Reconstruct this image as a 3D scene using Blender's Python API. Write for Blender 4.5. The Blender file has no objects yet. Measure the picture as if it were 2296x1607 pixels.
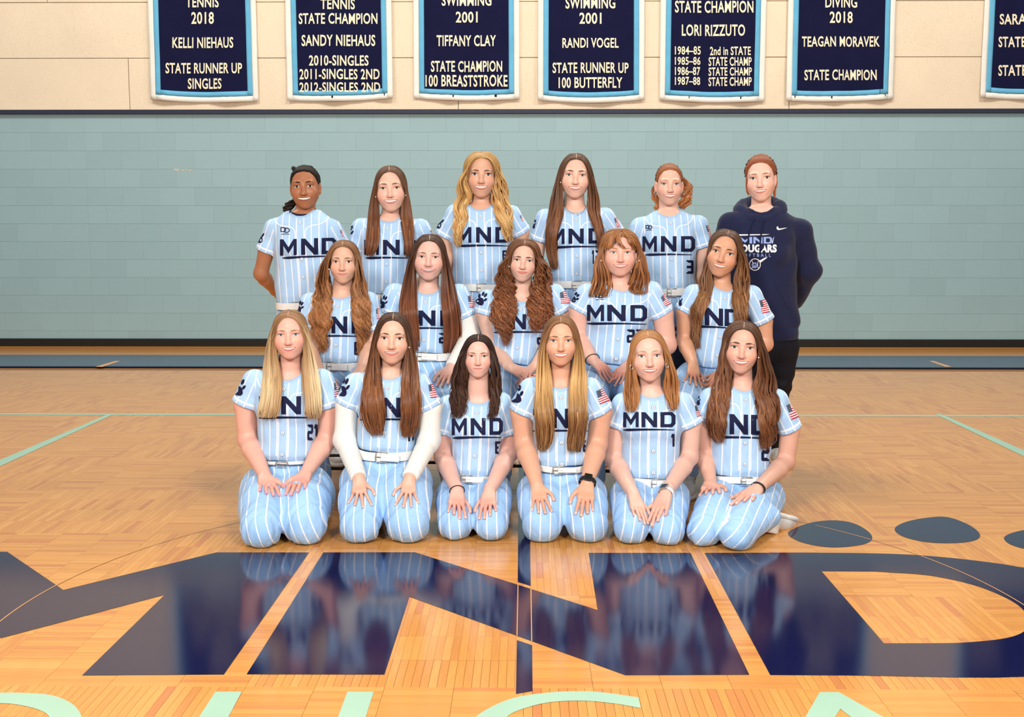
import bpy, bmesh, math, random
import numpy as np
from mathutils import Vector, Matrix
from mathutils.bvhtree import BVHTree
from mathutils.geometry import tessellate_polygon

random.seed(7)
RNG = np.random.default_rng(7)
SC = bpy.context.scene
COL = SC.collection

# ------------------------------------------------------------------ camera
PW, PH, FPX, CAMH = 2296.0, 1607.0, 2450.0, 1.30
_pit = math.atan((803.5 - 520.0) / FPX)
_yaw = math.atan(27.0 / FPX)
c_fwd = np.array([-math.sin(_yaw) * math.cos(_pit), math.cos(_yaw) * math.cos(_pit), -math.sin(_pit)])
c_right = np.array([math.cos(_yaw), math.sin(_yaw), 0.0])
c_up = np.cross(c_right, c_fwd)
c_pos = np.array([0.0, 0.0, CAMH])
cam_d = bpy.data.cameras.new('camera')
cam_d.sensor_width = 36.0
cam_d.lens = FPX / PW * 36.0
cam_d.clip_end = 100
cam = bpy.data.objects.new('camera', cam_d)
COL.objects.link(cam)
cam.matrix_world = Matrix(((c_right[0], c_up[0], -c_fwd[0], 0), (c_right[1], c_up[1], -c_fwd[1], 0),
                           (c_right[2], c_up[2], -c_fwd[2], CAMH), (0, 0, 0, 1)))
SC.camera = cam

# ------------------------------------------------------------------ light and exposure
SC.view_settings.view_transform = 'Standard'
SC.view_settings.look = 'None'
SC.view_settings.exposure = 0.0
SC.view_settings.gamma = 1.0
SC.view_settings.use_curve_mapping = False
world = bpy.data.worlds.new('gym_light')
SC.world = world
world.use_nodes = True
world.node_tree.nodes['Background'].inputs[0].default_value = (1.0, 0.97, 0.92, 1)
world.node_tree.nodes['Background'].inputs[1].default_value = 0.40


def area_light(name, loc, target, size, power, color=(1, 1, 1)):
    d = bpy.data.lights.new(name, 'AREA')
    d.shape = 'DISK'
    d.size = size
    d.energy = power
    d.color = color
    o = bpy.data.objects.new(name, d)
    COL.objects.link(o)
    o.location = loc
    o.rotation_euler = (Vector(target) - Vector(loc)).to_track_quat('-Z', 'Y').to_euler()
    return o


area_light('studio_strobe', (-1.9, -0.3, 3.5), (0.1, 5.4, 0.75), 1.1, 235, (1, 0.98, 0.95))
area_light('studio_strobe', (1.9, -0.3, 3.5), (-0.1, 5.4, 0.75), 1.1, 235, (1, 0.98, 0.95))
for gx in (-4.5, 0.0, 4.5):
    area_light('gym_ceiling_lamp', (gx, 8.4, 7.2), (gx, 9.4, 0.0), 1.6, 235, (1, 0.97, 0.88))

# ------------------------------------------------------------------ pixel to space helpers


def rays(px, py):
    px = np.asarray(px, float)
    py = np.asarray(py, float)
    return c_fwd + ((px - 1148.0) / FPX)[..., None] * c_right + ((803.5 - py) / FPX)[..., None] * c_up


def P(px, py, Y):
    """point of the photograph at real depth Y (metres from the camera)"""
    r = rays(px, py)
    return c_pos + r * (np.asarray(Y, float) / r[..., 1])[..., None]


def F(px, py, z=0.0):
    """point of the photograph on the floor"""
    r = rays(px, py)
    return c_pos + r * ((z - CAMH) / r[..., 2])[..., None]


def nrm(v):
    v = np.asarray(v, float)
    return v / max(1e-9, float(np.sqrt((v * v).sum())))


# ------------------------------------------------------------------ objects


def lin(c):
    out = []
    for v in c[:3]:
        v = v / 255.0
        out.append(v / 12.92 if v <= 0.04045 else ((v + 0.055) / 1.055) ** 2.4)
    return (out[0], out[1], out[2], 1.0)


def mesh_np(name, verts, faces, mats=(), smooth=True, mat_idx=None):
    """faces: (n,3) or (n,4) int array, or a list of arrays"""
    me = bpy.data.meshes.new(name)
    fl = faces if isinstance(faces, list) else [faces]
    fl = [np.asarray(f, np.int32) for f in fl if len(f)]
    verts = np.asarray(verts, np.float32)
    me.vertices.add(len(verts))
    me.vertices.foreach_set('co', verts.ravel())
    nl = sum(f.size for f in fl)
    npol = sum(len(f) for f in fl)
    me.loops.add(nl)
    me.loops.foreach_set('vertex_index', np.concatenate([f.ravel() for f in fl]) if fl else np.zeros(0, np.int32))
    me.polygons.add(npol)
    starts = []
    o = 0
    for f in fl:
        starts.append(o + np.arange(len(f)) * f.shape[1])
        o += f.size
    if fl:
        me.polygons.foreach_set('loop_start', np.concatenate(starts).astype(np.int32))
    for m in mats:
        me.materials.append(m)
    if mat_idx is not None:
        me.polygons.foreach_set('material_index', np.asarray(mat_idx, np.int32))
    me.update(calc_edges=True)
    me.validate()
    me.polygons.foreach_set('use_smooth', np.full(len(me.polygons), bool(smooth)))
    return me


def add_obj(name, me, parent=None):
    o = bpy.data.objects.new(name, me)
    COL.objects.link(o)
    if parent is not None:
        o.parent = parent
        o.matrix_parent_inverse = parent.matrix_world.inverted() if parent.matrix_world else Matrix()
    return o


def obj(name, verts, faces, mats, parent=None, smooth=True, mat_idx=None):
    if not isinstance(mats, (list, tuple)):
        mats = [mats]
    return add_obj(name, mesh_np(name, verts, faces, mats, smooth, mat_idx), parent)


def empty(name, loc=(0, 0, 0), parent=None):
    o = bpy.data.objects.new(name, None)
    o.empty_display_size = 0.1
    COL.objects.link(o)
    o.location = loc
    o.matrix_world = Matrix.Translation(Vector(loc))
    if parent is not None:
        o.parent = parent
        o.matrix_parent_inverse = parent.matrix_world.inverted()
    return o


def tag(o, label=None, cat=None, group=None, kind=None):
    if label: o['label'] = label
    if cat: o['category'] = cat
    if group: o['group'] = group
    if kind: o['kind'] = kind
    return o


def fattr(me, name, vals):
    a = me.attributes.new(name, 'FLOAT', 'POINT')
    a.data.foreach_set('value', np.asarray(vals, np.float32))


def cattr(me, name, vals):
    a = me.color_attributes.new(name, 'FLOAT_COLOR', 'POINT')
    v = np.ones((len(vals), 4), np.float32)
    v[:, :3] = vals
    a.data.foreach_set('color', v.ravel())


class MB:
    """collects simple pieces into one mesh"""

    def __init__(self):
        self.v, self.f3, self.f4, self.n = [], [], [], 0

    def add(self, v, f):
        f = np.asarray(f, np.int32) + self.n
        (self.f3 if f.shape[1] == 3 else self.f4).append(f)
        self.v.append(np.asarray(v, np.float32))
        self.n += len(v)

    def box(self, lo, hi, bev=0.0, M=None):
        lo = np.asarray(lo, float); hi = np.asarray(hi, float)
        if bev <= 0:
            v = np.array([[x, y, z] for x in (lo[0], hi[0]) for y in (lo[1], hi[1]) for z in (lo[2], hi[2])])
            f = [[0, 1, 3, 2], [4, 6, 7, 5], [0, 4, 5, 1], [2, 3, 7, 6], [0, 2, 6, 4], [1, 5, 7, 3]]
            if M is not None: v = v @ M[0].T + M[1]
            self.add(v, f)
            return
        bm = bmesh.new()
        bmesh.ops.create_cube(bm, size=1.0)
        for w in bm.verts:
            w.co = Vector([lo[i] + (hi[i] - lo[i]) * (w.co[i] + .5) for i in range(3)])
        bmesh.ops.bevel(bm, geom=list(bm.edges), offset=bev, segments=1, affect='EDGES')
        bmesh.ops.triangulate(bm, faces=bm.faces)
        bm.verts.index_update()
        v = np.array([w.co[:] for w in bm.verts])
        f = np.array([[w.index for w in q.verts] for q in bm.faces])
        bm.free()
        if M is not None: v = v @ M[0].T + M[1]
        self.add(v, f)

    def tube(self, pts, r, n=8, cap=True):
        pts = np.asarray(pts, float)
        k = len(pts)
        r = np.full(k, r) if np.isscalar(r) else np.asarray(r, float)
        tan = np.gradient(pts, axis=0)
        tan /= np.maximum(1e-9, np.linalg.norm(tan, axis=1))[:, None]
        ref = np.array([0.0, 0, 1]) if abs(tan[0, 2]) < .9 else np.array([1.0, 0, 0])
        V = []
        for i in range(k):
            s = np.cross(tan[i], ref)
            if np.linalg.norm(s) < 1e-4: s = np.cross(tan[i], [0, 1, 0.1])
            s = nrm(s)
            ref = np.cross(s, tan[i])
            a = np.arange(n) * 2 * math.pi / n
            V.append(pts[i] + r[i] * (np.cos(a)[:, None] * s + np.sin(a)[:, None] * ref))
        V = np.concatenate(V)
        q = []
        for i in range(k - 1):
            for j in range(n):
                q.append([i * n + j, i * n + (j + 1) % n, (i + 1) * n + (j + 1) % n, (i + 1) * n + j])
        base = self.n
        self.add(V, q)
        if cap:
            self.v.append(np.array([pts[0], pts[-1]], np.float32)); self.n += 2
            c0, c1 = base + k * n, base + k * n + 1
            t = [[c0, base + (j + 1) % n, base + j] for j in range(n)]
            t += [[c1, base + (k - 1) * n + j, base + (k - 1) * n + (j + 1) % n] for j in range(n)]
            self.f3.append(np.asarray(t, np.int32))

    def grid(self, V, closed_u=False):
        """V: (nu, nv, 3)"""
        nu, nv = V.shape[:2]
        i = np.arange(nu if closed_u else nu - 1)[:, None]
        j = np.arange(nv - 1)[None]
        i2 = (i + 1) % nu
        f = np.stack([i * nv + j, i2 * nv + j, i2 * nv + j + 1, i * nv + j + 1], -1).reshape(-1, 4)
        self.add(V.reshape(-1, 3), f)

    def done(self, name, mats, parent=None, smooth=False):
        fl = []
        if self.f3: fl.append(np.concatenate(self.f3))
        if self.f4: fl.append(np.concatenate(self.f4))
        return obj(name, np.concatenate(self.v), fl, mats, parent, smooth)


# ------------------------------------------------------------------ materials


class NT:
    def __init__(self, name):
        self.m = bpy.data.materials.new(name)
        self.m.use_nodes = True
        self.t = self.m.node_tree
        self.p = self.t.nodes['Principled BSDF']

    def n(self, kind, **kw):
        nd = self.t.nodes.new(kind)
        for k, v in kw.items():
            setattr(nd, k, v)
        return nd

    def l(self, a, b):
        self.t.links.new(a, b)

    def put(self, sock, v):
        if hasattr(v, 'is_linked') or hasattr(v, 'links'):
            self.l(v, sock)
        else:
            sock.default_value = v

    def math(self, op, a, b=0.0, c=0.0):
        nd = self.n('ShaderNodeMath', operation=op)
        for i, v in enumerate((a, b, c)):
            self.put(nd.inputs[i], v)
        return nd.outputs[0]

    def mix(self, f, a, b):
        nd = self.n('ShaderNodeMix', data_type='RGBA')
        self.put(nd.inputs[0], f)
        self.put(nd.inputs[6], a)
        self.put(nd.inputs[7], b)
        return nd.outputs[2]

    def attr(self, name):
        nd = self.n('ShaderNodeAttribute', attribute_name=name)
        return nd

    def noise(self, scale, detail=3, vec=None, rough=.5):
        nd = self.n('ShaderNodeTexNoise')
        nd.inputs['Scale'].default_value = scale
        nd.inputs['Detail'].default_value = detail
        nd.inputs['Roughness'].default_value = rough
        if vec is not None: self.l(vec, nd.inputs['Vector'])
        return nd.outputs['Fac']

    def coord(self, which='Object'):
        return self.n('ShaderNodeTexCoord').outputs[which]

    def mapping(self, vec, scale=(1, 1, 1), rot=(0, 0, 0)):
        nd = self.n('ShaderNodeMapping')
        nd.inputs['Scale'].default_value = scale
        nd.inputs['Rotation'].default_value = rot
        self.l(vec, nd.inputs['Vector'])
        return nd.outputs[0]

    def bump(self, h, strength, dist):
        nd = self.n('ShaderNodeBump')
        nd.inputs['Strength'].default_value = strength
        nd.inputs['Distance'].default_value = dist
        self.l(h, nd.inputs['Height'])
        self.l(nd.outputs[0], self.p.inputs['Normal'])

    def set(self, color=None, rough=None, spec=None, metal=None):
        if color is not None: self.put(self.p.inputs['Base Color'], color)
        if rough is not None: self.put(self.p.inputs['Roughness'], rough)
        if spec is not None: self.p.inputs['Specular IOR Level'].default_value = spec
        if metal is not None: self.p.inputs['Metallic'].default_value = metal
        return self.m


def plain(name, c, rough=.6, spec=.4, metal=0.0, var=0.06, scale=40.0):
    t = NT(name)
    c = lin(c)
    if var:
        k = t.noise(scale, 2, t.coord())
        c2 = tuple(v * (1 - var * 2) for v in c[:3]) + (1,)
        c = t.mix(k, c2, tuple(min(1, v * (1 + var)) for v in c[:3]) + (1,))
    return t.set(c, rough, spec, metal)


def paint_mat(name, c, rough=.085):
    t = NT(name)
    co = t.coord('Object')
    n1 = t.noise(3.0, 4, co)
    sc = t.noise(60, 4, t.mapping(co, (1, 25, 1)))
    c = lin(c)
    t.put(t.p.inputs['Roughness'], t.math('ADD', t.math('MULTIPLY', n1, .04), rough - .02))
    t.set(t.mix(n1, tuple(v * .85 for v in c[:3]) + (1,), c), None, .5)
    t.bump(sc, .015, .0012)
    return t.m


def wood_mat(name, tint=(1, 1, 1)):
    t = NT(name)
    a = t.attr('plank')           # r = random, g = 1 when the strip runs along depth
    s = t.n('ShaderNodeSeparateColor')
    t.l(a.outputs['Color'], s.inputs[0])
    oi = t.n('ShaderNodeObjectInfo').outputs['Random']
    rnd = t.math('FRACT', t.math('ADD', s.outputs[0], oi))
    co = t.coord('Object')
    g1 = t.noise(1.0, 5, t.mapping(co, (9, 160, 1)), .6)
    g2 = t.noise(1.0, 5, t.mapping(co, (160, 9, 1)), .6)
    grain = t.math('ADD', t.math('MULTIPLY', g2, s.outputs[1]), t.math('MULTIPLY', g1, t.math('SUBTRACT', 1.0, s.outputs[1])))
    r = t.n('ShaderNodeValToRGB')
    t.l(rnd, r.inputs[0])
    e = r.color_ramp.elements
    e[0].position, e[0].color = 0.0, lin((196, 122, 70))
    e[1].position, e[1].color = 1.0, lin((222, 159, 86))
    for p, c in ((.03, (200, 130, 72)), (.12, (206, 140, 72)), (.5, (213, 148, 75)), (.88, (218, 154, 79))):
        k = e.new(p)
        k.color = lin(c)
    col = t.mix(t.math('MULTIPLY', t.math('SUBTRACT', grain, .35), .9), r.outputs[0], lin((168, 100, 50)))
    t.set(col, None, .45)
    t.put(t.p.inputs['Roughness'], t.math('ADD', t.math('MULTIPLY', grain, .06), .12))
    t.bump(grain, .03, .001)
    return t.m


def block_mat(name, c, rough=.55, grain=55.0, depth=.0015):
    t = NT(name)
    co = t.coord('Object')
    n1 = t.noise(grain, 4, co)
    n2 = t.noise(2.2, 3, co)
    c = lin(c)
    dk = tuple(v * .86 for v in c[:3]) + (1,)
    oi = t.n('ShaderNodeObjectInfo').outputs['Random']
    f = t.math('ADD', t.math('MULTIPLY', n2, .6), t.math('MULTIPLY', oi, .4))
    t.set(t.mix(f, dk, c), rough, .35)
    t.bump(n1, .35, depth)
    return t.m


def panel_mat(name, c):
    t = NT(name)
    co = t.coord('Object')
    n1 = t.noise(140, 3, co)
    n2 = t.noise(1.7, 5, co)
    sp = t.math('GREATER_THAN', n1, .63)
    c = lin(c)
    base = t.mix(n2, tuple(v * .86 for v in c[:3]) + (1,), tuple(v * 1.04 for v in c[:3]) + (1,))
    t.set(t.mix(t.math('MULTIPLY', sp, .35), base, lin((150, 125, 100))), .9, .15)
    t.bump(n1, .5, .002)
    return t.m


M_BLOCK = block_mat('painted_block', (152, 182, 188))
M_MORTAR = block_mat('painted_mortar', (150, 180, 186))
M_PANEL = panel_mat('cream_panel', (233, 216, 191))
M_NAVYTRIM = plain('navy_trim', (38, 44, 66), .5)
M_BASE = plain('black_rubber', (22, 21, 20), .45)
M_WOOD = wood_mat('parquet_wood')
M_GROOVE = plain('floor_joint', (140, 92, 52), .5)
M_NAVYPAINT = paint_mat('navy_floor_paint', (17, 21, 62))
M_BLUEPAINT = paint_mat('blue_floor_paint', (40, 66, 96), .2)
M_MINT = paint_mat('mint_floor_paint', (164, 200, 176), .2)
M_LINE = plain('grey_floor_line', (96, 76, 56), .3)
M_NATLINE = plain('bare_wood_line', (228, 160, 96), .25)

M_CLOTHN = plain('banner_navy', (20, 22, 56), .85, .1, var=.12, scale=6)
M_CLOTHB = plain('banner_blue', (104, 176, 212), .85, .1, var=.08, scale=9)
M_CLOTHW = plain('banner_white', (232, 230, 222), .85, .1, var=.05, scale=9)
M_FELT = plain('banner_felt_letter', (240, 228, 200), .9, .1, var=.05)
M_CHAIR = plain('navy_enamel', (24, 28, 52), .35, .5)
M_CHAIRBLK = plain('black_enamel', (18, 18, 20), .3, .5)
# ------------------------------------------------------------------ floor
YW = float(F(1148, 777)[1])                 # face of the back wall
XR = 7.2
floor_v = np.array([[-XR, -3, -.02], [XR, -3, -.02], [XR, YW + .3, -.02], [-XR, YW + .3, -.02]])
floor = obj('floor', floor_v, np.array([[0, 1, 2, 3]]), M_GROOVE)
tag(floor, kind='structure')

Y_A = float(F(1148, 822)[1])                                   # parquet ends where the painted border begins
PAN, SW, SL = 0.8, 0.025, 0.2
P0Y = 3.01


def strip_list():
    out = []
    for i in range(-9, 9):
        for j in range(-6, 9):
            x0, y0 = i * PAN, P0Y + j * PAN
            if y0 > Y_A or x0 < -XR or x0 + PAN > XR + .01: continue
            along = (i + j) % 2 != 0          # strips along depth
            n = int(round(PAN / SW)); k = int(round(PAN / SL))
            for a in range(n):
                for b in range(k):
                    if along:
                        r = (x0 + a * SW, y0 + b * SL, x0 + (a + 1) * SW, y0 + (b + 1) * SL)
                    else:
                        r = (x0 + b * SL, y0 + a * SW, x0 + (b + 1) * SL, y0 + (a + 1) * SW)
                    if r[1] >= Y_A - .004: continue
                    out.append((r[0], r[1], r[2], min(r[3], Y_A), along))
    return np.array(out)


ST = strip_list()


def in_frame(x, y):
    d = np.stack([x, y, np.zeros_like(x)], -1) - c_pos
    z = d @ c_fwd
    u = 1148 + FPX * (d @ c_right) / np.maximum(z, .1)
    v = 803.5 - FPX * (d @ c_up) / np.maximum(z, .1)
    return (z > .3) & (u > 0) & (u < PW) & (v < PH), u, v


cx_, cy_ = (ST[:, 0] + ST[:, 2]) / 2, (ST[:, 1] + ST[:, 3]) / 2
vis, _u, _v = in_frame(cx_, cy_)
painted = vis & (cy_ > 3.2) & (cy_ < 4.45)
order = np.argsort(np.where(vis & ~painted, cy_, 99))
single = set(order[:298].tolist())
rnd = RNG.random(len(ST))
# the nearest strips, each an object; two shared meshes (strips along depth, strips across)


def strip_mesh(name, w, l, along):
    g, b = .0007, .0006
    x1, y1 = w / 2 - g / 2, l / 2 - g / 2
    v = [[sx * x1, sy * y1, -.006] for sx, sy in ((-1, -1), (1, -1), (1, 1), (-1, 1))]
    v += [[sx * x1, sy * y1, -b] for sx, sy in ((-1, -1), (1, -1), (1, 1), (-1, 1))]
    v += [[sx * (x1 - b), sy * (y1 - b), 0] for sx, sy in ((-1, -1), (1, -1), (1, 1), (-1, 1))]
    f = [[8, 9, 10, 11]]
    for a in (0, 4):
        for i in range(4):
            f.append([a + i, a + (i + 1) % 4, a + 4 + (i + 1) % 4, a + 4 + i])
    me = mesh_np(name, np.array(v), np.array(f), [M_WOOD], smooth=False)
    cattr(me, 'plank', np.tile([[0.0, 1.0 if along else 0.0, 0]], (len(v), 1)))
    return me


ME_A = strip_mesh('plank_along', SW, SL, True)
ME_B = strip_mesh('plank_across', SL, SW, False)
for i in single:
    o = bpy.data.objects.new('plank', ME_A if ST[i, 4] else ME_B)
    COL.objects.link(o)
    o.location = (cx_[i], cy_[i], RNG.uniform(0, .00012))
    o.parent = floor
rest = np.array([i for i in range(len(ST)) if i not in single])
R = ST[rest]
g = .00022
qx = np.stack([R[:, 0] + g, R[:, 2] - g, R[:, 2] - g, R[:, 0] + g], 1)
qy = np.stack([R[:, 1] + g, R[:, 1] + g, R[:, 3] - g, R[:, 3] - g], 1)
zz = RNG.uniform(-.0002, 0, len(rest))
V = np.stack([qx, qy, np.repeat(zz[:, None], 4, 1)], -1).reshape(-1, 3)
me = mesh_np('parquet', V, np.arange(len(V)).reshape(-1, 4), [M_WOOD], smooth=False)
c3 = np.zeros((len(V), 3))
c3[:, 0] = np.repeat(rnd[rest], 4)
c3[:, 1] = np.repeat(R[:, 4], 4)
cattr(me, 'plank', c3)
tag(add_obj('parquet', me, floor), kind='stuff')

# painted border, bare wood boards at the foot of the wall
mb = MB(); mb.box((-XR, Y_A, -.01), (XR, float(F(1148, 796.5)[1]), .0002))
mb.done('painted_border', M_BLUEPAINT, floor)
Y_B = float(F(1148, 796.5)[1])
nb = 9
bw = (YW - Y_B) / nb
for i in range(nb):
    mb = MB(); mb.box((-XR, Y_B + i * bw + .001, -.01), (XR, Y_B + (i + 1) * bw - .001, .0003))
    o = mb.done('plank', M_WOOD, floor)
    cattr(o.data, 'plank', np.tile([[RNG.uniform(.1, .5), 0.0, 0]], (8, 1)))

ZP = .0012


def painted(name, px, mat, holes=(), z=ZP):
    pts = [F(x, y, z) for x, y in px]
    return painted_w(name, pts, mat, [[F(x, y, z) for x, y in h] for h in holes])


def painted_w(name, pts, mat, holes=()):
    loops = [[Vector(p) for p in pts]] + [[Vector(p) for p in h] for h in holes]
    tri = tessellate_polygon(loops)
    V = np.array([p[:] for lp in loops for p in lp])
    T = np.array(tri)
    a, b, c = V[T[:, 0]], V[T[:, 1]], V[T[:, 2]]
    up = np.cross(b - a, c - a)[:, 2] < 0
    T[up] = T[up][:, ::-1]
    return obj(name, V, T, mat, floor, smooth=False)


def smooth_loop(px, n=6):
    """closed Catmull-Rom through the points"""
    p = np.array(px, float)
    out = []
    k = len(p)
    for i in range(k):
        a, b, c, d = p[i - 1], p[i], p[(i + 1) % k], p[(i + 2) % k]
        for t in np.linspace(0, 1, n, endpoint=False):
            out.append(.5 * (2 * b + (c - a) * t + (2 * a - 5 * b + 4 * c - d) * t * t + (3 * b - a - 3 * c + d) * t ** 3))
    return np.array(out)


def open_curve(px, n=6):
    p = np.array(px, float)
    p = np.concatenate([[2 * p[0] - p[1]], p, [2 * p[-1] - p[-2]]])
    out = []
    for i in range(1, len(p) - 2):
        a, b, c, d = p[i - 1], p[i], p[i + 1], p[i + 2]
        for t in np.linspace(0, 1, n, endpoint=False):
            out.append(.5 * (2 * b + (c - a) * t + (2 * a - 5 * b + 4 * c - d) * t * t + (3 * b - a - 3 * c + d) * t ** 3))
    out.append(p[-2])
    return np.array(out)


# big M, N, D
mid = F(142, 1322)[0]
half = [(142, 1322), (485, 1238), (693, 1238), (502, 1511.5), (184, 1513.5), (369, 1333), (8, 1430)]
pr = [F(x, y, ZP) for x, y in half]
pl = [np.array([2 * mid - p[0], p[1], p[2]]) for p in pr[1:-1]][::-1]
painted_w('painted_letter', pr[:-1] + [np.array([mid, pr[-1][1], ZP])] + pl, M_NAVYPAINT)
painted('painted_letter', [(725, 1238), (930, 1237.5), (1340, 1367), (1320, 1239), (1548, 1239), (1680, 1512),
                           (1402, 1513), (918, 1337), (862, 1511.5), (553, 1511)], M_NAVYPAINT)
dz = lambda x, y: F(x, y, ZP)
d_out = [dz(1580, 1239), dz(1800, 1238.5), dz(1930, 1239.5), dz(2040, 1243), dz(2150, 1252), dz(2250, 1264.5), dz(2296, 1272),
         np.array([2.10, 4.10, ZP]), np.array([2.22, 3.9, ZP]), np.array([2.26, 3.72, ZP]), np.array([2.2, 3.5, ZP]),
         np.array([2.02, 3.33, ZP]), np.array([1.75, 3.22, ZP]), dz(2296, 1516.5), dz(1900, 1513.5), dz(1727, 1512.5)]
d_in = [dz(1842, 1280), dz(1960, 1280.5), dz(2080, 1289), dz(2180, 1310), dz(2250, 1337), dz(2290, 1362), dz(2306, 1390),
        dz(2296, 1415), dz(2250, 1431), dz(2160, 1440), dz(2080, 1441.5), dz(1982, 1441.5)]
d_o2 = [d_out[0]] + [np.append(p, ZP) for p in open_curve([p[:2] for p in d_out[1:-1]], 5)] + [d_out[-1]]
d_i2 = [d_in[0]] + [np.append(p, ZP) for p in open_curve([p[:2] for p in d_in[1:-1]], 5)] + [d_in[-1]]
painted_w('painted_letter', d_o2, M_NAVYPAINT, [d_i2])
# half-court line, interrupted beside the N
painted('painted_line', [(1163, 1020), (1187, 1020), (1190, 1313), (1161, 1304)], M_NAVYPAINT)
painted('painted_line', [(1159, 1434.5), (1193, 1446), (1194, 1548.5), (1157, 1555)], M_NAVYPAINT)
for x0, x1 in ((1161.5, 1159.2), (1190.5, 1192.2)):
    painted('bare_wood_line', [(x0 - 1, 1310 if x0 < 1170 else 1320), (x0 + 1, 1310 if x0 < 1170 else 1320),
                               (x1 + 1, 1425 if x0 < 1170 else 1437), (x1 - 1, 1425 if x0 < 1170 else 1437)], M_NATLINE, z=ZP + .0006)
# thin centre circle: grey on wood, bare wood across the paint
cyc, rad = float(F(1175, 1384)[1]), 1.76


def arc_line(name, a0, a1, w, mat, z):
    a = np.linspace(a0, a1, 40)
    o = np.stack([np.cos(a) * (rad + w), cyc + np.sin(a) * (rad + w), np.full_like(a, z)], -1)
    i = np.stack([np.cos(a) * (rad - w), cyc + np.sin(a) * (rad - w), np.full_like(a, z)], -1)
    m = MB(); m.grid(np.stack([i, o], 0))
    me = m.done(name, mat, floor)
    return me


D2 = math.pi / 180
arc_line('centre_circle', 0.0, math.pi, .0016, M_LINE, .0008)
for a0, a1 in ((155.5, 186), (1, 24.3), (33, 42.3)):
    arc_line('bare_wood_line', a0 * D2, a1 * D2, .0022, M_NATLINE, ZP + .0006)
# paw toes behind the D
toe = [(1767, 1197), (1785, 1182), (1830, 1169), (1880, 1166.5), (1920, 1175), (1950, 1194), (1954, 1210), (1930, 1221), (1865, 1226.5), (1800, 1216)]
painted('painted_paw_toe', smooth_loop(toe), M_NAVYPAINT)
toe2 = [(2006, 1185), (2030, 1170), (2080, 1160), (2125, 1159), (2170, 1175), (2196, 1195), (2190, 1209), (2150, 1216.5), (2080, 1215), (2025, 1202)]
painted('painted_paw_toe', smooth_loop(toe2), M_NAVYPAINT)
toe3 = [(2251, 1206), (2270, 1194), (2310, 1186), (2360, 1186), (2400, 1200), (2420, 1218), (2390, 1232), (2320, 1233), (2270, 1222)]
painted('painted_paw_toe', smooth_loop(toe3), M_NAVYPAINT)
# mint letters in front
o_out = [(-60, 1556), (0, 1552.5), (60, 1553), (115, 1558), (155, 1573), (178, 1595), (186, 1625), (180, 1660)]
o_in = [(110, 1660), (118, 1630), (108, 1603), (85, 1590), (45, 1580), (0, 1576), (-60, 1580)]
painted('painted_letter', [tuple(p) for p in open_curve(o_out)] + [tuple(p) for p in open_curve(o_in)], M_MINT)
painted('painted_letter', [(483, 1550), (542, 1550), (484, 1660), (412, 1660)], M_MINT)
painted('painted_letter', [(779, 1550), (838, 1550), (803, 1660), (738, 1660)], M_MINT)
painted('painted_letter', [tuple(p) for p in open_curve([(1050, 1640), (1067, 1607), (1110, 1580), (1160, 1562), (1225, 1552.5), (1290, 1549), (1350, 1551.5), (1432, 1563)])] +
        [tuple(p) for p in open_curve([(1437, 1587), (1380, 1577), (1310, 1570.5), (1240, 1573), (1190, 1583), (1145, 1600), (1128, 1620), (1125, 1640)])], M_MINT)
painted('painted_letter', [(1838, 1551), (1881, 1551), (2075, 1660), (1978, 1660), (1884, 1588.5), (1838, 1660), (1775, 1660)], M_MINT)
# court lines
painted('painted_line', [(0, 1030.5), (240, 929.5), (252, 929.5), (0, 1045)], M_MINT)
painted('painted_line', [(2097, 928), (2110, 928), (2330, 1024), (2330, 1039)], M_MINT)
yl0, yl1 = float(F(1148, 931.6)[1]), float(F(1148, 928.6)[1])
painted_w('painted_line', [(-XR, yl0, .0007), (XR, yl0, .0007), (XR, yl1, .0007), (-XR, yl1, .0007)], M_MINT)
painted('bare_wood_line', [(214, 822), (258, 809), (270, 809), (230, 822)], M_NATLINE)
painted('bare_wood_line', [(2083, 809), (2093, 809), (2134, 822), (2120, 822)], M_NATLINE)

# ------------------------------------------------------------------ back wall
WZ = lambda y: float(P(1148, y, YW)[2])
WX = lambda x: float(P(x, 600, YW)[0])
z_top_block = WZ(254.5)
course = (WZ(336.8) - WZ(741.8)) / 10
wall = MB(); wall.box((-XR, YW + .006, 0), (XR, YW + .25, 7.6))
wall_o = wall.done('wall_back', M_MORTAR)
tag(wall_o, kind='structure')
bl = course * 2
xa, xb = WX(203), WX(1516.5)
segs = [(-XR, xa), (xa, xb), (xb, XR)]
blocks = []
zbase = WZ(760) - .06
for r in range(14):
    z1 = z_top_block - r * course
    z0 = max(z1 - course, zbase)
    if z1 - .03 < zbase: break
    for (s0, s1) in segs:
        x = s0
        off = bl * (.5 if r % 2 else 1.0)
        if s0 == -XR:
            x = s1 - math.ceil((s1 - s0) / bl + 1) * bl + (bl * .5 if r % 2 else 0)
            off = bl
        while x < s1 - .02:
            x1 = min(x + off, s1)
            off = bl
            if x1 > -6.1 and x < 6.1:
                blocks.append((x, x1, z0, z1))
            x = x1


def hidden_by_team(x, z):
    d = np.array([x, YW, z]) - c_pos
    zc = d @ c_fwd
    u = 1148 + FPX * (d @ c_right) / zc
    v = 803.5 - FPX * (d @ c_up) / zc
    return (660 < u < 1760 and v > 500) or u < -20 or u > 2316 or v > 775


blocks.sort(key=lambda b: -1 if not hidden_by_team((b[0] + b[1]) / 2, (b[2] + b[3]) / 2) else 1)
cache = {}
gap = .0006


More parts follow.
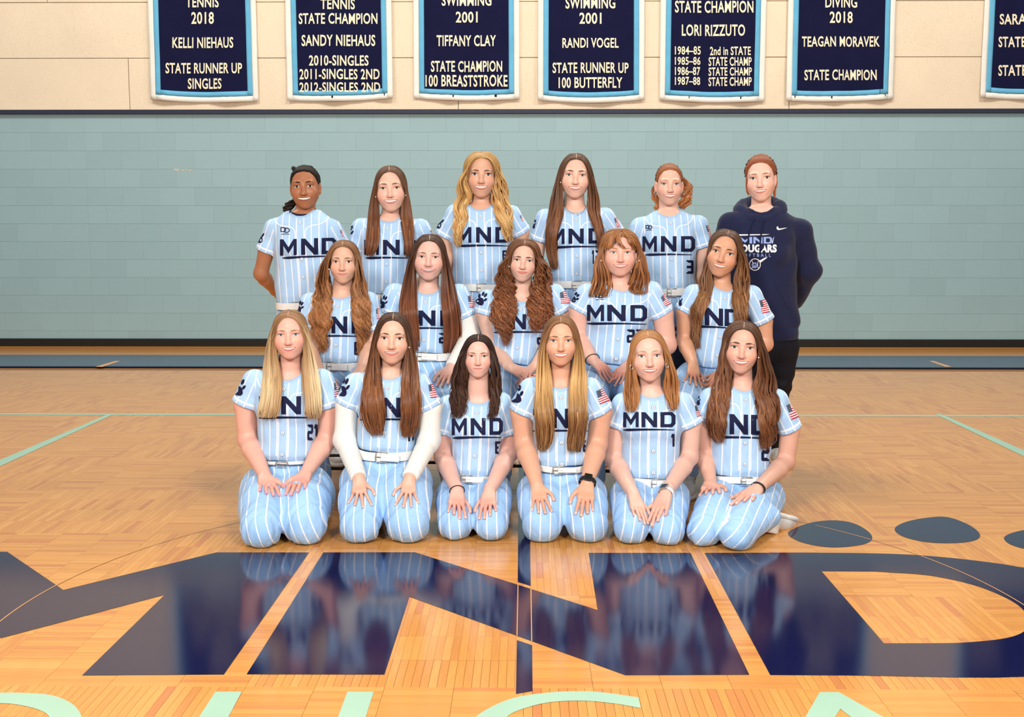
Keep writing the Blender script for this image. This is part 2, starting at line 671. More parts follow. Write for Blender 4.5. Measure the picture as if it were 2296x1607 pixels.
def block_mesh(w, h):
    k = (round(w, 3), round(h, 3))
    if k not in cache:
        m = MB(); m.box((-w / 2 + .0001, 0, -h / 2 + gap), (w / 2 - .0001, .02, h / 2 - gap), .0011)
        o = m.done('concrete_block', M_BLOCK)
        cache[k] = o.data
        bpy.data.objects.remove(o)
    return cache[k]


rest_mb = MB()
for i, (x0, x1, z0, z1) in enumerate(blocks):
    if i < 298:
        o = bpy.data.objects.new('concrete_block', block_mesh(x1 - x0, z1 - z0))
        COL.objects.link(o)
        o.location = ((x0 + x1) / 2, YW + RNG.uniform(0, .0008), (z0 + z1) / 2)
        o.parent = wall_o
    else:
        rest_mb.box((x0 + .0001, YW, z0 + gap), (x1 - .0001, YW + .02, z1 - gap), .0011)
o = rest_mb.done('block_courses', M_BLOCK, wall_o)
tag(o, kind='stuff')
# two bare chips in the paint
chip = plain('bare_concrete_chip', (196, 188, 172), .9, .1)
for (cx, cy, w, h) in ((396, 380.5, 14, 5), (410, 381, 8, 4), (428, 381, 14, 3), (418, 379.5, 5, 3)):
    c = P(cx, cy, YW - .0008)
    a = np.linspace(0, 2 * math.pi, 12, endpoint=False)
    rr = 1 + .3 * np.sin(a * 3 + cx)
    v = np.stack([c[0] + np.cos(a) * rr * w / 400, np.full(12, c[1]), c[2] + np.sin(a) * rr * h / 400], -1)
    obj('paint_chip', np.concatenate([v, c[None]]), np.array([[12, i, (i + 1) % 12] for i in range(12)]), chip, wall_o, smooth=False)
# cream panels above
z_p0 = WZ(246.5)
rows = [z_p0, WZ(130), WZ(4.5), WZ(4.5) + .63]
while rows[-1] < 7.4: rows.append(rows[-1] + .63)
pw = WX(1030) - WX(307)
for r in range(len(rows) - 1):
    st = {0: 307, 1: 400, 2: 136}.get(r, 307 + 200 * (r % 3))
    x = WX(st) - 3 * pw
    while x < 6.6:
        if x + pw > -6.6:
            a, b = max(x, -XR), min(x + pw, XR)
            m = MB(); m.box((a + .003, YW - .028 + RNG.uniform(0, .003), rows[r] + .003), (b - .003, YW + .02, rows[r + 1] - .003), .004)
            m.done('cream_panel', M_PANEL, wall_o)
        x += pw
m = MB(); m.box((-XR, YW - .04, z_top_block - .004), (XR, YW + .02, z_p0 + .004), .004)
tag(m.done('trim_1', M_NAVYTRIM), kind='structure')
m = MB(); m.box((-XR, YW - .02, 0.0), (XR, YW + .02, WZ(759.5)), .006)
tag(m.done('baseboard_back', M_BASE), kind='structure')

# ------------------------------------------------------------------ banners


def text_verts(s, bold=.012):
    cu = bpy.data.curves.new('lettering', 'FONT')
    cu.body = s
    cu.size = 1.0
    cu.offset = bold
    cu.resolution_u = 3
    cu.fill_mode = 'FRONT'
    cu.space_character = 1.06
    o = bpy.data.objects.new('lettering', cu)
    COL.objects.link(o)
    dg = bpy.context.evaluated_depsgraph_get()
    me = bpy.data.meshes.new_from_object(o.evaluated_get(dg))
    v = np.array([p.co[:] for p in me.vertices])
    me.calc_loop_triangles()
    t = np.array([tuple(q.vertices) for q in me.loop_triangles])
    bpy.data.objects.remove(o)
    bpy.data.curves.remove(cu)
    bpy.data.meshes.remove(me)
    return v[:, :2], t


def wave(bi, X, Z):
    """gentle folds of a banner, metres towards the room"""
    k = 4.0 + bi % 3
    amp = .006 + .006 * np.clip((3.7 - Z), 0, 1)
    return amp * (np.sin(X * k * 2 + bi * 1.7 + Z * .8) + .5 * np.sin(X * k * 4.3 + bi - Z * 1.5) + .35 * np.sin((X + Z) * 9 + bi))


YB = YW - .055
ZT = 4.55
BAN = [
    # outer left top, left bottom, right top, right bottom, bottom y (l, m, r), lines in pixels
    (333, 338.5, 572, 579.5, (223, 230, 226), (341 + 9.5, 566), [('TENNIS', 417, 491, -7, 17), ('2018', 429, 480, 27, 54), ('KELLI NIEHAUS', 387, 524, 83.5, 108), ('STATE RUNNER UP', 372, 543, 141, 165), ('SINGLES', 421, 497.5, 175.5, 199.5)]),
    (638, 644.5, 875, 881.5, (225, 227, 220), (659, 866), [('TENNIS', 719, 795.5, -3, 21), ('STATE CHAMPION', 669.5, 846.5, 29.5, 54), ('SANDY NIEHAUS', 676, 841.5, 78, 103.5), ('2010-SINGLES', 693, 826.5, 124, 147.5), ('2011-SINGLES 2ND', 671, 851.5, 154.5, 178), ('2012-SINGLES 2ND', 671, 853, 184.5, 206.5)]),
    (929, 927.5, 1162, 1165, (220, 226, 222), (943, 1150), [('SWIMMING', 990.5, 1102, -11, 13.5), ('2001', 1022, 1071, 26, 51), ('TIFFANY CLAY', 979, 1112, 79, 104), ('STATE CHAMPION', 966.5, 1126, 136.5, 161.5), ('100 BREASTSTROKE', 954, 1138, 168, 194.5)]),
    (1206, 1206, 1439, 1445, (224, 231, 223), (1222, 1428), [('SWIMMING', 1268, 1379.5, -6, 19.5), ('2001', 1299, 1348.5, 28.5, 54), ('RANDI VOGEL', 1261, 1387, 85, 107.5), ('STATE RUNNER UP', 1239, 1409.5, 140, 164), ('100 BUTTERFLY', 1252.5, 1395.5, 173, 197.5)]),
    (1480, 1478.5, 1718, 1714, (224, 230, 227), (1500, 1694), [('STATE CHAMPION', 1513, 1689, 2, 29), ('LORI RIZZUTO', 1528.5, 1670, 55, 81), ('1984\u201385', 1513, 1571, 104, 123), ('2nd in STATE', 1592, 1683, 104.5, 124), ('1985\u201386', 1513, 1570.5, 127.5, 146), ('STATE CHAMP', 1589, 1685, 128, 148), ('1986\u201387', 1513, 1570, 150, 169), ('STATE CHAMP', 1589, 1685.5, 151, 170), ('1987\u201388', 1513, 1570, 172.5, 191), ('STATE CHAMP', 1589, 1685, 173, 193)]),
    (1765, 1762, 2004, 2003, (226, 228, 222), (1779, 1988), [('DIVING', 1850, 1922, -7, 17.5), ('2018', 1860, 1912, 26, 52), ('TEAGAN MORAVEK', 1798, 1971.5, 81.5, 105), ('STATE CHAMPION', 1804, 1965, 156, 180)]),
    (2211, 2196.5, 2448, 2438, (218, 224, 221), (2212, 2422), [('SARAH', 2241.5, 2316, 31, 55), ('STATE', 2238.5, 2299, 82, 106), ('STATE', 2239, 2300, 145.5, 170)]),
]
BL = ['navy award banner reading 2018 tennis singles runner up, leftmost on the wall',
      'navy award banner with three rows of tennis singles results from 2010 to 2012',
      'navy award banner for swimming 2001 reading 100 breaststroke',
      'navy award banner for swimming 2001 reading 100 butterfly',
      'navy award banner listing four seasons from 1984 to 1988',
      'navy award banner for diving 2018 hung right of the four-season banner',
      'navy award banner cut off by the right edge of the photo']
for bi, (xlt, xlb, xrt, xrb, (byl, bym, byr), navyx, lines) in enumerate(BAN):
    def pt(u, v):
        """u across 0..1, v from the top edge 0 to the bottom 1, in the banner's cloth"""
        pass
    zl, zm, zr = (float(P(x, y, YB)[2]) for x, y in ((xlb, byl), ((xlb + xrb) / 2, bym), (xrb, byr)))
    xl, xr_ = float(P(xlb, byl, YB)[0]), float(P(xrb, byr, YB)[0])
    xlt_, xrt_ = float(P(xlt, 0, YB)[0]), float(P(xrt, 0, YB)[0])
    z00 = float(P(1148, 0, YB)[2])
    kx_l, kx_r = (xlt_ - xl) / (z00 - zl), (xrt_ - xr_) / (z00 - zr)
    kx_l, kx_r = kx_l * .3, kx_r * .3
    t_ = 4 * (np.array(0.5)) * 0

    def zbot(u):
        return zl * (1 - u) * (1 - 2 * u) + zm * 4 * u * (1 - u) + zr * u * (2 * u - 1)

    def cloth(u, v, dy):
        z = ZT + (zbot(u) - ZT) * v
        x = (xl + kx_l * (z - zl)) * (1 - u) + (xr_ + kx_r * (z - zr)) * u
        return np.stack([x, YB - wave(bi, x, z) - dy, z], -1)
    Wb = xr_ - xl
    Hb = ZT - zm
    bw1, bw2 = .060 / Wb, .058 / Wb           # border widths as fractions
    hw1, hw2 = .060 / Hb, .056 / Hb
    root = empty('award_banner', (float((xl + xr_) / 2), YB, ZT))
    tag(root, BL[bi], 'banner', 'award banners on the back wall')

    def sheet(name, u0, u1, v0, v1, dy, mat, par, nu=14, nv=26, solid=True):
        uu, vv = np.meshgrid(np.linspace(u0, u1, nu), np.linspace(v0, v1, nv), indexing='ij')
        m = MB(); m.grid(cloth(uu, vv, dy))
        o = m.done(name, mat, par, smooth=True)
        if solid:
            md = o.modifiers.new('thickness', 'SOLIDIFY'); md.thickness = .002; md.offset = 1
        return o
    fld = sheet('field', bw1 * .6, 1 - bw1 * .6, 0, 1 - hw1 * .6, 0.0, M_CLOTHN, root, 20, 40)
    for (nm, u0, u1, v0, v1, mt, dy) in (
            ('white_border', 0, bw1, 0, 1, M_CLOTHW, .002), ('white_border', 1 - bw1, 1, 0, 1, M_CLOTHW, .002), ('white_border', bw1, 1 - bw1, 1 - hw1, 1, M_CLOTHW, .002),
            ('blue_border', bw1, bw1 + bw2, 0, 1 - hw1, M_CLOTHB, .0028), ('blue_border', 1 - bw1 - bw2, 1 - bw1, 0, 1 - hw1, M_CLOTHB, .0028), ('blue_border', bw1 + bw2, 1 - bw1 - bw2, 1 - hw1 - hw2, 1 - hw1, M_CLOTHB, .0028)):
        sheet(nm, u0, u1, v0, v1, dy, mt, root, 4 if u1 - u0 < .2 else 14, 40 if v1 - v0 > .3 else 3)
    mrod = MB(); mrod.tube([(xl - .03, YB, ZT + .01), (xr_ + .03, YB, ZT + .01)], .012, 8)
    mrod.done('hanging_rod', M_CHAIRBLK, root)
    for s, x0, x1, y0, y1 in lines:
        v, t = text_verts(s, .020)
        v = (v - v.min(0)) / (v.max(0) - v.min(0))
        px = x0 + v[:, 0] * (x1 - x0)
        py = y1 + v[:, 1] * (y0 - y1)
        w = P(px, py, YB)
        w[:, 1] = YB - wave(bi, w[:, 0], w[:, 2]) - .006
        obj('lettering', w, t, M_FELT, fld, smooth=False)
# ------------------------------------------------------------------ distance fields


def smin(a, b, k):
    h = np.clip(.5 + .5 * (b - a) / k, 0, 1)
    return b * (1 - h) + a * h - k * h * (1 - h)


def smax(a, b, k):
    return -smin(-a, -b, k)


def ell(p, c, r):
    q = (p - np.asarray(c, np.float32)) / np.asarray(r, np.float32)
    k0 = np.sqrt((q * q).sum(-1)) + 1e-6
    q = q / np.asarray(r, np.float32)
    k1 = np.sqrt((q * q).sum(-1)) + 1e-6
    return k0 * (k0 - 1) / k1


def cone(p, a, b, ra, rb):
    a = np.asarray(a, np.float32); b = np.asarray(b, np.float32)
    ab = b - a
    t = np.clip(((p - a) @ ab) / max(1e-9, float(ab @ ab)), 0, 1)
    d = p - a - t[:, None] * ab
    return np.sqrt((d * d).sum(-1)) - (ra + (rb - ra) * t)


def sdf_mesh(fn, lo, hi, h, B=8):
    """surface nets over the blocks of a grid that the surface may pass through"""
    lo = np.asarray(lo, float)
    nb = np.ceil((np.asarray(hi) - lo) / (h * B)).astype(int)
    n = nb * B + 1
    bi = np.stack(np.meshgrid(*[np.arange(k) for k in nb], indexing='ij'), -1).reshape(-1, 3)
    ctr = (lo + (bi + .5) * B * h).astype(np.float32)
    dc = fn(ctr)
    D = np.empty(n, np.float32)
    act = np.abs(dc) < B * h * .5 * 1.75 + .012
    sg = np.where(dc < 0, -1.0, 1.0).astype(np.float32).reshape(nb)
    D[:] = 1.0
    D[:-1, :-1, :-1] = np.repeat(np.repeat(np.repeat(sg, B, 0), B, 1), B, 2)
    ab = bi[act]
    off = np.stack(np.meshgrid(*[np.arange(B + 1)] * 3, indexing='ij'), -1).reshape(-1, 3)
    mask = np.zeros(n, bool)
    for b in ab:
        mask[b[0] * B:b[0] * B + B + 1, b[1] * B:b[1] * B + B + 1, b[2] * B:b[2] * B + B + 1] = True
    idx = np.argwhere(mask)
    pts = (lo + idx * h).astype(np.float32)
    vals = np.concatenate([fn(pts[i:i + 200000]) for i in range(0, len(pts), 200000)])
    D[mask] = vals
    S = D < 0
    c = [S[dx:n[0] - 1 + dx, dy:n[1] - 1 + dy, dz:n[2] - 1 + dz] for dx in (0, 1) for dy in (0, 1) for dz in (0, 1)]
    anyv = c[0].copy(); allv = c[0].copy()
    for q in c[1:]:
        anyv |= q; allv &= q
    cells = anyv & ~allv
    ci = np.argwhere(cells)
    cid = np.full(cells.shape, -1, np.int32)
    cid[cells] = np.arange(len(ci))
    co = np.array([[dx, dy, dz] for dx in (0, 1) for dy in (0, 1) for dz in (0, 1)])
    cv = np.stack([D[ci[:, 0] + o[0], ci[:, 1] + o[1], ci[:, 2] + o[2]] for o in co], 1)
    acc = np.zeros((len(ci), 3)); cnt = np.zeros(len(ci))
    for a in range(8):
        for ax in range(3):
            b = a | (4 >> ax)
            if b == a: continue
            va, vb = cv[:, a], cv[:, b]
            m = (va < 0) != (vb < 0)
            t = np.where(m, va / np.where(va == vb, 1, va - vb), 0)
            q = co[a] + t[:, None] * (co[b] - co[a])
            acc += np.where(m[:, None], q, 0); cnt += m
    V = lo + (ci + acc / np.maximum(cnt, 1)[:, None]) * h
    quads = []
    for ax in range(3):
        u, v = (ax + 1) % 3, (ax + 2) % 3
        s0 = [slice(None)] * 3; s1 = [slice(None)] * 3
        s0[ax] = slice(0, n[ax] - 1); s1[ax] = slice(1, n[ax])
        A, Bv = S[tuple(s0)], S[tuple(s1)]
        e = np.argwhere(A != Bv)
        e = e[(e[:, u] > 0) & (e[:, v] > 0) & (e[:, u] < n[u] - 1) & (e[:, v] < n[v] - 1)]
        if not len(e): continue
        ins = A[e[:, 0], e[:, 1], e[:, 2]]

        def at(du, dv):
            k = e.copy(); k[:, u] -= du; k[:, v] -= dv
            return cid[k[:, 0], k[:, 1], k[:, 2]]
        q = np.stack([at(1, 1), at(0, 1), at(0, 0), at(1, 0)], 1)
        q[~ins] = q[~ins][:, ::-1]
        quads.append(q[(q >= 0).all(1)])
    Q = np.concatenate(quads)
    return V, Q


def relax(V, Q, it=1, w=.5):
    n = len(V)
    e = np.concatenate([Q[:, [0, 1]], Q[:, [1, 2]], Q[:, [2, 3]], Q[:, [3, 0]]])
    for _ in range(it):
        s = np.stack([np.bincount(e[:, 0], V[e[:, 1], k], n) + np.bincount(e[:, 1], V[e[:, 0], k], n) for k in range(3)], -1)
        c = np.bincount(e[:, 0], minlength=n) + np.bincount(e[:, 1], minlength=n)
        V = V * (1 - w) + w * s / np.maximum(c, 1)[:, None]
    return V


# ------------------------------------------------------------------ the head, millimetres: x to the viewer's right, y up, z to the front


def head_sdf(p, f):
    ax = np.abs(p[:, 0])
    q = np.stack([ax, p[:, 1], p[:, 2]], -1)
    fw, jw, full = f.get('fw', 1), f.get('jw', 1), f.get('full', 0)
    d = ell(q, (0, 30, -16), (73 * fw, 78, 92))
    d = smin(d, ell(q, (0, -28, 17), (66 * fw, 84, 66)), 24)
    d = smin(d, cone(q, (47 * jw, -47, 8), (15 * jw, -92, 54), 18.5 + full, 15.5), 24)
    d = smin(d, ell(q, (0, -96, 60), (19 * jw, 16, 17)), 14)
    ck = f.get('cheek', 1)
    d = smin(d, ell(q, (38 * fw, -34, 52), (24, 21 * ck, 22 * ck)), 28)
    d = smin(d, cone(q, (10, 19, 80), (42, 19, 64), 8, 9), 14)
    d = smin(d, ell(q, (0, -64, 66), (32, 25, 25)), 16)
    d = smax(d, -ell(q, (33.5, 0, 93), (17, 10.5, 17)), 9)
    nw = f.get('nw', 1); nl = f.get('nl', 0)
    d = smin(d, cone(q, (0, 8, 77), (0, -30 - nl, 94), 7.0, 9 * nw), 13)
    d = smin(d, ell(q, (0, -37 - nl, 98), (11 * nw, 10, 11)), 8)
    d = smin(d, ell(q, (10.6 * nw, -39.5 - nl, 88), (7.0 * nw, 6.8, 10)), 7)
    d = smax(d, -ell(q, (0, -86, 97), (16, 4, 9)), 6)
    # ears
    e0 = np.stack([ax - 72 * fw - f.get('earout', 0), p[:, 1] + 14, p[:, 2] + 8], -1)
    ca, sa = math.cos(.5), math.sin(.5)
    e1 = np.stack([e0[:, 0] * ca + e0[:, 2] * sa, e0[:, 1], -e0[:, 0] * sa + e0[:, 2] * ca], -1)
    er = ell(e1, (3, 4, 0), (5.5, 28, 15))
    er = smin(er, ell(e1, (3, -20, 3), (5, 11, 8)), 6)
    er = smax(er, -ell(e1, (9, 4, 5), (5.5, 17, 9)), 3)
    return smin(d, er, 4)


def head_trace(u, v, f):
    """front surface of the face at (u, v)"""
    u = np.asarray(u, float).ravel(); v = np.asarray(v, float).ravel()
    z = np.full(len(u), 125.0)
    for _ in range(34):
        d = head_sdf(np.stack([u, v, z], -1).astype(np.float32), f)
        z = z - np.clip(d, -4, 40) * .8
    return np.maximum(z, 5.0)


def skull_r(d, fw):
    """distance along unit directions from (0, 10, -8) to the bare skull and face"""
    o = np.array([0, 10.0, -8])
    best = np.zeros(len(d))
    for c, r in (((0, 30, -16), (73 * fw, 78, 92)), ((0, -28, 17), (66 * fw, 84, 66))):
        r = np.array(r)
        a = d / r; b = (o - np.array(c)) / r
        A = (a * a).sum(1); Bq = (a * b).sum(1); Cq = (b * b).sum() - 1
        best = np.maximum(best, (-Bq + np.sqrt(np.maximum(Bq * Bq - A * Cq, 0))) / A)
    return best


# ------------------------------------------------------------------ the hand, millimetres: x to the fingertips, y to the thumb, z up from the back of the hand
FING = [((82, 25.5), 76, 7.9), ((87, 8.5), 84, 8.2), ((83, -9), 78, 7.9), ((74, -25), 62, 7.0)]


def hand_chain(hp):
    sp, cu, th = hp.get('spread', 1), hp.get('curl', 8), hp.get('thumb', 38)
    out = []
    for i, ((bx, by), L, r) in enumerate(FING):
        an = math.radians((9, 2, -4, -12)[i] * sp + hp.get('skew', 0))
        pts = [np.array([bx, by, 1.0])]
        dn = math.radians(hp.get('c0', 4))
        for k, fr in enumerate((.45, .30, .25)):
            dn += math.radians(cu) * (1 if k else .5)
            pts.append(pts[-1] + L * fr * np.array([math.cos(an) * math.cos(dn), math.sin(an) * math.cos(dn), -math.sin(dn)]))
        out.append((pts, r))
    a = math.radians(th)
    t0 = np.array([20, 20, -4.0]); t1 = np.array([46, 36 + 8 * math.sin(a), -7.0])
    d = np.array([math.cos(a), math.sin(a), -.12])
    out.append(([t0, t1, t1 + 30 * d, t1 + 53 * nrm(d + np.array([.25, -.12, -.05]))], 9.5))
    return out


def hand_sdf(p, ch):
    q = np.abs(p - np.array([46, 0, -1], np.float32)) - np.array([31, 25, 4], np.float32)
    q[:, 1] += np.clip((p[:, 0] - 46) * -.0 + (46 - p[:, 0]) * .14, -6, 8)
    d = np.sqrt((np.maximum(q, 0) ** 2).sum(-1)) + np.minimum(q.max(-1), 0) - 8.5
    wr = np.stack([p[:, 0] / 1.0, p[:, 1], p[:, 2] * 1.35], -1)
    d = smin(d, cone(wr, (-30, 0, 0), (22, 0, 0), 26, 25) * .85, 12)
    res = d
    for i, (pts, r) in enumerate(ch):
        rr = (r * 1.08, r, r * .92, r * .8)
        fd = None
        for k in range(len(pts) - 1):
            c = cone(p, pts[k], pts[k + 1], rr[k], rr[k + 1])
            fd = c if fd is None else smin(fd, c, 2.0)
        if i < 4:
            fd = smin(fd, ell(p, pts[0] + np.array([-1, 0, 3.2]), (9, 7, 5.5)), 4)
        res = np.minimum(res, smin(d, fd, 12.0 if i == 4 else 6.0))
    return res
# ------------------------------------------------------------------ materials of people and clothes


def skin_mat(name, rough=.43):
    t = NT(name)
    a = t.attr('Col')
    t.set(a.outputs['Color'], rough, .45)
    n = t.noise(900, 2, t.coord())
    t.bump(n, .08, .0006)
    t.p.inputs['Subsurface Weight'].default_value = .12
    t.p.inputs['Subsurface Radius'].default_value = (.012, .004, .002)
    t.p.inputs['Subsurface Scale'].default_value = .6
    return t.m


def pin_stripe(t, u, sp, w):
    f = t.math('FRACT', t.math('ADD', t.math('DIVIDE', u, sp), 100.5))
    d = t.math('ABSOLUTE', t.math('SUBTRACT', f, .5))
    return t.math('LESS_THAN', t.math('MULTIPLY', d, sp), w / 2)


def uniform_mat(name, base, white, kind):
    t = NT(name)
    b, w = lin(base), lin(white)
    co = t.coord('Object')
    if kind == 'jersey':
        st = pin_stripe(t, t.attr('su').outputs['Fac'], .0395, .0050)
        ss = pin_stripe(t, t.attr('ss').outputs['Fac'], .0395, .0050)
        m = t.math('GREATER_THAN', t.attr('sm').outputs['Fac'], 0.0)
        s = t.math('ADD', t.math('MULTIPLY', ss, m), t.math('MULTIPLY', st, t.math('SUBTRACT', 1.0, m)))
        sv = t.attr('sv').outputs['Fac']
        band = t.math('MULTIPLY', t.math('COMPARE', sv, .023, .0042), m)
        co_ = t.attr('co').outputs['Fac']
        collar = t.math('LESS_THAN', co_, .017)
        s = t.math('MULTIPLY', t.math('MAXIMUM', s, band), t.math('SUBTRACT', 1.0, collar))
        seam = t.math('COMPARE', co_, .017, .0016)
        b2 = tuple(v * .86 for v in b[:3]) + (1,)
        base_c = t.mix(t.math('MAXIMUM', t.math('MULTIPLY', collar, .6), seam), b, b2)
    else:
        s1 = pin_stripe(t, t.attr('su').outputs['Fac'], .0415, .0050)
        s2 = pin_stripe(t, t.attr('ss').outputs['Fac'], .0415, .0050)
        m = t.math('GREATER_THAN', t.attr('sm').outputs['Fac'], 0.0)
        s = t.math('ADD', t.math('MULTIPLY', s2, m), t.math('MULTIPLY', s1, t.math('SUBTRACT', 1.0, m)))
        base_c = b
    n0 = t.noise(4.5, 2, co)
    col = t.mix(s, base_c, w)
    t.set(col, .62, .25)
    t.p.inputs['Sheen Weight'].default_value = .08
    w1 = t.noise(1.0, 3, t.mapping(co, (16, 16, 5), (.3, .5, 0)))
    w2 = t.noise(26, 3, co)
    h = t.math('ADD', w1, t.math('MULTIPLY', w2, .18))
    t.bump(h, .75, .017 if kind == 'jersey' else .022)
    return t.m


M_SKIN = skin_mat('skin')
M_JERSEY = uniform_mat('striped_jersey', (173, 205, 237), (240, 242, 247), 'jersey')
M_PANTS = uniform_mat('striped_pants', (158, 196, 236), (238, 240, 246), 'pants')
M_TWILL = plain('navy_twill', (24, 28, 62), .75, .2, var=.05)
M_PIPE = plain('white_piping', (240, 242, 246), .7, .2, var=.02)
M_BTN = plain('white_button', (236, 236, 236), .35, .4, var=.02)
M_BTN2 = plain('button_rim', (140, 150, 170), .5, .3, var=0)
M_BELT = plain('white_belt', (236, 232, 226), .5, .3, var=.03)
M_METAL = plain('buckle_metal', (176, 172, 160), .3, .5, .85, var=.04)
M_WHITE_LS = plain('white_undershirt', (240, 236, 228), .8, .15, var=.02)
M_SCLERA = plain('eye_white', (226, 218, 212), .2, .5, var=0)
M_PUPIL = plain('pupil', (16, 12, 12), .08, .6, var=0)
M_TEETH = plain('teeth', (244, 238, 226), .25, .5, var=0)
M_MOUTH = plain('mouth_inside', (96, 40, 40), .5, .3, var=0)
M_LASH = plain('lashes', (44, 30, 26), .7, .2, var=0)
M_HOODIE = NT('navy_fleece')
M_HOODIE.set(lin((34, 38, 66)), .9, .12)
_h = M_HOODIE.noise(1.0, 3, M_HOODIE.mapping(M_HOODIE.coord(), (9, 9, 4), (.2, .4, 0)))
M_HOODIE.bump(M_HOODIE.math('ADD', _h, M_HOODIE.math('MULTIPLY', M_HOODIE.noise(400, 2, M_HOODIE.coord()), .05)), .6, .02)
M_HOODIE.p.inputs['Sheen Weight'].default_value = .12
M_HOODIE = M_HOODIE.m
M_LEGGING = plain('black_leggings', (20, 21, 30), .75, .2, var=.08, scale=60)
M_PRINTB = plain('print_blue', (150, 172, 226), .6, .2, var=0)
M_PRINTW = plain('print_white', (238, 238, 238), .6, .2, var=0)
M_SHOE = plain('white_shoe', (226, 220, 212), .55, .3, var=.04)
M_SOLE = plain('shoe_sole', (238, 234, 226), .6, .3, var=.03)
M_SOCK = plain('white_sock', (232, 230, 226), .9, .1, var=.05, scale=120)
M_BLACKB = plain('black_band', (22, 22, 24), .5, .35, var=0)
M_GLASSBLK = plain('black_watch_glass', (10, 10, 12), .08, .6, var=0)
M_SILVER = plain('silver', (210, 208, 204), .22, .6, .9, var=0)
M_PEARL = plain('pearl_stud', (240, 232, 222), .2, .6, var=0)
M_PINK = plain('pink_nail', (246, 158, 186), .2, .5, var=0)
M_NAIL = plain('bare_nail', (238, 186, 172), .3, .5, var=0)
_lip_c, _iris_c, _brow_c = {}, {}, {}


_part_c = {}


def cached(store, c, name, rough):
    if c not in store:
        store[c] = plain(name, c, rough, .4, var=.05)
    return store[c]


def flag_mat():
    t = NT('flag_patch')
    uv = t.n('ShaderNodeSeparateXYZ')
    t.l(t.n('ShaderNodeUVMap').outputs[0], uv.inputs[0])
    u, v = uv.outputs[0], uv.outputs[1]
    odd = t.math('LESS_THAN', t.math('FRACT', t.math('MULTIPLY', v, 6.5)), .5)
    stripes = t.mix(odd, lin((236, 232, 232)), lin((190, 28, 48)))
    can = t.math('MULTIPLY', t.math('LESS_THAN', u, .44), t.math('GREATER_THAN', v, .462))
    su = t.math('SUBTRACT', t.math('FRACT', t.math('MULTIPLY', u, 6 / .44)), .5)
    sv = t.math('SUBTRACT', t.math('FRACT', t.math('MULTIPLY', t.math('SUBTRACT', v, .462), 5 / .538)), .5)
    r = t.math('ADD', t.math('POWER', t.math('ABSOLUTE', su), 1.0), t.math('POWER', t.math('ABSOLUTE', sv), 1.0))
    star = t.math('LESS_THAN', r, .26)
    canton = t.mix(star, lin((28, 32, 66)), lin((225, 225, 230)))
    t.set(t.mix(can, stripes, canton), .8, .15)
    return t.m


M_FLAG = flag_mat()


def hair_mat(name, root, tip, hi, mid=None):
    t = NT(name)
    a = t.attr('hc')
    s = t.n('ShaderNodeSeparateColor')
    t.l(a.outputs['Color'], s.inputs[0])
    uvn = t.n('ShaderNodeUVMap')
    mp = t.mapping(uvn.outputs[0], (9.0, 1.6, 1))
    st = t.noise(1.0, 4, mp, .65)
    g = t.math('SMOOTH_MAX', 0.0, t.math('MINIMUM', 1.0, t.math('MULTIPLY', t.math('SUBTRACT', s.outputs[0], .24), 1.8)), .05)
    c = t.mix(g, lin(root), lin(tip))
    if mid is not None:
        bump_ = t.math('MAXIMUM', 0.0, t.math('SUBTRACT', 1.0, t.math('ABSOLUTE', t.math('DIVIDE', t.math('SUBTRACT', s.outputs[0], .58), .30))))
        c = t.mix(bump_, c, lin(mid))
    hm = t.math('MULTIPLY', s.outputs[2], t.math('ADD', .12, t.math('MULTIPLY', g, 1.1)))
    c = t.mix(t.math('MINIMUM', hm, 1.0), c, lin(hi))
    v = t.math('ADD', t.math('MULTIPLY', st, .95), t.math('MULTIPLY', s.outputs[1], .34))
    mul = t.n('ShaderNodeMix', data_type='RGBA', blend_type='MULTIPLY')
    mul.inputs[0].default_value = 1.0
    t.l(c, mul.inputs[6])
    cr = t.n('ShaderNodeCombineColor')
    v2 = t.math('ADD', .40, v)
    for k in range(3): t.l(v2, cr.inputs[k])
    t.l(cr.outputs[0], mul.inputs[7])
    t.set(mul.outputs[2], .42, .30 if sum(root) > 120 else .12)
    t.bump(st, .5, .002)
    return t.m


# ------------------------------------------------------------------ people


def frame_from(up, fwd):
    u = nrm(up)
    x = nrm(np.cross(u, fwd))
    return x, u, np.cross(x, u)


def rot_head(roll, yaw, pitch, face_dir):
    """columns: x (viewer's right), y up, z front"""
    z = nrm(face_dir)
    x = nrm(np.cross([0, 0, 1], z))
    y = np.cross(z, x)
    R = np.stack([x, y, z], 1)
    a, b, c = (math.radians(v) for v in (roll, yaw, pitch))
    Rz = np.array([[math.cos(a), math.sin(a), 0], [-math.sin(a), math.cos(a), 0], [0, 0, 1]])    # + leans to the viewer's right
    Ry = np.array([[math.cos(b), 0, math.sin(b)], [0, 1, 0], [-math.sin(b), 0, math.cos(b)]])    # + turns to the viewer's right
    Rx = np.array([[1, 0, 0], [0, math.cos(c), -math.sin(c)], [0, math.sin(c), math.cos(c)]])    # + lowers the chin
    return R @ Rz @ Ry @ Rx


def solve_depth(A, px, py, L, y0, sgn=-1):
    """point on the pixel's ray at distance L from A, nearer the camera than A (or behind it)"""
    ys = np.linspace(y0, y0 + sgn * L * 1.02, 60)
    q = P(np.full(60, px), np.full(60, py), ys)
    d = np.abs(np.linalg.norm(q - A, axis=1) - L)
    return q[int(np.argmin(d))]


class Person:
    pass


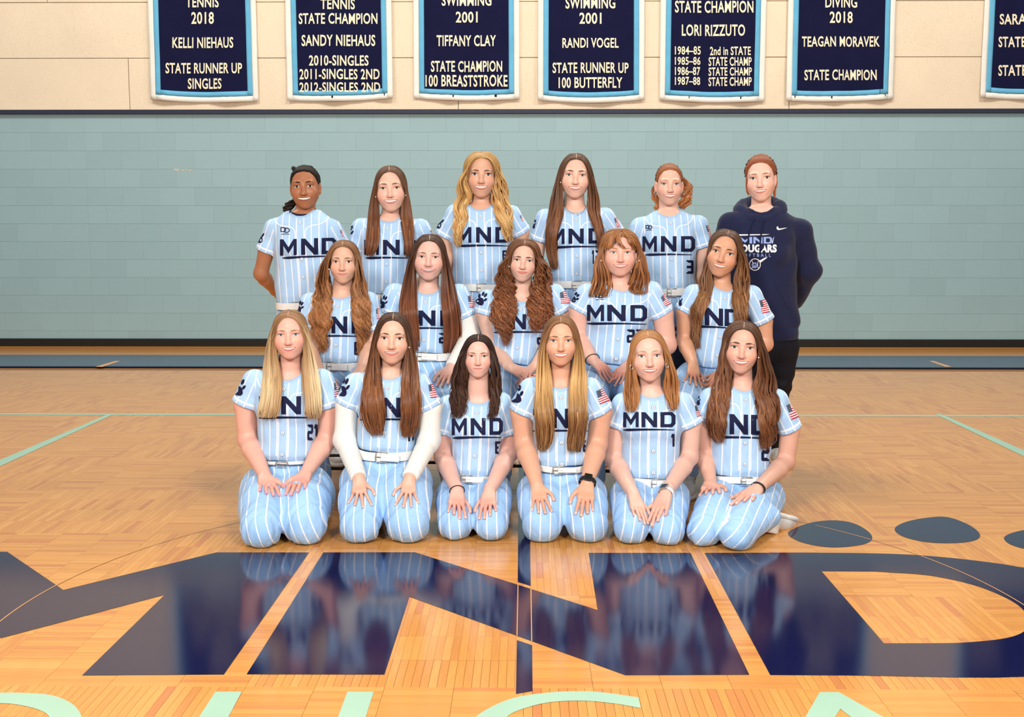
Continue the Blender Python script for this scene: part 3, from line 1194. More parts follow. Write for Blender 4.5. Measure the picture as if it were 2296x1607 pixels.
def build_person(S):
    ox, oy, sc = S['T']
    X = lambda p: (ox + p[0] / sc, oy + p[1] / sc)
    Yt = S['Y']
    f = dict(S.get('face', {}))
    q = Person()
    # ---- head frame
    hc = S['head']                       # cx, top, eye, chin
    Yh = Yt + S.get('dh', -.02)
    pe = P(*X((hc[0], hc[2])), Yh - .085)
    mpp = (Yh - .085) / FPX
    HS = (hc[3] - hc[2]) / sc * mpp / .112 * S.get('hs', 1.0)
    facing = np.array([0, -1, 0.0]) * .6 + nrm(c_pos - pe) * .4
    R = rot_head(S.get('roll', 0), S.get('yaw', 0), S.get('pitch', 0), facing)
    C = pe - R @ np.array([0, 0, .083 * HS])
    q.C, q.R, q.HS = C, R, HS
    toh = lambda p: (((p - C) @ R) / (HS * .001)).astype(np.float32)
    frh = lambda p: np.asarray(p, float) * (HS * .001) @ R.T + C
    # ---- torso frame
    NBpx = X(S['collar'])
    NB = P(NBpx[0], NBpx[1] - 3, Yt)
    HEM = P(*X(S['hem']), Yt + S.get('lean', 0.0))
    tx, tu, tf = frame_from(NB - HEM, np.array([math.sin(math.radians(S.get('turn', 0))), -1, 0]))
    L = float(np.linalg.norm(NB - HEM))
    mp = Yt / FPX / sc
    wa, ca = S['waist'] * mp, S['chest'] * mp
    dep = S.get('dep', 1.0)
    tl = lambda p: (p - HEM) @ np.stack([tx, tu, tf], 1)
    SJ, tips = [], []
    for k, s in (('shL', -1), ('shR', 1)):
        t_ = P(*X(S[k]), Yt)
        tips.append(t_)
        SJ.append(t_ + tx * (-s) * .038 - tu * .044 + tf * S.get('shf', 0.0))
    ar = S.get('ar', 1.0)
    root = empty('person', (float(HEM[0]), float(Yt), 0.0))
    tag(root, S['label'], 'person', S.get('group'))
    q.root = root
    q.X, q.S = X, S
    q.tx, q.tu, q.tf, q.HEM, q.NB, q.L, q.Yt, q.mp, q.wa = tx, tu, tf, HEM, NB, L, Yt, mp, wa
    q.hw = S.get('hemw', S['waist']) * mp
    q.kb = np.array([.104, .106, .112, .110, .112, .118, .114, .098, .074, .05]) * dep
    legs(q)

    def on_lap(p, up):
        """the pixel's point on the trousers, lifted towards the camera"""
        r = nrm(rays(*X(p)))
        h = q.pbvh.ray_cast(Vector(c_pos), Vector(r))
        if h[0] is None: return None
        return np.array(h[0]) - r * up
    # ---- arms
    arms = []
    for k, s in (('armL', -1), ('armR', 1)):
        a = S.get(k)
        i = 0 if s < 0 else 1
        J = SJ[i]
        if a is None:
            E = J + np.array([s * .05, .06, -.25]); W = E + np.array([-s * .16, .10, -.14])
            arms.append(dict(J=J, E=E, W=W, T=None, s=s, back=True)); continue
        E = P(*X(a['e']), Yt + a.get('ey', .01))
        if a.get('back'):
            W = solve_depth(E, *X(a['w']), .23, E[1], +1)
            arms.append(dict(J=J, E=E, W=W, T=None, s=s, back=True)); continue
        W = on_lap(a['w'], a.get('wup', .030))
        if W is None or W[1] > E[1] + .02 or a.get('free'): W = solve_depth(E, *X(a['w']), a.get('fl', .235), E[1], -1)
        T = on_lap(a['t'], a.get('tup', .009))
        if S['pose'] == 'sit' and W[1] > Yt - .19: W = P(*X(a['w']), Yt - .19)
        if T is None or a.get('free'): T = solve_depth(W, *X(a['t']), a.get('hl', .168), W[1], -1)
        if S['pose'] == 'kneel' and T[1] > W[1] - .03: T = P(*X(a['t']), W[1] - .03)
        if S['pose'] == 'sit':
            T = P(*X(a['t']), min(T[1], W[1] - a.get('dy', .06)))
        arms.append(dict(J=J, E=E, W=W, T=T, s=s, back=False, hp=a))
    long_sl = S.get('long')
    hood = S.get('hoodie')
    # ---- jersey field
    kt = np.array([-.12, 0.0, .06, .2, .42, .66, .8, .92, 1.02, 1.15])
    hw = S.get('hemw', S['waist']) * mp
    ka = np.array([hw * .97, hw, max(hw, wa) * 1.03, wa * 1.01, (wa + ca) * .5, ca, ca * 1.0, ca * .92, ca * .66, ca * .4])
    kb = np.array([.104, .106, .112, .110, .112, .118, .114, .098, .074, .05]) * dep
    sh_r = .052 * S.get('shr', 1.0)
    slf = S.get('slf', .60)
    sle = []
    for A in arms:
        e_px = S.get('slL' if A['s'] < 0 else 'slR')
        d0 = A['E'] - A['J']
        k0 = .55
        e0 = A['J'] + d0 * .55
        for _ in range(2 if e_px is not None else 0):                        # the sleeve points to the middle of its own opening
            e0 = P(*X(e_px), A['J'][1] + (A['E'][1] - A['J'][1]) * k0)
            k0 = float(np.clip(((e0 - A['J']) @ d0) / (d0 @ d0), .25, .95))
        d = e0 - A['J']
        ln = np.linalg.norm(d)
        k = float(np.clip(ln, .07, .3))
        A['M'] = A['J'] + d * .97
        sle.append((A['J'], A['J'] + d / ln * k, d / ln, k))
    hole_c = NB + tu * .062 + tf * .03
    hole_r = np.array([S.get('hole', .066), .073, .085])
    ph = S['seed'] * 1.7

    def folds(l):
        x, y, z = l[:, 0], l[:, 1], l[:, 2]
        sd = np.sign(x)
        k1 = np.sin((y * 26 + np.abs(x) * 34 + ph) + 1.5 * np.sin(x * 9 + ph)) * np.exp(-((y / L - .12) / .16) ** 2)
        k2 = np.sin((y * 30 - np.abs(x) * 42 + ph * 2)) * np.exp(-((y / L - .58) / .16) ** 2) * np.clip((np.abs(x) - .05) * 12, 0, 1)
        k3 = np.sin(x * 40 + 2 * np.sin(y * 9 + ph) + ph) * np.clip(.6 - y / L, 0, 1)
        return k1 * .0056 + k2 * .0042 + k3 * .0032

    def torso_raw(p, off=0.0):
        l = tl(p)
        t = l[:, 1] / L
        a = np.interp(t, kt, ka) - off
        b = np.interp(t, kt, kb) - off
        xx, zz = l[:, 0] / a, (l[:, 2]) / b
        rr = (np.abs(xx) ** 2.4 + np.abs(zz) ** 2.4 + 1e-9) ** (1 / 2.4)
        d = (rr - 1) * (a * np.abs(xx) + b * np.abs(zz) + 1e-6) / (np.abs(xx) + np.abs(zz) + 1e-6)
        d = smax(d, l[:, 1] - (L + .030), .02)
        return d, l

    bust = S.get('bust', 1.0)
    bcs = [HEM + tu * L * .64 + tx * s * ca * .42 + tf * kb[5] * .62 for s in (-1, 1)]

    def cloth_core(p, off=0.0):
        d, l = torso_raw(p, off)
        for bc in bcs:
            d = smin(d, ell(p, bc, (.062 - off, .062 - off, (.052 * bust) - off)), .04)
        nk = NB + tu * (.016 - sh_r)
        for J, s in zip(SJ, (-1, 1)):
            d = smin(d, cone(p, nk + tx * s * .05, J, sh_r + .004 - off, sh_r - off), .035)
        return d, l

    def hole_dist(p):
        l = (p - hole_c) @ np.stack([tx, tu, tf], 1)
        return ell(l.astype(np.float32), (0, 0, 0), hole_r)

    def jersey_full(p):
        d, l = cloth_core(p)
        d = d + folds(l) * (1.0 if not hood else 1.6)
        d = smax(d, -l[:, 1] - .008 + .004 * np.sin(l[:, 0] * 22 + ph), .008)
        for (J, E, ax, k), A in zip(sle, arms):
            r1 = .056 * S.get('slr', ar)
            if hood:
                s_ = smin(cone(p, J, A['E'], sh_r * 1.05, .064), cone(p, A['E'], A['W'], .063, .046), .03)
                t = (p - A['J']) @ ax
                s_ = s_ + .0035 * np.sin(t * 55 + l[:, 2] * 30) * np.clip(t * 8 - .4, 0, 1)
            else:
                s_ = cone(p, J, E + ax * .05, sh_r, r1 + .004)
                t = (p - J) @ ax
                s_ = s_ + .0022 * np.sin(t * 70 + l[:, 2] * 40 + ph) * np.clip(t / .05, 0, 1)
                s_ = smax(s_, t - k, .004)
            d = smin(d, s_, .022)
        return smax(d, -hole_dist(p), .006)

    # ---- skin field
    def lap_normal(hp):
        acc = np.array([hp.get('nx', 0) * 1.0, -.55, .84]) * .6
        for t in (.25, .5, .75):
            for o in (-26, 0, 26):
                cx = hp['w'][0] + (hp['t'][0] - hp['w'][0]) * t + o * sc / 2.9
                cy = hp['w'][1] + (hp['t'][1] - hp['w'][1]) * t
                h = q.pbvh.ray_cast(Vector(c_pos), Vector(nrm(rays(*X((cx, cy))))))
                if h[0] is not None:
                    n_ = np.array(h[1])
                    acc = acc + n_ * (1 if n_[1] < 0 else -1) * .35
        return nrm(acc)

    def drape(Rm, hs, W, cc):
        """let each finger joint rest on the trousers below it"""
        for fi, (pts, r) in enumerate(cc):
            for k in range(1, len(pts)):
                wp = W + Rm @ (pts[k] * hs * .001)
                h = q.pbvh.ray_cast(Vector(wp + Rm[:, 2] * .09), Vector(-Rm[:, 2]), .16)
                if h[0] is None: continue
                z = float((np.array(h[0]) - W) @ Rm[:, 2]) / (hs * .001) + r * (1.0, .95, .9, .82)[k]
                pts[k] = np.array([pts[k][0], pts[k][1], pts[k][2] + np.clip(z - pts[k][2], -22, 60)])
    chains = []
    for A in arms:
        if A['T'] is None: chains.append(None); continue
        hp = A['hp']
        xh = nrm(A['T'] - A['W'])
        nz = lap_normal(hp)
        nz = nrm(nz - xh * (nz @ xh))
        yh = np.cross(nz, xh)
        if yh[0] * A['s'] > 0: yh = -yh          # the thumb lies towards the middle of the body
        if hp.get('flip'): yh = -yh
        hs = float(np.clip(np.linalg.norm(A['T'] - A['W']) / .172, .85, 1.08)) * hp.get('hs', 1.0)
        Rm, cc = np.stack([xh, yh, nz], 1), hand_chain(hp)
        drape(Rm, hs, A['W'], cc)
        chains.append((Rm, hs, cc))

    def limb_fn(p):
        d = np.full(len(p), 1.0, np.float32)
        for A, ch in zip(arms, chains):
            J, E, W = A['J'], A['E'], A['W']
            lim = np.linalg.norm((J + W) / 2 - E) + .30
            m = np.linalg.norm(p - E, axis=1) < lim + .2
            if not m.any(): continue
            pm = p[m]
            u = smin(cone(pm, J, A['M'], .044 * ar, .043 * ar), cone(pm, A['M'], E, .043 * ar, .037 * ar), .01)
            md = E + (W - E) * .28
            w_ = smin(cone(pm, E, md, .037 * ar, .039 * ar), cone(pm, md, W, .039 * ar, .0245 * (ar * .5 + .5)), .01)
            a_ = smin(u, w_, .02)
            if ch is not None:
                Rm, hs, cc = ch
                near = np.linalg.norm(pm - W, axis=1) < .27
                if near.any():
                    hd = hand_sdf((((pm[near] - W) @ Rm) / (hs * .001)).astype(np.float32), cc) * (hs * .001)
                    a_[near] = smin(a_[near], hd.astype(np.float32), .008)
            elif A['back']:
                a_ = smin(a_, cone(pm, W, W + nrm(W - E) * .14, .026, .022), .02)
            d[m] = np.minimum(d[m], a_)
        return d

    nk0 = frh((0, -66, -22))
    nk1 = NB + tu * (-.03) - tf * .002
    nr = S.get('neck', 1.0) * .051

    def skin_fn(p):
        p = p.astype(np.float32)
        d = limb_fn(p)
        # neck and the chest under the collar
        n_ = cone(p, nk0, nk1, nr, nr * 1.08)
        cc, _ = cloth_core(p, .010)
        ch = smax(cc, np.linalg.norm(p - (NB - tu * .02), axis=1) - .125, .01)
        n_ = smin(n_, ch, .022)
        bar = cone(p, SJ[0], SJ[1], .030, .030)
        n_ = smin(n_, bar, .02)
        m = np.linalg.norm(p - C, axis=1) < .24
        if m.any():
            hd = head_sdf(toh(p[m]), f) * (HS * .001)
            n_[m] = smin(n_[m], hd, .012)
        return smin(d, n_, .015)

    pts = [C + np.array([0, 0, .13]), C - np.array([.14, .15, .1]), C + np.array([.14, .15, .1]), nk1]
    for A in arms:
        pts += [A['J'], A['E'], A['W']] + ([A['T']] if A['T'] is not None else [A['W'] + nrm(A['W'] - A['E']) * .15])
    pts = np.array(pts)
    lo, hi = pts.min(0) - .07, pts.max(0) + .07
    V, Q = sdf_mesh(skin_fn, lo, hi, .0034)
    # ---- skin colour: flushed cheeks, nose, ears, knuckles
    base = np.array(lin(S['skin'])[:3])
    red = base * np.array([1.0, .62, .58])
    hv = toh(V)
    bl = S.get('blush', .35)
    w = np.zeros(len(V))
    for cx, cy, cz, rr, k in ((42, -32, 62, 24, 1.0), (-42, -32, 62, 24, 1.0), (0, -38, 104, 13, .8), (74, -14, -6, 24, .9), (-74, -14, -6, 24, .9), (0, -98, 70, 14, .35)):
        w = np.maximum(w, k * np.exp(-((hv - np.array([cx, cy, cz])) ** 2).sum(1) / rr ** 2))
    for A, ch in zip(arms, chains):
        if ch is None: continue
        Rm, hs, cc = ch
        lh = ((V - A['W']) @ Rm) / (hs * .001)
        nearh = np.exp(-np.clip(np.linalg.norm(lh - np.array([120, 0, 0]), axis=1) - 40, 0, None) ** 2 / 900)
        w = np.maximum(w, .8 * nearh)
        for (cp, r) in cc:
            for k in (0, 1, 2):
                w = np.maximum(w, .9 * np.exp(-((lh - cp[k] - np.array([0, 0, 6])) ** 2).sum(1) / 90))
        w = np.maximum(w, .7 * np.exp(-((V - A['E']) ** 2).sum(1) / .05 ** 2))
    mott = .5 + .5 * np.sin(V[:, 0] * 61 + np.sin(V[:, 2] * 47) * 2) * np.sin(V[:, 1] * 53 + V[:, 2] * 39)
    col = base[None] * (1 - (w * bl)[:, None]) + red[None] * (w * bl)[:, None]
    col = col * (.97 + .05 * mott)[:, None]

    me = mesh_np('body', V, Q, [M_SKIN])
    cattr(me, 'Col', col)
    bo = add_obj('body', me, root)
    md = bo.modifiers.new('lighten', 'DECIMATE'); md.ratio = .29
    build_face(q, S, f, root, head_fr=frh)
    sb = None
    if S.get('necklace') or S.get('under'):
        sb = BVHTree.FromPolygons([tuple(v) for v in V.tolist()], Q.tolist())
    if S.get('under'):
        cv = [(398, 536), (408, 556), (430, 572), (462, 583), (505, 588), (545, 588), (588, 584), (622, 571), (646, 552), (658, 533)]
        rows = []
        for dy, lf in ((-9, .001), (-5, .0045), (10, .0045), (30, .004)):
            rows.append([])
            for p in cv:
                r_ = nrm(rays(*X((p[0] + (529 - p[0]) * (-.0 if dy > 0 else .04), p[1] + dy))))
                h = sb.ray_cast(Vector(c_pos), Vector(r_))
                rows[-1].append(np.array(h[0]) + np.array(h[1]) * lf if h[0] is not None else c_pos + r_ * 6.0)
        obj('undershirt_collar', resample(np.array(rows), 30).reshape(-1, 3), strip_faces(4, 30), M_TWILL, root)
    # ---- jersey or hoodie
    jp = np.array([HEM - tu * .03, NB + tu * .1] + [s_[1] + s_[2] * .02 for s_ in sle] + tips + [HEM + tx * (max(wa, ca) + .02), HEM - tx * (max(wa, ca) + .02)])
    if hood: jp = np.concatenate([jp, np.array([a['W'] for a in arms]), np.array([a['E'] for a in arms])])
    lo, hi = jp.min(0) - .09, jp.max(0) + .09
    lo[1] = min(lo[1], HEM[1] - .16, NB[1] - .16); hi[1] = max(hi[1], HEM[1] + .15, NB[1] + .15)
    JV, JQ = sdf_mesh(lambda p: jersey_full(p.astype(np.float32)), lo, hi, .0068)
    JV = relax(JV, JQ, 1, .4)
    name = 'hoodie' if hood else 'jersey'
    jm = mesh_np(name, JV, JQ, [M_HOODIE if hood else M_JERSEY])
    if not hood:
        l = tl(JV)
        fattr(jm, 'su', l[:, 0] + .01975)
        dst = []; uu = []; vv = []
        for (J, E, ax, k), A in zip(sle, arms):
            dS = cone(JV.astype(np.float32), J + ax * .02, E, .05, .056)
            n_ = nrm(np.cross(ax, tf))
            uu.append((JV - J) @ n_ + .01); vv.append(k - (JV - J) @ ax); dst.append(dS)
        pick = (dst[1] < dst[0])
        dmin = np.where(pick, dst[1], dst[0])
        cd, _ = torso_raw(JV.astype(np.float32))
        fattr(jm, 'ss', np.where(pick, uu[1], uu[0]))
        fattr(jm, 'sv', np.where(pick, vv[1], vv[0]))
        # the sleeve begins at the armhole, a plane leaning through the shoulder joint
        arm_m = np.full(len(JV), -1.0)
        for i, s in ((0, -1), (1, 1)):
            n_ = nrm(tx * s * 1.0 + sle[i][2] * .45 + tu * .12)
            arm_m = np.maximum(arm_m, (JV - SJ[i]) @ n_ + .012)
        fattr(jm, 'sm', np.minimum(arm_m, .024 - dmin))
        fattr(jm, 'co', hole_dist(JV.astype(np.float32)))
    jo = add_obj(name, jm, root)
    q.jersey = jo
    q.bvh = BVHTree.FromPolygons([tuple(v) for v in JV.tolist()], JQ.tolist())
    q.frh, q.toh, q.f, q.arms, q.chains, q.sle, q.SJ = frh, toh, f, arms, chains, sle, SJ
    dress(q)
    if S.get('necklace'):
        W = []
        for p in ((392, 596), (408, 622), (435, 645), (475, 664), (517, 676), (552, 660), (578, 632), (590, 604)):
            r_ = Vector(nrm(rays(*X(p))))
            h = min((k_[0] for k_ in (sb.ray_cast(Vector(c_pos), r_), q.bvh.ray_cast(Vector(c_pos), r_)) if k_[0] is not None), key=lambda v: v[1], default=None)
            if h is not None: W.append(np.array(h) + np.array([0, -.002, 0]))
        mb = MB(); mb.tube(resample(np.array(W)[None], 24)[0], .0011, 5)
        mb.box(W[4] - .003, W[4] + .003)
        mb.done('necklace', M_SILVER, root, smooth=True)

    hair(q)
    return q


# ------------------------------------------------------------------ faces


def face_patch(name, uv, faces, f, frh, lift, mats, parent, mat_idx=None, smooth=True):
    z = head_trace(uv[:, 0], uv[:, 1], f) + lift
    return obj(name, frh(np.stack([uv[:, 0], uv[:, 1], z], -1)), faces, mats, parent, smooth, mat_idx)


def strip_faces(nu, nv):
    i = np.arange(nu - 1)[:, None]; j = np.arange(nv - 1)[None]
    return np.stack([i * nv + j, (i + 1) * nv + j, (i + 1) * nv + j + 1, i * nv + j + 1], -1).reshape(-1, 4)


def build_face(q, S, f, root, head_fr):
    frh = head_fr
    iris = cached(_iris_c, f.get('iris', (92, 104, 112)), 'iris', .12)
    bc_ = tuple(int(.86 * a + .14 * b) for a, b in zip(f.get('brow', (96, 66, 46)), S['skin']))
    browm = cached(_brow_c, bc_, 'eyebrow_hair', .8)
    lc_ = tuple(int(.76 * a + .24 * b) for a, b in zip(f.get('lip', (206, 124, 116)), S['skin']))
    lipm = cached(_lip_c, lc_, 'lips', .42)
    op = f.get('open', 8.6) * 1.2                       # eye opening
    ew = f.get('ew', 29.5)
    ex = f.get('ex', 33.5)
    gaze = f.get('gaze', 0.0)
    for s in (-1, 1):
        nu, nv = 47, 19
        U = np.linspace(-1, 1, nu)
        inner = -s                                 # inner corner side
        up = op * .60 * (1 - np.abs(U) ** 2.3) ** .8
        dn = -op * .42 * (1 - np.abs(U) ** 2.0) ** .9
        cant = U * s * .25                        # outer corner a little higher
        uv = np.zeros((nu, nv, 2))
        tt = np.linspace(0, 1, nv)
        uv[..., 0] = (s * ex + U * ew / 2)[:, None]
        uv[..., 1] = (dn + cant)[:, None] * (1 - tt) + (up + cant)[:, None] * tt
        fl = uv.reshape(-1, 2)
        rr = np.maximum(np.abs(np.repeat(U, nv)), np.abs(np.tile(tt * 2 - 1, nu)))
        lift = .45 + 1.2 * (1 - rr ** 2)
        fc = strip_faces(nu, nv)
        cen = fl[fc].mean(1)
        r = np.hypot(cen[:, 0] - s * ex - gaze, cen[:, 1] - .6)
        mi = np.where(r < 2.5, 2, np.where(r < 6.2, 1, 0))
        face_patch('eye', fl, fc, f, frh, lift, [M_SCLERA, iris, M_PUPIL], root, mi)
        # lashes: a thin dark tube on the upper edge, and a fold of skin above it, its shading put in a darker skin colour
        m = MB()
        e = np.stack([s * ex + U * ew / 2 * 1.04, up + cant + .4], -1)
        z = head_trace(e[:, 0], e[:, 1], f) + 2.1
        m.tube(frh(np.stack([e[:, 0], e[:, 1], z], -1)), (.40 + .75 * np.clip(1 - U ** 2, 0, 1) + .3 * (U * s > 0)) * .001 * q.HS * f.get('lash', 1), 5)
        m2 = MB()
        e = np.stack([s * ex + U * ew / 2 * 1.05, up + cant + 1.9 + .6 * (1 - U ** 2)], -1)
        z = head_trace(e[:, 0], e[:, 1], f) + .35
        m2.tube(frh(np.stack([e[:, 0], e[:, 1], z], -1)), (.5 + 1.25 * np.clip(1 - U ** 2, 0, 1)) * .001 * q.HS, 6)
        m2.done('eyelid', cached(_part_c, tuple(int(v * k_) for v, k_ in zip(S['skin'], (.93, .86, .84))), 'shaded_eyelid_skin', .5), root, smooth=True)
        m.done('eyelashes', f.get('lashmat', M_LASH), root, smooth=True)
        # brow
        nb = 25
        t = np.linspace(0, 1, nb)
        b0, b1, b2 = f.get('browh', (17.0, 23.0, 17.5))
        b0 += 1.6; b1 = b0 + (b1 - b0) * .62; b2 = b0 + (b2 - b0) * .8 + .8
        bx = s * (12 + t * 38.5 * f.get('browl', 1))
        by = b0 + (b1 - b0) * np.sin(np.clip(t / .66, 0, 1) * math.pi / 2) - (b1 - b2) * np.clip((t - .66) / .34, 0, 1) ** 1.4
        hw = f.get('browt', 2.9) * (.75 + .55 * np.sin(np.clip(t * 1.25, 0, 1) * math.pi)) * np.clip((1 - t) * 2.0, .42, 1) * np.clip(t * 5 + .45, 0, 1)
        rows = np.linspace(-1, 1, 5)
        uv = np.stack([np.repeat(bx, 5), np.repeat(by, 5) + np.tile(rows, nb) * np.repeat(hw, 5)], -1)
        lift = np.tile(1 - rows ** 2, nb) * 1.1 + .15
        face_patch('eyebrow', uv, strip_faces(nb, 5), f, frh, lift, [browm], root)
    # mouth
    my = f.get('my', -62.0)
    mw = f.get('mw', 28.0) * 1.18
    c = f.get('smile', 4.0)
    o = f.get('teeth', 7.0) * 1.15
    ul, ll = f.get('ul', 4.2) * 1.2, f.get('ll', 6.4) * 1.2
    n = 41
    U = np.linspace(-1, 1, n)
    cor = my + c * (np.abs(U) ** 1.8)
    g = (1 - U ** 2)
    in_up = cor + o * .30 * g ** .6 + (.0 if o else 0)
    in_lo = cor - o * .70 * g ** .75
    if o == 0:
        in_up = cor + .25 * g; in_lo = cor - .25 * g
    out_up = in_up + ul * g ** .55 * (1 + .16 * np.exp(-((np.abs(U) - .2) / .12) ** 2) - .12 * np.exp(-(U / .1) ** 2))
    out_lo = in_lo - ll * g ** .8
    xs = U * mw
    pr = f.get('pout', 1.0)
    for nm, A, B in (('lips', in_up, out_up), ('lips', in_lo, out_lo)):
        k = 6
        tt = np.linspace(0, 1, k)
        uv = np.stack([np.repeat(xs, k), (A[:, None] * (1 - tt) + B[:, None] * tt).ravel()], -1)
        bulge = np.array([.4, 1.8, 2.3, 1.9, 1.0, .1]) * pr
        lift = (np.clip(g, 0, 1) ** .5)[:, None] * bulge[None] + .35
        fc = strip_faces(n, k)
        face_patch(nm, uv, fc if nm else fc, f, frh, lift.ravel(), [lipm], root)
    if o > 0:
        k = 5
        tt = np.linspace(0, 1, k)
        uv = np.stack([np.repeat(xs, k), (in_up[:, None] * tt + in_lo[:, None] * (1 - tt)).ravel()], -1)
        face_patch('mouth', uv, strip_faces(n, k), f, frh, np.full(len(uv), .25), [M_MOUTH], root)
        vs, fs = [], []
        tw = np.array([0, 8.2, 14.6, 21.2, 26.5]) * (mw * .86 / 26.5)
        for s in (-1, 1):
            for i in range(4):
                xa, xb = s * (tw[i] + .16), s * (tw[i + 1] - .16)
                xx = np.linspace(xa, xb, 4)
                top = np.interp(xx, xs, in_up) + .6
                lowc = np.interp(xx, xs, in_lo)
                bot = top - np.minimum((top - lowc) * f.get('show', .86), 10.5 - .5 * i) + np.array([.35, 0, 0, .35])
                b0 = len(vs)
                for j in range(4):
                    for w_ in (0, .5, 1):
                        vs.append((xx[j], top[j] * (1 - w_) + bot[j] * w_, .55 + .35 * math.sin(math.pi * (j + .5) / 4)))
                for j in range(3):
                    for w_ in range(2):
                        a = b0 + j * 3 + w_
                        fs.append((a, a + 3, a + 4, a + 1))
        vs = np.array(vs)
        face_patch('teeth', vs[:, :2], np.array(fs), f, frh, vs[:, 2], [M_TEETH], root)
        if f.get('braces'):
            m = MB()
            yv = np.interp(np.linspace(-.78, .78, 17) * mw, xs, (in_up * .55 + in_lo * .45))
            xv = np.linspace(-.78, .78, 17) * mw
            z = head_trace(xv, yv, f) + 1.2
            pw_ = frh(np.stack([xv, yv, z], -1))
            m.tube(pw_, .00045 * q.HS, 5)
            for i in range(0, 17, 2):
                cc = pw_[i]
                m.box(cc - .0014 * q.HS, cc + .0014 * q.HS)
            m.done('braces', M_SILVER, root)
    # nostrils: flat patches, the shade of the openings put in their colour
    m = MB()
    nw = f.get('nw', 1); nl = f.get('nl', 0)
    vs, fs = [], []
    for s in (-1, 1):
        a = np.linspace(0, 2 * math.pi, 10, endpoint=False)
        b0 = len(vs)
        for t in a: vs.append((s * 6.3 * nw + 3.0 * math.cos(t), -45.6 - nl + 1.25 * math.sin(t) + s * 0 + .12 * abs(3.0 * math.cos(t))))
        vs.append((s * 6.3 * nw, -45.6 - nl))
        fs += [(b0 + i, b0 + (i + 1) % 10, b0 + 10) for i in range(10)]
    face_patch('nostrils', np.array(vs), np.array(fs), f, frh, np.full(len(vs), .45), [cached(_lip_c, S.get('nostril_shade', (130, 74, 62)), 'nostril_shade', .7)], root)
    for er in f.get('earrings', ()):
        kind, s = er
        fw = f.get('fw', 1)
        c0 = frh((s * (76 * fw + f.get('earout', 0)), -36, 42 if S['hair']['style'] == 'long' else 6))
        m = MB()
        if kind == 'hoop':
            a = np.linspace(0, 2 * math.pi, 17)
            m.tube(np.stack([c0[0] + s * .002 + .0075 * np.cos(a), np.full(17, c0[1] - .006) + .003 * np.cos(a), c0[2] - .011 + .010 * np.sin(a)], -1), .0017, 6)
            m.done('earring', M_SILVER, root, smooth=True)
        else:
            bm = bmesh.new(); bmesh.ops.create_icosphere(bm, subdivisions=2, radius=.0034)
            v = np.array([w.co[:] for w in bm.verts]); fc = np.array([[w.index for w in t.verts] for t in bm.faces]); bm.free()
            m.add(v + c0 + np.array([0, -.004, -.002]), fc)
            m.done('earring', M_PEARL, root, smooth=True)
# ------------------------------------------------------------------ things sewn, printed and worn


def lay(q, pts, lift=.0016):
    """points of the photograph laid on the cloth of this person (nan where they miss)"""
    pts = np.asarray(pts, float)
    d = rays(pts[:, 0], pts[:, 1])
    out = np.full((len(pts), 3), np.nan)
    o = Vector(c_pos)
    for i in range(len(pts)):
        h = q.bvh.ray_cast(o, Vector(nrm(d[i])))
        if h[0] is not None and abs(h[0][1] - q.Yt) < .4:
            n = h[1]
            if n.dot(Vector(d[i])) > 0: n = -n
            out[i] = np.array(h[0]) + np.array(n) * lift
    return out


def lay_local(q, xy, lift=.0016):
    """points given in the torso's own plane (metres right of and above the hem centre), laid on its front"""
    out = np.full((len(xy), 3), np.nan)
    for i, (x, y) in enumerate(xy):
        o = q.HEM + q.tx * x + q.tu * y + q.tf * .5
        h = q.bvh.ray_cast(Vector(o), Vector(-q.tf))
        if h[0] is not None:
            n = np.array(h[1])
            if n @ q.tf < 0: n = -n
            out[i] = np.array(h[0]) + n * lift
    return out


def clean(V, Fc):
    ok = ~np.isnan(V[:, 0])
    Fc = np.asarray(Fc)
    Fc = Fc[ok[Fc].all(1)]
    if not len(Fc): return None, None
    # drop faces torn across an edge of the cloth
    e = np.linalg.norm(V[Fc] - V[np.roll(Fc, 1, 1)], axis=2).max(1)
    Fc = Fc[e < .045]
    if not len(Fc): return None, None
    u, inv = np.unique(Fc, return_inverse=True)
    return V[u], inv.reshape(Fc.shape)


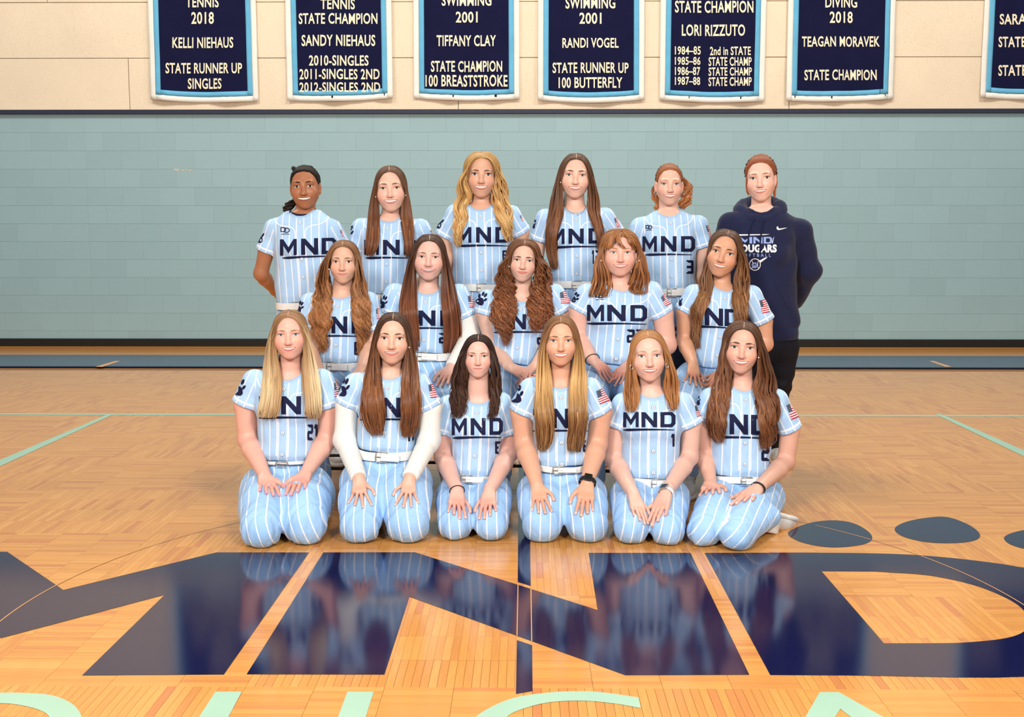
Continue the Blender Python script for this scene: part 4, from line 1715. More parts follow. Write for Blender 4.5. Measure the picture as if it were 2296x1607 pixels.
GL = {
    'M': [[(0, 0), (.19, 0), (.19, 1), (0, 1)], [(.81, 0), (1, 0), (1, 1), (.81, 1)], [(.19, .62), (.5, .12), (.5, .5), (.19, 1)], [(.5, .12), (.81, .62), (.81, 1), (.5, .5)]],
    'N': [[(0, 0), (.24, 0), (.24, 1), (0, 1)], [(.76, 0), (1, 0), (1, 1), (.76, 1)], [(.24, .62), (.76, 0), (.76, .4), (.24, 1)]],
    'D': [[(0, 0), (.27, 0), (.27, 1), (0, 1)], [(.27, .8), (.66, .8), (.78, 1), (.27, 1)], [(.27, 0), (.78, 0), (.66, .2), (.27, .2)],
          [(.66, .8), (.74, .7), (1, .78), (.78, 1)], [(.66, .2), (.78, 0), (1, .22), (.74, .3)], [(.74, .3), (1, .22), (1, .78), (.74, .7)]],
}
_t, _k = .30, .10
SEG = {'a': [(_k, 1), (1 - _k, 1), (1 - _t, 1 - _t * .62), (_t, 1 - _t * .62)], 'd': [(_k, 0), (1 - _k, 0), (1 - _t, _t * .62), (_t, _t * .62)],
       'g': [(_k, .5 + _t * .3), (1 - _k, .5 + _t * .3), (1 - _k, .5 - _t * .3), (_k, .5 - _t * .3)],
       'f': [(0, .5), (_t, .5), (_t, 1 - _t * .5), (0, .93)], 'b': [(1 - _t, .5), (1, .5), (1, .93), (1 - _t, 1 - _t * .5)],
       'e': [(0, .5), (_t, .5), (_t, _t * .5), (0, .07)], 'c': [(1 - _t, .5), (1, .5), (1, .07), (1 - _t, _t * .5)],
       'A': [(0, .93), (_k, 1), (_t, 1 - _t * .62), (_t, 1 - _t * .5)], 'B': [(1, .93), (1 - _k, 1), (1 - _t, 1 - _t * .62), (1 - _t, 1 - _t * .5)],
       'D': [(0, .07), (_k, 0), (_t, _t * .62), (_t, _t * .5)], 'C': [(1, .07), (1 - _k, 0), (1 - _t, _t * .62), (1 - _t, _t * .5)],
       'i': [(.35, 0), (.68, 0), (.68, 1), (.35, 1)], 'j': [(.08, .74), (.35, .74), (.35, 1), (.25, 1)]}
DIG = {'0': 'abcdefABCD', '1': 'ij', '2': 'abgedABDC', '3': 'abgcdABCD', '4': 'fgbc', '5': 'afgcdABCD', '6': 'afgcdeABCD', '7': 'abcAB', '8': 'abcdefgABCD', '9': 'abcdfgABCD'}


def strokes(quads, box, slope, step):
    """quads of the unit square put in a pixel box and cut into small cells"""
    x0, x1, yt, yb = box
    V, Fq = [], []
    n = 0
    for qd in quads:
        a, b, c, d = (np.array(p, float) for p in qd)
        w = max(np.hypot(*((b - a) * [x1 - x0, yb - yt])), np.hypot(*((c - d) * [x1 - x0, yb - yt])))
        h = max(np.hypot(*((d - a) * [x1 - x0, yb - yt])), np.hypot(*((c - b) * [x1 - x0, yb - yt])))
        nu, nv = max(2, int(w / step) + 2), max(2, int(h / step) + 2)
        u, v = np.meshgrid(np.linspace(0, 1, nu), np.linspace(0, 1, nv), indexing='ij')
        u = u[..., None]; v = v[..., None]
        p = a * (1 - u) * (1 - v) + b * u * (1 - v) + c * u * v + d * (1 - u) * v
        p = p.reshape(-1, 2)
        px = x0 + p[:, 0] * (x1 - x0)
        py = yb + p[:, 1] * (yt - yb)
        py = py + (px - (x0 + x1) / 2) * slope
        V.append(np.stack([px, py], -1))
        Fq.append(strip_faces(nu, nv) + n)
        n += nu * nv
    return np.concatenate(V), np.concatenate(Fq)


def sew(q, name, pxV, Fc, mat, parent, lift=.0018):
    V, Fc = clean(lay(q, pxV, lift), Fc)
    if V is None: return None
    return obj(name, V, Fc, mat, parent, smooth=False)


def thicken(o, t=.0012):
    if o is not None:
        md = o.modifiers.new('thickness', 'SOLIDIFY'); md.thickness = t; md.offset = 0


def disc(cx, cy, rx, ry, ang=0, n=16, fn=None):
    a = np.linspace(0, 2 * math.pi, n, endpoint=False)
    r = np.ones(n) if fn is None else fn(a)
    x, y = rx * r * np.cos(a), ry * r * np.sin(a)
    c, s = math.cos(ang), math.sin(ang)
    V = np.stack([cx + x * c - y * s, cy + x * s + y * c], -1)
    return np.concatenate([V, [[cx, cy]]]), np.array([[i, (i + 1) % n, n] for i in range(n)])


def px_pts(q, arr):
    return np.array([q.X(p) for p in arr])


def dress(q):
    S = q.S
    jo, root = q.jersey, q.root
    if S.get('hoodie'):
        return dress_hoodie(q)
    ox, oy, sc = S['T']
    step = 26
    m = S['mnd']
    off = 0.0
    for ch in 'MND':
        if m.get(ch) is None: continue
        x0, x1 = m[ch]
        dy = ((x0 + x1) / 2 - S['hem'][0]) * m.get('slope', 0)
        V, Fc = strokes(GL[ch], (x0, x1, m['top'] + dy, m['bot'] + dy), m.get('slope', 0), step)
        thicken(sew(q, 'chest_letter', px_pts(q, V), Fc, M_TWILL, jo))
    x0, x1, y0 = m['under']
    n = 26
    t = np.linspace(0, 1, n)
    xc = x0 + (x1 - x0) * t
    yc = y0 + m.get('slope', 0) * (xc - (x0 + x1) / 2) - 5 * np.sin(t * math.pi) * sc / 4.46
    hw_ = (11.5 * (1 - t) ** .8 * np.clip(t * 9 + .12, 0, 1) + 3.0) * sc / 4.46
    V = np.concatenate([np.stack([xc, yc - hw_ * .8], -1), np.stack([xc, yc + hw_], -1)])
    Fc = np.array([[i, i + 1, n + i + 1, n + i] for i in range(n - 1)])
    thicken(sew(q, 'chest_swoosh', px_pts(q, V), Fc, M_TWILL, jo))
    if S.get('num'):
        s, x0, x1, y0, y1 = S['num']
        w = (x1 - x0) / len(s)
        for i, ch in enumerate(s):
            bx = (x0 + w * i + w * .05, x0 + w * (i + 1) - w * .05, y0, y1)
            V, Fc = strokes([SEG[k] for k in DIG[ch]], bx, m.get('slope', 0), step)
            thicken(sew(q, 'jersey_number', px_pts(q, V), Fc, M_TWILL, jo))
    # buttons down the front
    ytop = q.L - .038
    for k in (0, 2, 3, 4):
        y = ytop - k * .097
        if y < .004: continue
        c = lay_local(q, [(0.0, y)], .002)[0]
        if np.isnan(c[0]): continue
        bm = bmesh.new()
        bmesh.ops.create_cone(bm, cap_ends=True, segments=14, radius1=.0084, radius2=.0076, depth=.004)
        v = np.array([w.co[:] for w in bm.verts]); fc = [[w.index for w in t_.verts] for t_ in bm.faces]
        bm.free()
        Mx = np.stack([q.tx, q.tu, q.tf], 1)
        me = bpy.data.meshes.new('button')
        me.from_pydata([tuple(p) for p in (v @ Mx.T + c)], [], fc)
        me.materials.append(M_BTN)
        b = add_obj('button', me, jo)
        mb = MB()
        a = np.linspace(0, 2 * math.pi, 15)
        ring = np.stack([.0082 * np.cos(a), .0082 * np.sin(a), np.full(15, .001)], -1) @ Mx.T + c
        mb.tube(ring, .0009, 4, cap=False)
        cc = np.array([[0, 0, .0028]]) @ Mx.T + c
        mb.tube(np.concatenate([cc - q.tx * .0022, cc + q.tx * .0022]), .0022, 6)
        mb.done('button_thread', M_BTN2, jo)
    # white piping: from the shoulder round to the placket and down
    k = S['chest'] * q.mp / .16
    for s in (-1, 1):
        ctrl = np.array([(-.148, .040), (-.126, .006), (-.094, -.012), (-.054, -.019), (-.032, -.036), (-.0265, -.07), (-.0262, -.16)]) * [k, 1]
        ctrl[-3:, 0] /= k
        pl = []
        for i in range(len(ctrl) - 1):
            a_, b_, c_, d_ = ctrl[max(i - 1, 0)], ctrl[i], ctrl[i + 1], ctrl[min(i + 2, len(ctrl) - 1)]
            for t in np.linspace(0, 1, 5, endpoint=False):
                pl.append(.5 * (2 * b_ + (c_ - a_) * t + (2 * a_ - 5 * b_ + 4 * c_ - d_) * t * t + (3 * b_ - a_ - 3 * c_ + d_) * t ** 3))
        pl += [np.array([-.0262, y]) for y in np.arange(-.18, -(ytop - .012), -.02)]
        pl = np.array(pl)
        nn = np.gradient(pl, axis=0); nn /= np.linalg.norm(nn, axis=1)[:, None]
        nn = np.stack([-nn[:, 1], nn[:, 0]], -1) * .0028
        W = []
        for o_ in (-1, 0, 1):
            xy = pl + nn * o_
            W.append(lay_local(q, np.stack([-s * xy[:, 0] * 1.0, ytop + xy[:, 1]], -1), .0012 if o_ else .0022))
        n = len(pl)
        V = np.concatenate(W)
        Fc = np.array([[o_ * n + i, o_ * n + i + 1, (o_ + 1) * n + i + 1, (o_ + 1) * n + i] for o_ in (0, 1) for i in range(n - 1)])
        V, Fc = clean(V, Fc)
        if V is not None: obj('piping', V, Fc, M_PIPE, jo)
    # paw print on the viewer's left sleeve, flag on the right
    if S.get('paw'):
        cx, cy, w, h, an = S['paw']
        c, s_ = math.cos(an), math.sin(an)
        for (u, v, rx, ry, ta, pad) in ((0, .24, .50, .28, 0, True), (-.42, -.10, .15, .16, -.3, False), (-.13, -.36, .15, .17, -.1, False), (.22, -.35, .15, .17, .15, False), (.48, -.06, .14, .15, .4, False)):
            fn = (lambda a: 1 + .10 * np.cos(3 * (a + math.pi / 2))) if pad else None
            V, Fc = disc(u * w, v * h, rx * w, ry * h, ta, 18, fn)
            V = np.stack([cx + V[:, 0] * c - V[:, 1] * s_, cy + V[:, 0] * s_ + V[:, 1] * c], -1)
            thicken(sew(q, 'paw_print', px_pts(q, V), Fc, M_TWILL, jo))
    if S.get('flag'):
        a, b, c, d = (np.array(p, float) for p in S['flag'])       # tl tr br bl
        nu, nv = 9, 9
        u, v = np.meshgrid(np.linspace(0, 1, nu), np.linspace(0, 1, nv), indexing='ij')
        U, Vv = u[..., None], v[..., None]
        p = (d * (1 - U) * (1 - Vv) + c * U * (1 - Vv) + b * U * Vv + a * (1 - U) * Vv).reshape(-1, 2)
        W = lay(q, px_pts(q, p), .0022)
        uvs = np.stack([u.ravel(), v.ravel()], -1)
        Fc = strip_faces(nu, nv)
        ok = ~np.isnan(W[:, 0])
        Fc = Fc[ok[Fc].all(1)]
        if len(Fc):
            W[~ok] = W[ok].mean(0)
            e = np.linalg.norm(W[Fc] - W[np.roll(Fc, 1, 1)], axis=2).max(1)
            Fc = Fc[e < .05]
            o = obj('flag_patch', W, Fc, M_FLAG, jo, smooth=False)
            uvl = o.data.uv_layers.new(name='UVMap')
            li = np.zeros(len(o.data.loops), np.int32)
            o.data.loops.foreach_get('vertex_index', li)
            uvl.data.foreach_set('uv', uvs[li].astype(np.float32).ravel())
    if S.get('logo'):
        cx, cy, w = S['logo']
        mb = MB()
        for dx in (-.27, .22):
            bw, bh = .30, .26
            ring = [(-1, 1), (.35, 1), (.9, .55), (.9, -.55), (.35, -1), (-1, -1), (-1, 1)]
            pts = []
            for i in range(len(ring) - 1):
                for t in np.linspace(0, 1, 4, endpoint=False):
                    pts.append((cx + (dx + bw * (ring[i][0] + (ring[i + 1][0] - ring[i][0]) * t)) * w, cy - (bh * (ring[i][1] + (ring[i + 1][1] - ring[i][1]) * t) - (.08 if dx > 0 else 0)) * w))
            pts.append(pts[0])
            W = lay(q, px_pts(q, np.array(pts)), .002)
            if not np.isnan(W).any(): mb.tube(W, .0024, 5, cap=False)
        pts = [(cx - .5 * w + t * w, cy + w * (.62 - .06 * math.sin(t * 3.1))) for t in np.linspace(0, 1, 8)]
        W = lay(q, px_pts(q, np.array(pts)), .002)
        if not np.isnan(W).any(): mb.tube(W, .0016, 5)
        if mb.n: mb.done('chest_emblem', M_TWILL, jo, smooth=True)
    if S.get('long'):
        for A in q.arms:
            sl_c = lambda p: smin(smin(cone(p, A['J'], A['M'], .049 * S.get('ar', 1), .049 * S.get('ar', 1)), cone(p, A['M'], A['E'], .049 * S.get('ar', 1), .046 * S.get('ar', 1)), .01), cone(p, A['E'], A['W'] + (A['W'] - A['E']) * .02, .046 * S.get('ar', 1), .034), .025)
            ax = nrm(A['W'] - A['E'])

            def fn(p):
                t = (p - A['W']) @ ax
                w_ = .0022 * np.sin(t * 190 + 3 * np.sin(p[:, 0] * 60)) * np.exp(-(t / .07) ** 2) + .0022 * np.sin(t * 110) * np.exp(-((p - A['E']) ** 2).sum(1) / .006)
                return smax(sl_c(p) + w_, t + .004, .004)
            pp = np.array([A['J'], A['E'], A['W'], A['M']])
            v, qd = sdf_mesh(lambda p: fn(p.astype(np.float32)), pp.min(0) - .08, pp.max(0) + .08, .0065)
            obj('long_sleeve', v, qd, M_WHITE_LS, root)
    # nails
    for A, ch in zip(q.arms, q.chains):
        if ch is None: continue
        Rm, hs, cc = ch
        for i, (pts, r) in enumerate(cc):
            mb = MB()
            tip, pre = pts[-1], pts[-2]
            d = nrm(tip - pre)
            side = nrm(np.cross([0, 0, 1], d))
            if i == 4: side = nrm(side + np.array([0, 0, .35]))
            nz = np.cross(d, side)
            if nz[2] < 0: nz = -nz
            a = np.linspace(0, 2 * math.pi, 11)[:-1]
            rr = r * .8
            long_ = 1.35 if S.get('nails') else 1.0
            ring = tip + d[None] * (rr * .15 + 5.6 * long_ * np.cos(a))[:, None] + side[None] * (4.6 * np.sin(a))[:, None] + nz[None] * (rr * .98 + .3 - .9 * np.sin(a) ** 2 - 1.0 * np.clip(np.cos(a), 0, 1))[:, None]
            top = tip + d * rr * .15 + nz * (rr + .75)
            V = np.concatenate([ring, top[None]]) * (hs * .001) @ Rm.T + A['W']
            mb.add(V, np.array([[k_, (k_ + 1) % 10, 10] for k_ in range(10)]))
            mb.done('fingernail', M_PINK if S.get('nails') else M_NAIL, root, smooth=True)
    for (kind, s) in S.get('wrist', ()):
        A = q.arms[0 if s < 0 else 1]
        ax = nrm(A['W'] - A['E'])
        c = A['W'] - ax * (.006 if kind != 'tie' else .0)
        Rm = q.chains[0 if s < 0 else 1][0]
        yh = nrm(Rm[:, 1] - ax * (Rm[:, 1] @ ax)); zh = np.cross(ax, yh)
        if zh @ Rm[:, 2] < 0: zh = -zh
        rad = .0305 * (S.get('ar', 1) * .5 + .5)
        a = np.linspace(0, 2 * math.pi, 25)
        ring = c + np.outer(np.cos(a) * rad * 1.04, yh) + np.outer(np.sin(a) * rad * .86, zh)
        if kind == 'tie':
            mb = MB(); mb.tube(ring, .0022, 6, cap=False); mb.done('wristband', M_BLACKB, root, smooth=True)
        elif kind == 'band':
            w_ = .007
            mb = MB()
            mb.grid(np.stack([ring - ax * w_, ring * 1.0 + np.outer(np.cos(a) * .0022, yh) + np.outer(np.sin(a) * .0022, zh) - ax * w_ * .8,
                              ring + np.outer(np.cos(a) * .0022, yh) + np.outer(np.sin(a) * .0022, zh) + ax * w_ * .8, ring + ax * w_], 1))
            mb.done('wristband', M_BLACKB, root, smooth=True)
        else:
            wm = M_BLACKB if kind == 'blackwatch' else plain('white_strap', (222, 222, 222), .5, .3, var=0)
            w_ = .0105
            mb = MB()
            o1 = np.outer(np.cos(a) * .003, yh) + np.outer(np.sin(a) * .003, zh)
            mb.grid(np.stack([ring - ax * w_, ring + o1 - ax * w_ * .85, ring + o1 + ax * w_ * .85, ring + ax * w_], 1))
            st = mb.done('watch_strap', wm, root, smooth=True)
            top = c + zh * (rad * .86 + .003)
            Mx = np.stack([yh, ax, zh], 1)
            mb = MB(); mb.box((-.017, -.019, -.004), (.017, .019, .005), .003, (Mx, top))
            mb.done('watch_case', M_SILVER if kind == 'whitewatch' else M_BLACKB, root)
            mb = MB(); mb.box((-.0145, -.0165, .0045), (.0145, .0165, .0058), .0006, (Mx, top))
            mb.done('watch_glass', M_GLASSBLK, root)


def belt(q):
    S = q.S
    if S.get('nobelt'): return
    a = np.linspace(0, 2 * math.pi, 49)[:-1]
    aw, bd = q.hw + .006, q.kb[1] + .007
    e = 2 / 2.4
    cx = np.sign(np.cos(a)) * np.abs(np.cos(a)) ** e
    cz = np.sign(np.sin(a)) * np.abs(np.sin(a)) ** e
    h0, h1 = S.get('belt', (-.040, -.002))
    rows = []
    for h, o in ((h0, -.004), (h0, 0.0), (h1, 0.0), (h1, -.004)):
        sag = .004 * np.sin(a * 2 + q.S['seed'])
        rows.append(q.HEM + np.outer((aw + o) * cx, q.tx) + np.outer((bd + o) * cz, q.tf) + np.outer(h + sag, q.tu))
    mb = MB(); mb.grid(np.stack(rows, 1), closed_u=True)
    b = mb.done('belt', M_BELT, q.root, smooth=False)
    bx = S.get('buckle', 0.0)
    c = q.HEM + q.tx * bx + q.tf * (bd + .004) + q.tu * ((h0 + h1) / 2)
    Mx = np.stack([q.tx, q.tu, q.tf], 1)
    hh = (h1 - h0) / 2 + .003
    ring = np.array([(-.026, -hh, 0), (.022, -hh, 0), (.026, 0, .001), (.022, hh, 0), (-.026, hh, 0), (-.028, 0, .001), (-.026, -hh, 0)])
    mb = MB(); mb.tube(ring @ Mx.T + c, .0024, 6, cap=False)
    mb.tube(np.array([(-.024, 0, .002), (.02, 0, .002)]) @ Mx.T + c, .0018, 6)
    mb.done('buckle', M_METAL, b, smooth=True)
    if hh < .012: return
    mb = MB(); mb.box((-.005, -hh + .005, -.001), (.075, hh - .005, .0035), .0015, (Mx, c))
    mb.done('belt_tip', M_BELT, b)


SHOE = {}


def shoe(q, heel, toe_dir, up, size=1.0, sock_to=None):
    if 'm' not in SHOE:
        def fn(p):
            p = p.astype(np.float32)
            d = ell(p, (.175, 0, .03), (.085, .045, .038))
            d = smin(d, cone(p, (.02, 0, .045), (.14, 0, .04), .036, .038), .03)
            d = smin(d, cone(p, (.03, 0, .05), (.035, 0, .092), .036, .037), .02)
            d = smax(d, p[:, 2] - .098, .004)
            d = smax(d, .016 - p[:, 2], .004)
            d = d - .0012 * np.clip(np.sin(p[:, 0] * 260) - .2, 0, 1) * ((p[:, 0] > .075) & (p[:, 0] < .15) & (np.abs(p[:, 1]) < .024))
            return d
        v, f_ = sdf_mesh(fn, (-.04, -.07, -.01), (.28, .07, .12), .008)
        SHOE['m'] = mesh_np('upper', v, f_, [M_SHOE])

        def fs(p):
            p = p.astype(np.float32)
            d = ell(p, (.18, 0, .012), (.09, .05, .05))
            d = smin(d, cone(p, (.015, 0, .012), (.16, 0, .012), .038, .044), .03)
            return smax(smax(d, p[:, 2] - .024, .003), -p[:, 2], .003)
        v, f_ = sdf_mesh(fs, (-.05, -.08, -.02), (.29, .08, .05), .009)
        SHOE['s'] = mesh_np('sole', v, f_, [M_SOLE])
    x = nrm(toe_dir); z = nrm(np.asarray(up) - x * (np.asarray(up) @ x)); y = np.cross(z, x)
    M = Matrix(((x[0], y[0], z[0], heel[0]), (x[1], y[1], z[1], heel[1]), (x[2], y[2], z[2], heel[2]), (0, 0, 0, 1)))
    M = M @ Matrix.Scale(size, 4)
    u = bpy.data.objects.new('shoe', SHOE['m']); COL.objects.link(u)
    u.parent = q.root; u.matrix_parent_inverse = q.root.matrix_world.inverted(); u.matrix_basis = M
    s = bpy.data.objects.new('shoe_sole', SHOE['s']); COL.objects.link(s)
    s.parent = u
    return u


def legs(q):
    S = q.S
    pose = S['pose']
    tx, tu, tf, HEM = q.tx, q.tu, q.tf, q.HEM
    mp = q.mp
    hw = q.hw
    pc = HEM - tu * .085 - tf * .012
    chains = []
    mat = M_LEGGING if S.get('hoodie') else M_PANTS
    if pose == 'kneel':
        xl, xr, _y = S['hipx']
        c = P(*q.X((0, _y)), q.Yt - .08)
        XL = P(*q.X((xl, _y)), q.Yt - .10)[0]; XR_ = P(*q.X((xr, _y)), q.Yt - .10)[0]
        for s, kn, ex in ((-1, S['knees'][0], XL), (1, S['knees'][1], XR_)):
            xa, xb, yb = kn
            g = F(*q.X(((xa + xb) / 2, yb)))
            yk = g[1] + .055
            a_, b_ = P(*q.X((xa, yb - 40)), yk), P(*q.X((xb, yb - 40)), yk)
            r2 = (b_[0] - a_[0]) / 2 * .94
            K = np.array([(a_[0] + b_[0]) / 2, yk, r2 * .84])
            hx_ = pc[0] + s * .082 + (S.get('hipdx', 0.0) if s > 0 else 0)
            r1 = np.clip(abs(ex - hx_) * .98, .09, S.get('r1max', .14))
            hipc = np.array([hx_, q.Yt - .03, max(HEM[2] - r1 - .035, S.get('hipz', .11))])
            A = K + np.array([S.get('foot_dx', 0.0) + s * S.get('foot_sp', -.015), S.get('foot_dy', .29), -.005])
            A[2] = .075
            chains.append((hipc, K, A, r1, r2, .052))
    elif pose == 'sit':
        for s in (-1, 1):
            kx = P(*q.X(S['kneex'][0 if s < 0 else 1]), q.Yt - .42)
            hipc = np.array([pc[0] + s * .085, q.Yt + .03, .535])
            K = np.array([kx[0], q.Yt - S.get('knee_d', .37), min(kx[2] - .075, .575)])
            fy = q.Yt - .40 + S.get('footy', 0.0)
            A = np.array([K[0] + s * S.get('foot_sp', .02), fy, .10])
            chains.append((hipc, K, A, .100, .078, .050))
    else:
        for s in (-1, 1):
            hipc = pc + tx * s * .085 - tu * .06
            K = np.array([hipc[0] + s * .005, q.Yt, .48])
            A = np.array([K[0] + s * .01, q.Yt + .18, .09])
            chains.append((hipc, K, A, .098 * S.get('legr', 1), .068 * S.get('legr', 1), .047))
    ph = S['seed'] * 2.3
    cr = chains

    def fn(p):
        p = p.astype(np.float32)
        l = (p - pc) @ np.stack([tx, tu, tf], 1)
        d = ell(l.astype(np.float32), (0, 0, 0), (hw * 1.07, .13, .118 * S.get('dep', 1)))
        d = smax(d, l[:, 1] - .078, .01)
        for i, (h, K, A, r1, r2, r3) in enumerate(cr):
            m = h * .5 + K * .5 + (np.array([0, -.012, .016]) if pose != 'stand' else 0)
            t = smin(cone(p, h, m, r1, (r1 * .45 + r2 * .55) * 1.03), cone(p, m, K, (r1 * .45 + r2 * .55) * 1.03, r2), .02)
            s_ = cone(p, K + (A - K) * .08, A, r2 * (.80 if pose != 'stand' else 1), r3)
            leg = smin(t, s_, .03 if pose == 'stand' else .018)
            dk = np.linalg.norm(p - K, axis=1)
            ax = nrm(K - h)
            al = (p - K) @ ax
            wr = np.sin(al * 95 + 4 * np.sin(p[:, 0] * 24 + ph + i) + ph) * np.exp(-((al - .015) / .055) ** 2) * .0042
            dh = np.linalg.norm(p - h, axis=1)
            wr = wr + np.sin((al + .4) * 55 + p[:, 0] * (30 if i else -30) + ph) * np.exp(-(dh / .13) ** 2) * .0050
            wr = wr + .0022 * np.sin(al * 33 + p[:, 0] * 40 + ph * 3)
            leg = leg + wr
            d = smin(d, leg, .022 if pose == 'kneel' else .03)
        if pose == 'kneel': d = smax(d, .0015 - p[:, 2], .01)
        return d
    allp = np.array([q_ for c in cr for q_ in c[:3]] + [pc])
    lo, hi = allp.min(0) - .17, allp.max(0) + .17
    lo[2] = max(lo[2], -.02)
    V, Q_ = sdf_mesh(fn, lo, hi, .0112 if pose != 'kneel' else .0078)
    V = relax(V, Q_, 1, .35)
    me = mesh_np('pants', V, Q_, [mat])
    if mat is M_PANTS:
        us = []
        for i, (h, K, A, r1, r2, r3) in enumerate(cr):
            ax = nrm((K - h) * np.array([.6 if pose == 'kneel' else 1, 1, 1]))
            lat = nrm(np.cross(ax, np.array([0, -1.0, .25])))
            if lat[0] < 0: lat = -lat
            lat = nrm(lat - ax * (lat @ ax))
            t = np.clip((V - h) @ ax / np.linalg.norm(K - h), -.6, 1.1)
            us.append((V - h) @ lat * (1.0 - .0 * t))
        sd = (V - pc) @ tx
        if pose == 'kneel':
            sd = cone(V.astype(np.float32), cr[0][0], cr[0][1], .1, .08) - cone(V.astype(np.float32), cr[1][0], cr[1][1], .1, .08)
        fattr(me, 'su', us[0] + .012)
        fattr(me, 'ss', us[1] + .012)
        fattr(me, 'sm', sd)
    po = add_obj('pants', me, q.root)
    q.pants = po
    q.pbvh = BVHTree.FromPolygons([tuple(v) for v in V.tolist()], Q_.tolist())
    belt(q) if not S.get('hoodie') else None
    for i, (h, K, A, r1, r2, r3) in enumerate(cr):
        s = -1 if i == 0 else 1
        if pose == 'kneel':
            back = nrm(np.array([A[0] - K[0], A[1] - K[1], 0]))
            mb = MB(); mb.tube([A - back * .05, A + back * .03], [.046, .042], 12); mb.done('sock', M_SOCK, q.root, smooth=True)
            shoe(q, A + back * .005 + np.array([0, 0, -.032]) + np.array([0, 0, .06]), back * .9 + np.array([0, 0, -.30]), -back * .3 + np.array([0, 0, -1.0]))
        else:
            fw_ = nrm(np.array([s * .18, -1, 0]))
            mb = MB(); mb.tube([A + np.array([0, 0, .02]), A - np.array([0, 0, .04])], [.044, .04], 12); mb.done('sock', M_SOCK if not S.get('hoodie') else M_LEGGING, q.root, smooth=True)
            shoe(q, np.array([A[0], A[1] + .03, 0]) - fw_ * .0, fw_, (0, 0, 1))


# ------------------------------------------------------------------ hair


def slerp(a, b, t):
    w = np.arccos(np.clip((a * b).sum(-1), -1, 1))[..., None]
    return (np.sin((1 - t) * w) * a + np.sin(t * w) * b) / np.maximum(np.sin(w), 1e-5)


def resample(P_, n, pw=1.0):
    """(k, m, 3) control points -> (k, n, 3) along Catmull-Rom curves"""
    k, m = P_.shape[:2]
    ext = np.concatenate([2 * P_[:, :1] - P_[:, 1:2], P_, 2 * P_[:, -1:] - P_[:, -2:-1]], 1)
    seg = np.linalg.norm(np.diff(P_, axis=1), axis=2).mean(0)
    cum = np.concatenate([[0], np.cumsum(seg)])
    s = cum[-1] * np.linspace(0, 1, n) ** pw
    i = np.clip(np.searchsorted(cum, s, 'right') - 1, 0, m - 2)
    t = ((s - cum[i]) / np.maximum(seg[i], 1e-9))[None, :, None]
    a, b, c, d = ext[:, i], ext[:, i + 1], ext[:, i + 2], ext[:, i + 3]
    return .5 * (2 * b + (c - a) * t + (2 * a - 5 * b + 4 * c - d) * t * t + (3 * b - a - 3 * c + d) * t ** 3)


def ribbons(mb_v, mb_f, mb_uv, mb_c, n0, path, nrmv, width, rnd, hi, crown=.38):
    """path (k,n,3), nrmv (k,n,3), width (k,n): strips three vertices wide, crowned in the middle"""
    k, n = path.shape[:2]
    tan = np.gradient(path, axis=1)
    tan /= np.maximum(np.linalg.norm(tan, axis=2, keepdims=True), 1e-9)
    side = np.cross(tan, nrmv)
    side /= np.maximum(np.linalg.norm(side, axis=2, keepdims=True), 1e-9)
    up = np.cross(side, tan)
    w = width[..., None]
    V = np.stack([path - side * w, path + up * w * crown, path + side * w], 2)       # k n 3 3
    idx = np.arange(k * n * 3).reshape(k, n, 3) + n0
    f = np.stack([idx[:, :-1, :-1], idx[:, 1:, :-1], idx[:, 1:, 1:], idx[:, :-1, 1:]], -1).reshape(-1, 4)
    t = np.linspace(0, 1, n)
    uv = np.zeros((k, n, 3, 2))
    uv[..., 0] = rnd[:, None, None] * 17 + np.array([0, .5, 1])[None, None] * (.35 + width.max(1)[:, None, None] * 60)
    uv[..., 1] = t[None, :, None] * 2 + rnd[:, None, None] * 5
    c = np.zeros((k, n, 3, 3))
    c[..., 0] = t[None, :, None]
    c[..., 1] = rnd[:, None, None]
    c[..., 2] = hi[:, None, None]
    mb_v.append(V.reshape(-1, 3)); mb_f.append(f); mb_uv.append(uv.reshape(-1, 2)); mb_c.append(c.reshape(-1, 3))
    return n0 + k * n * 3


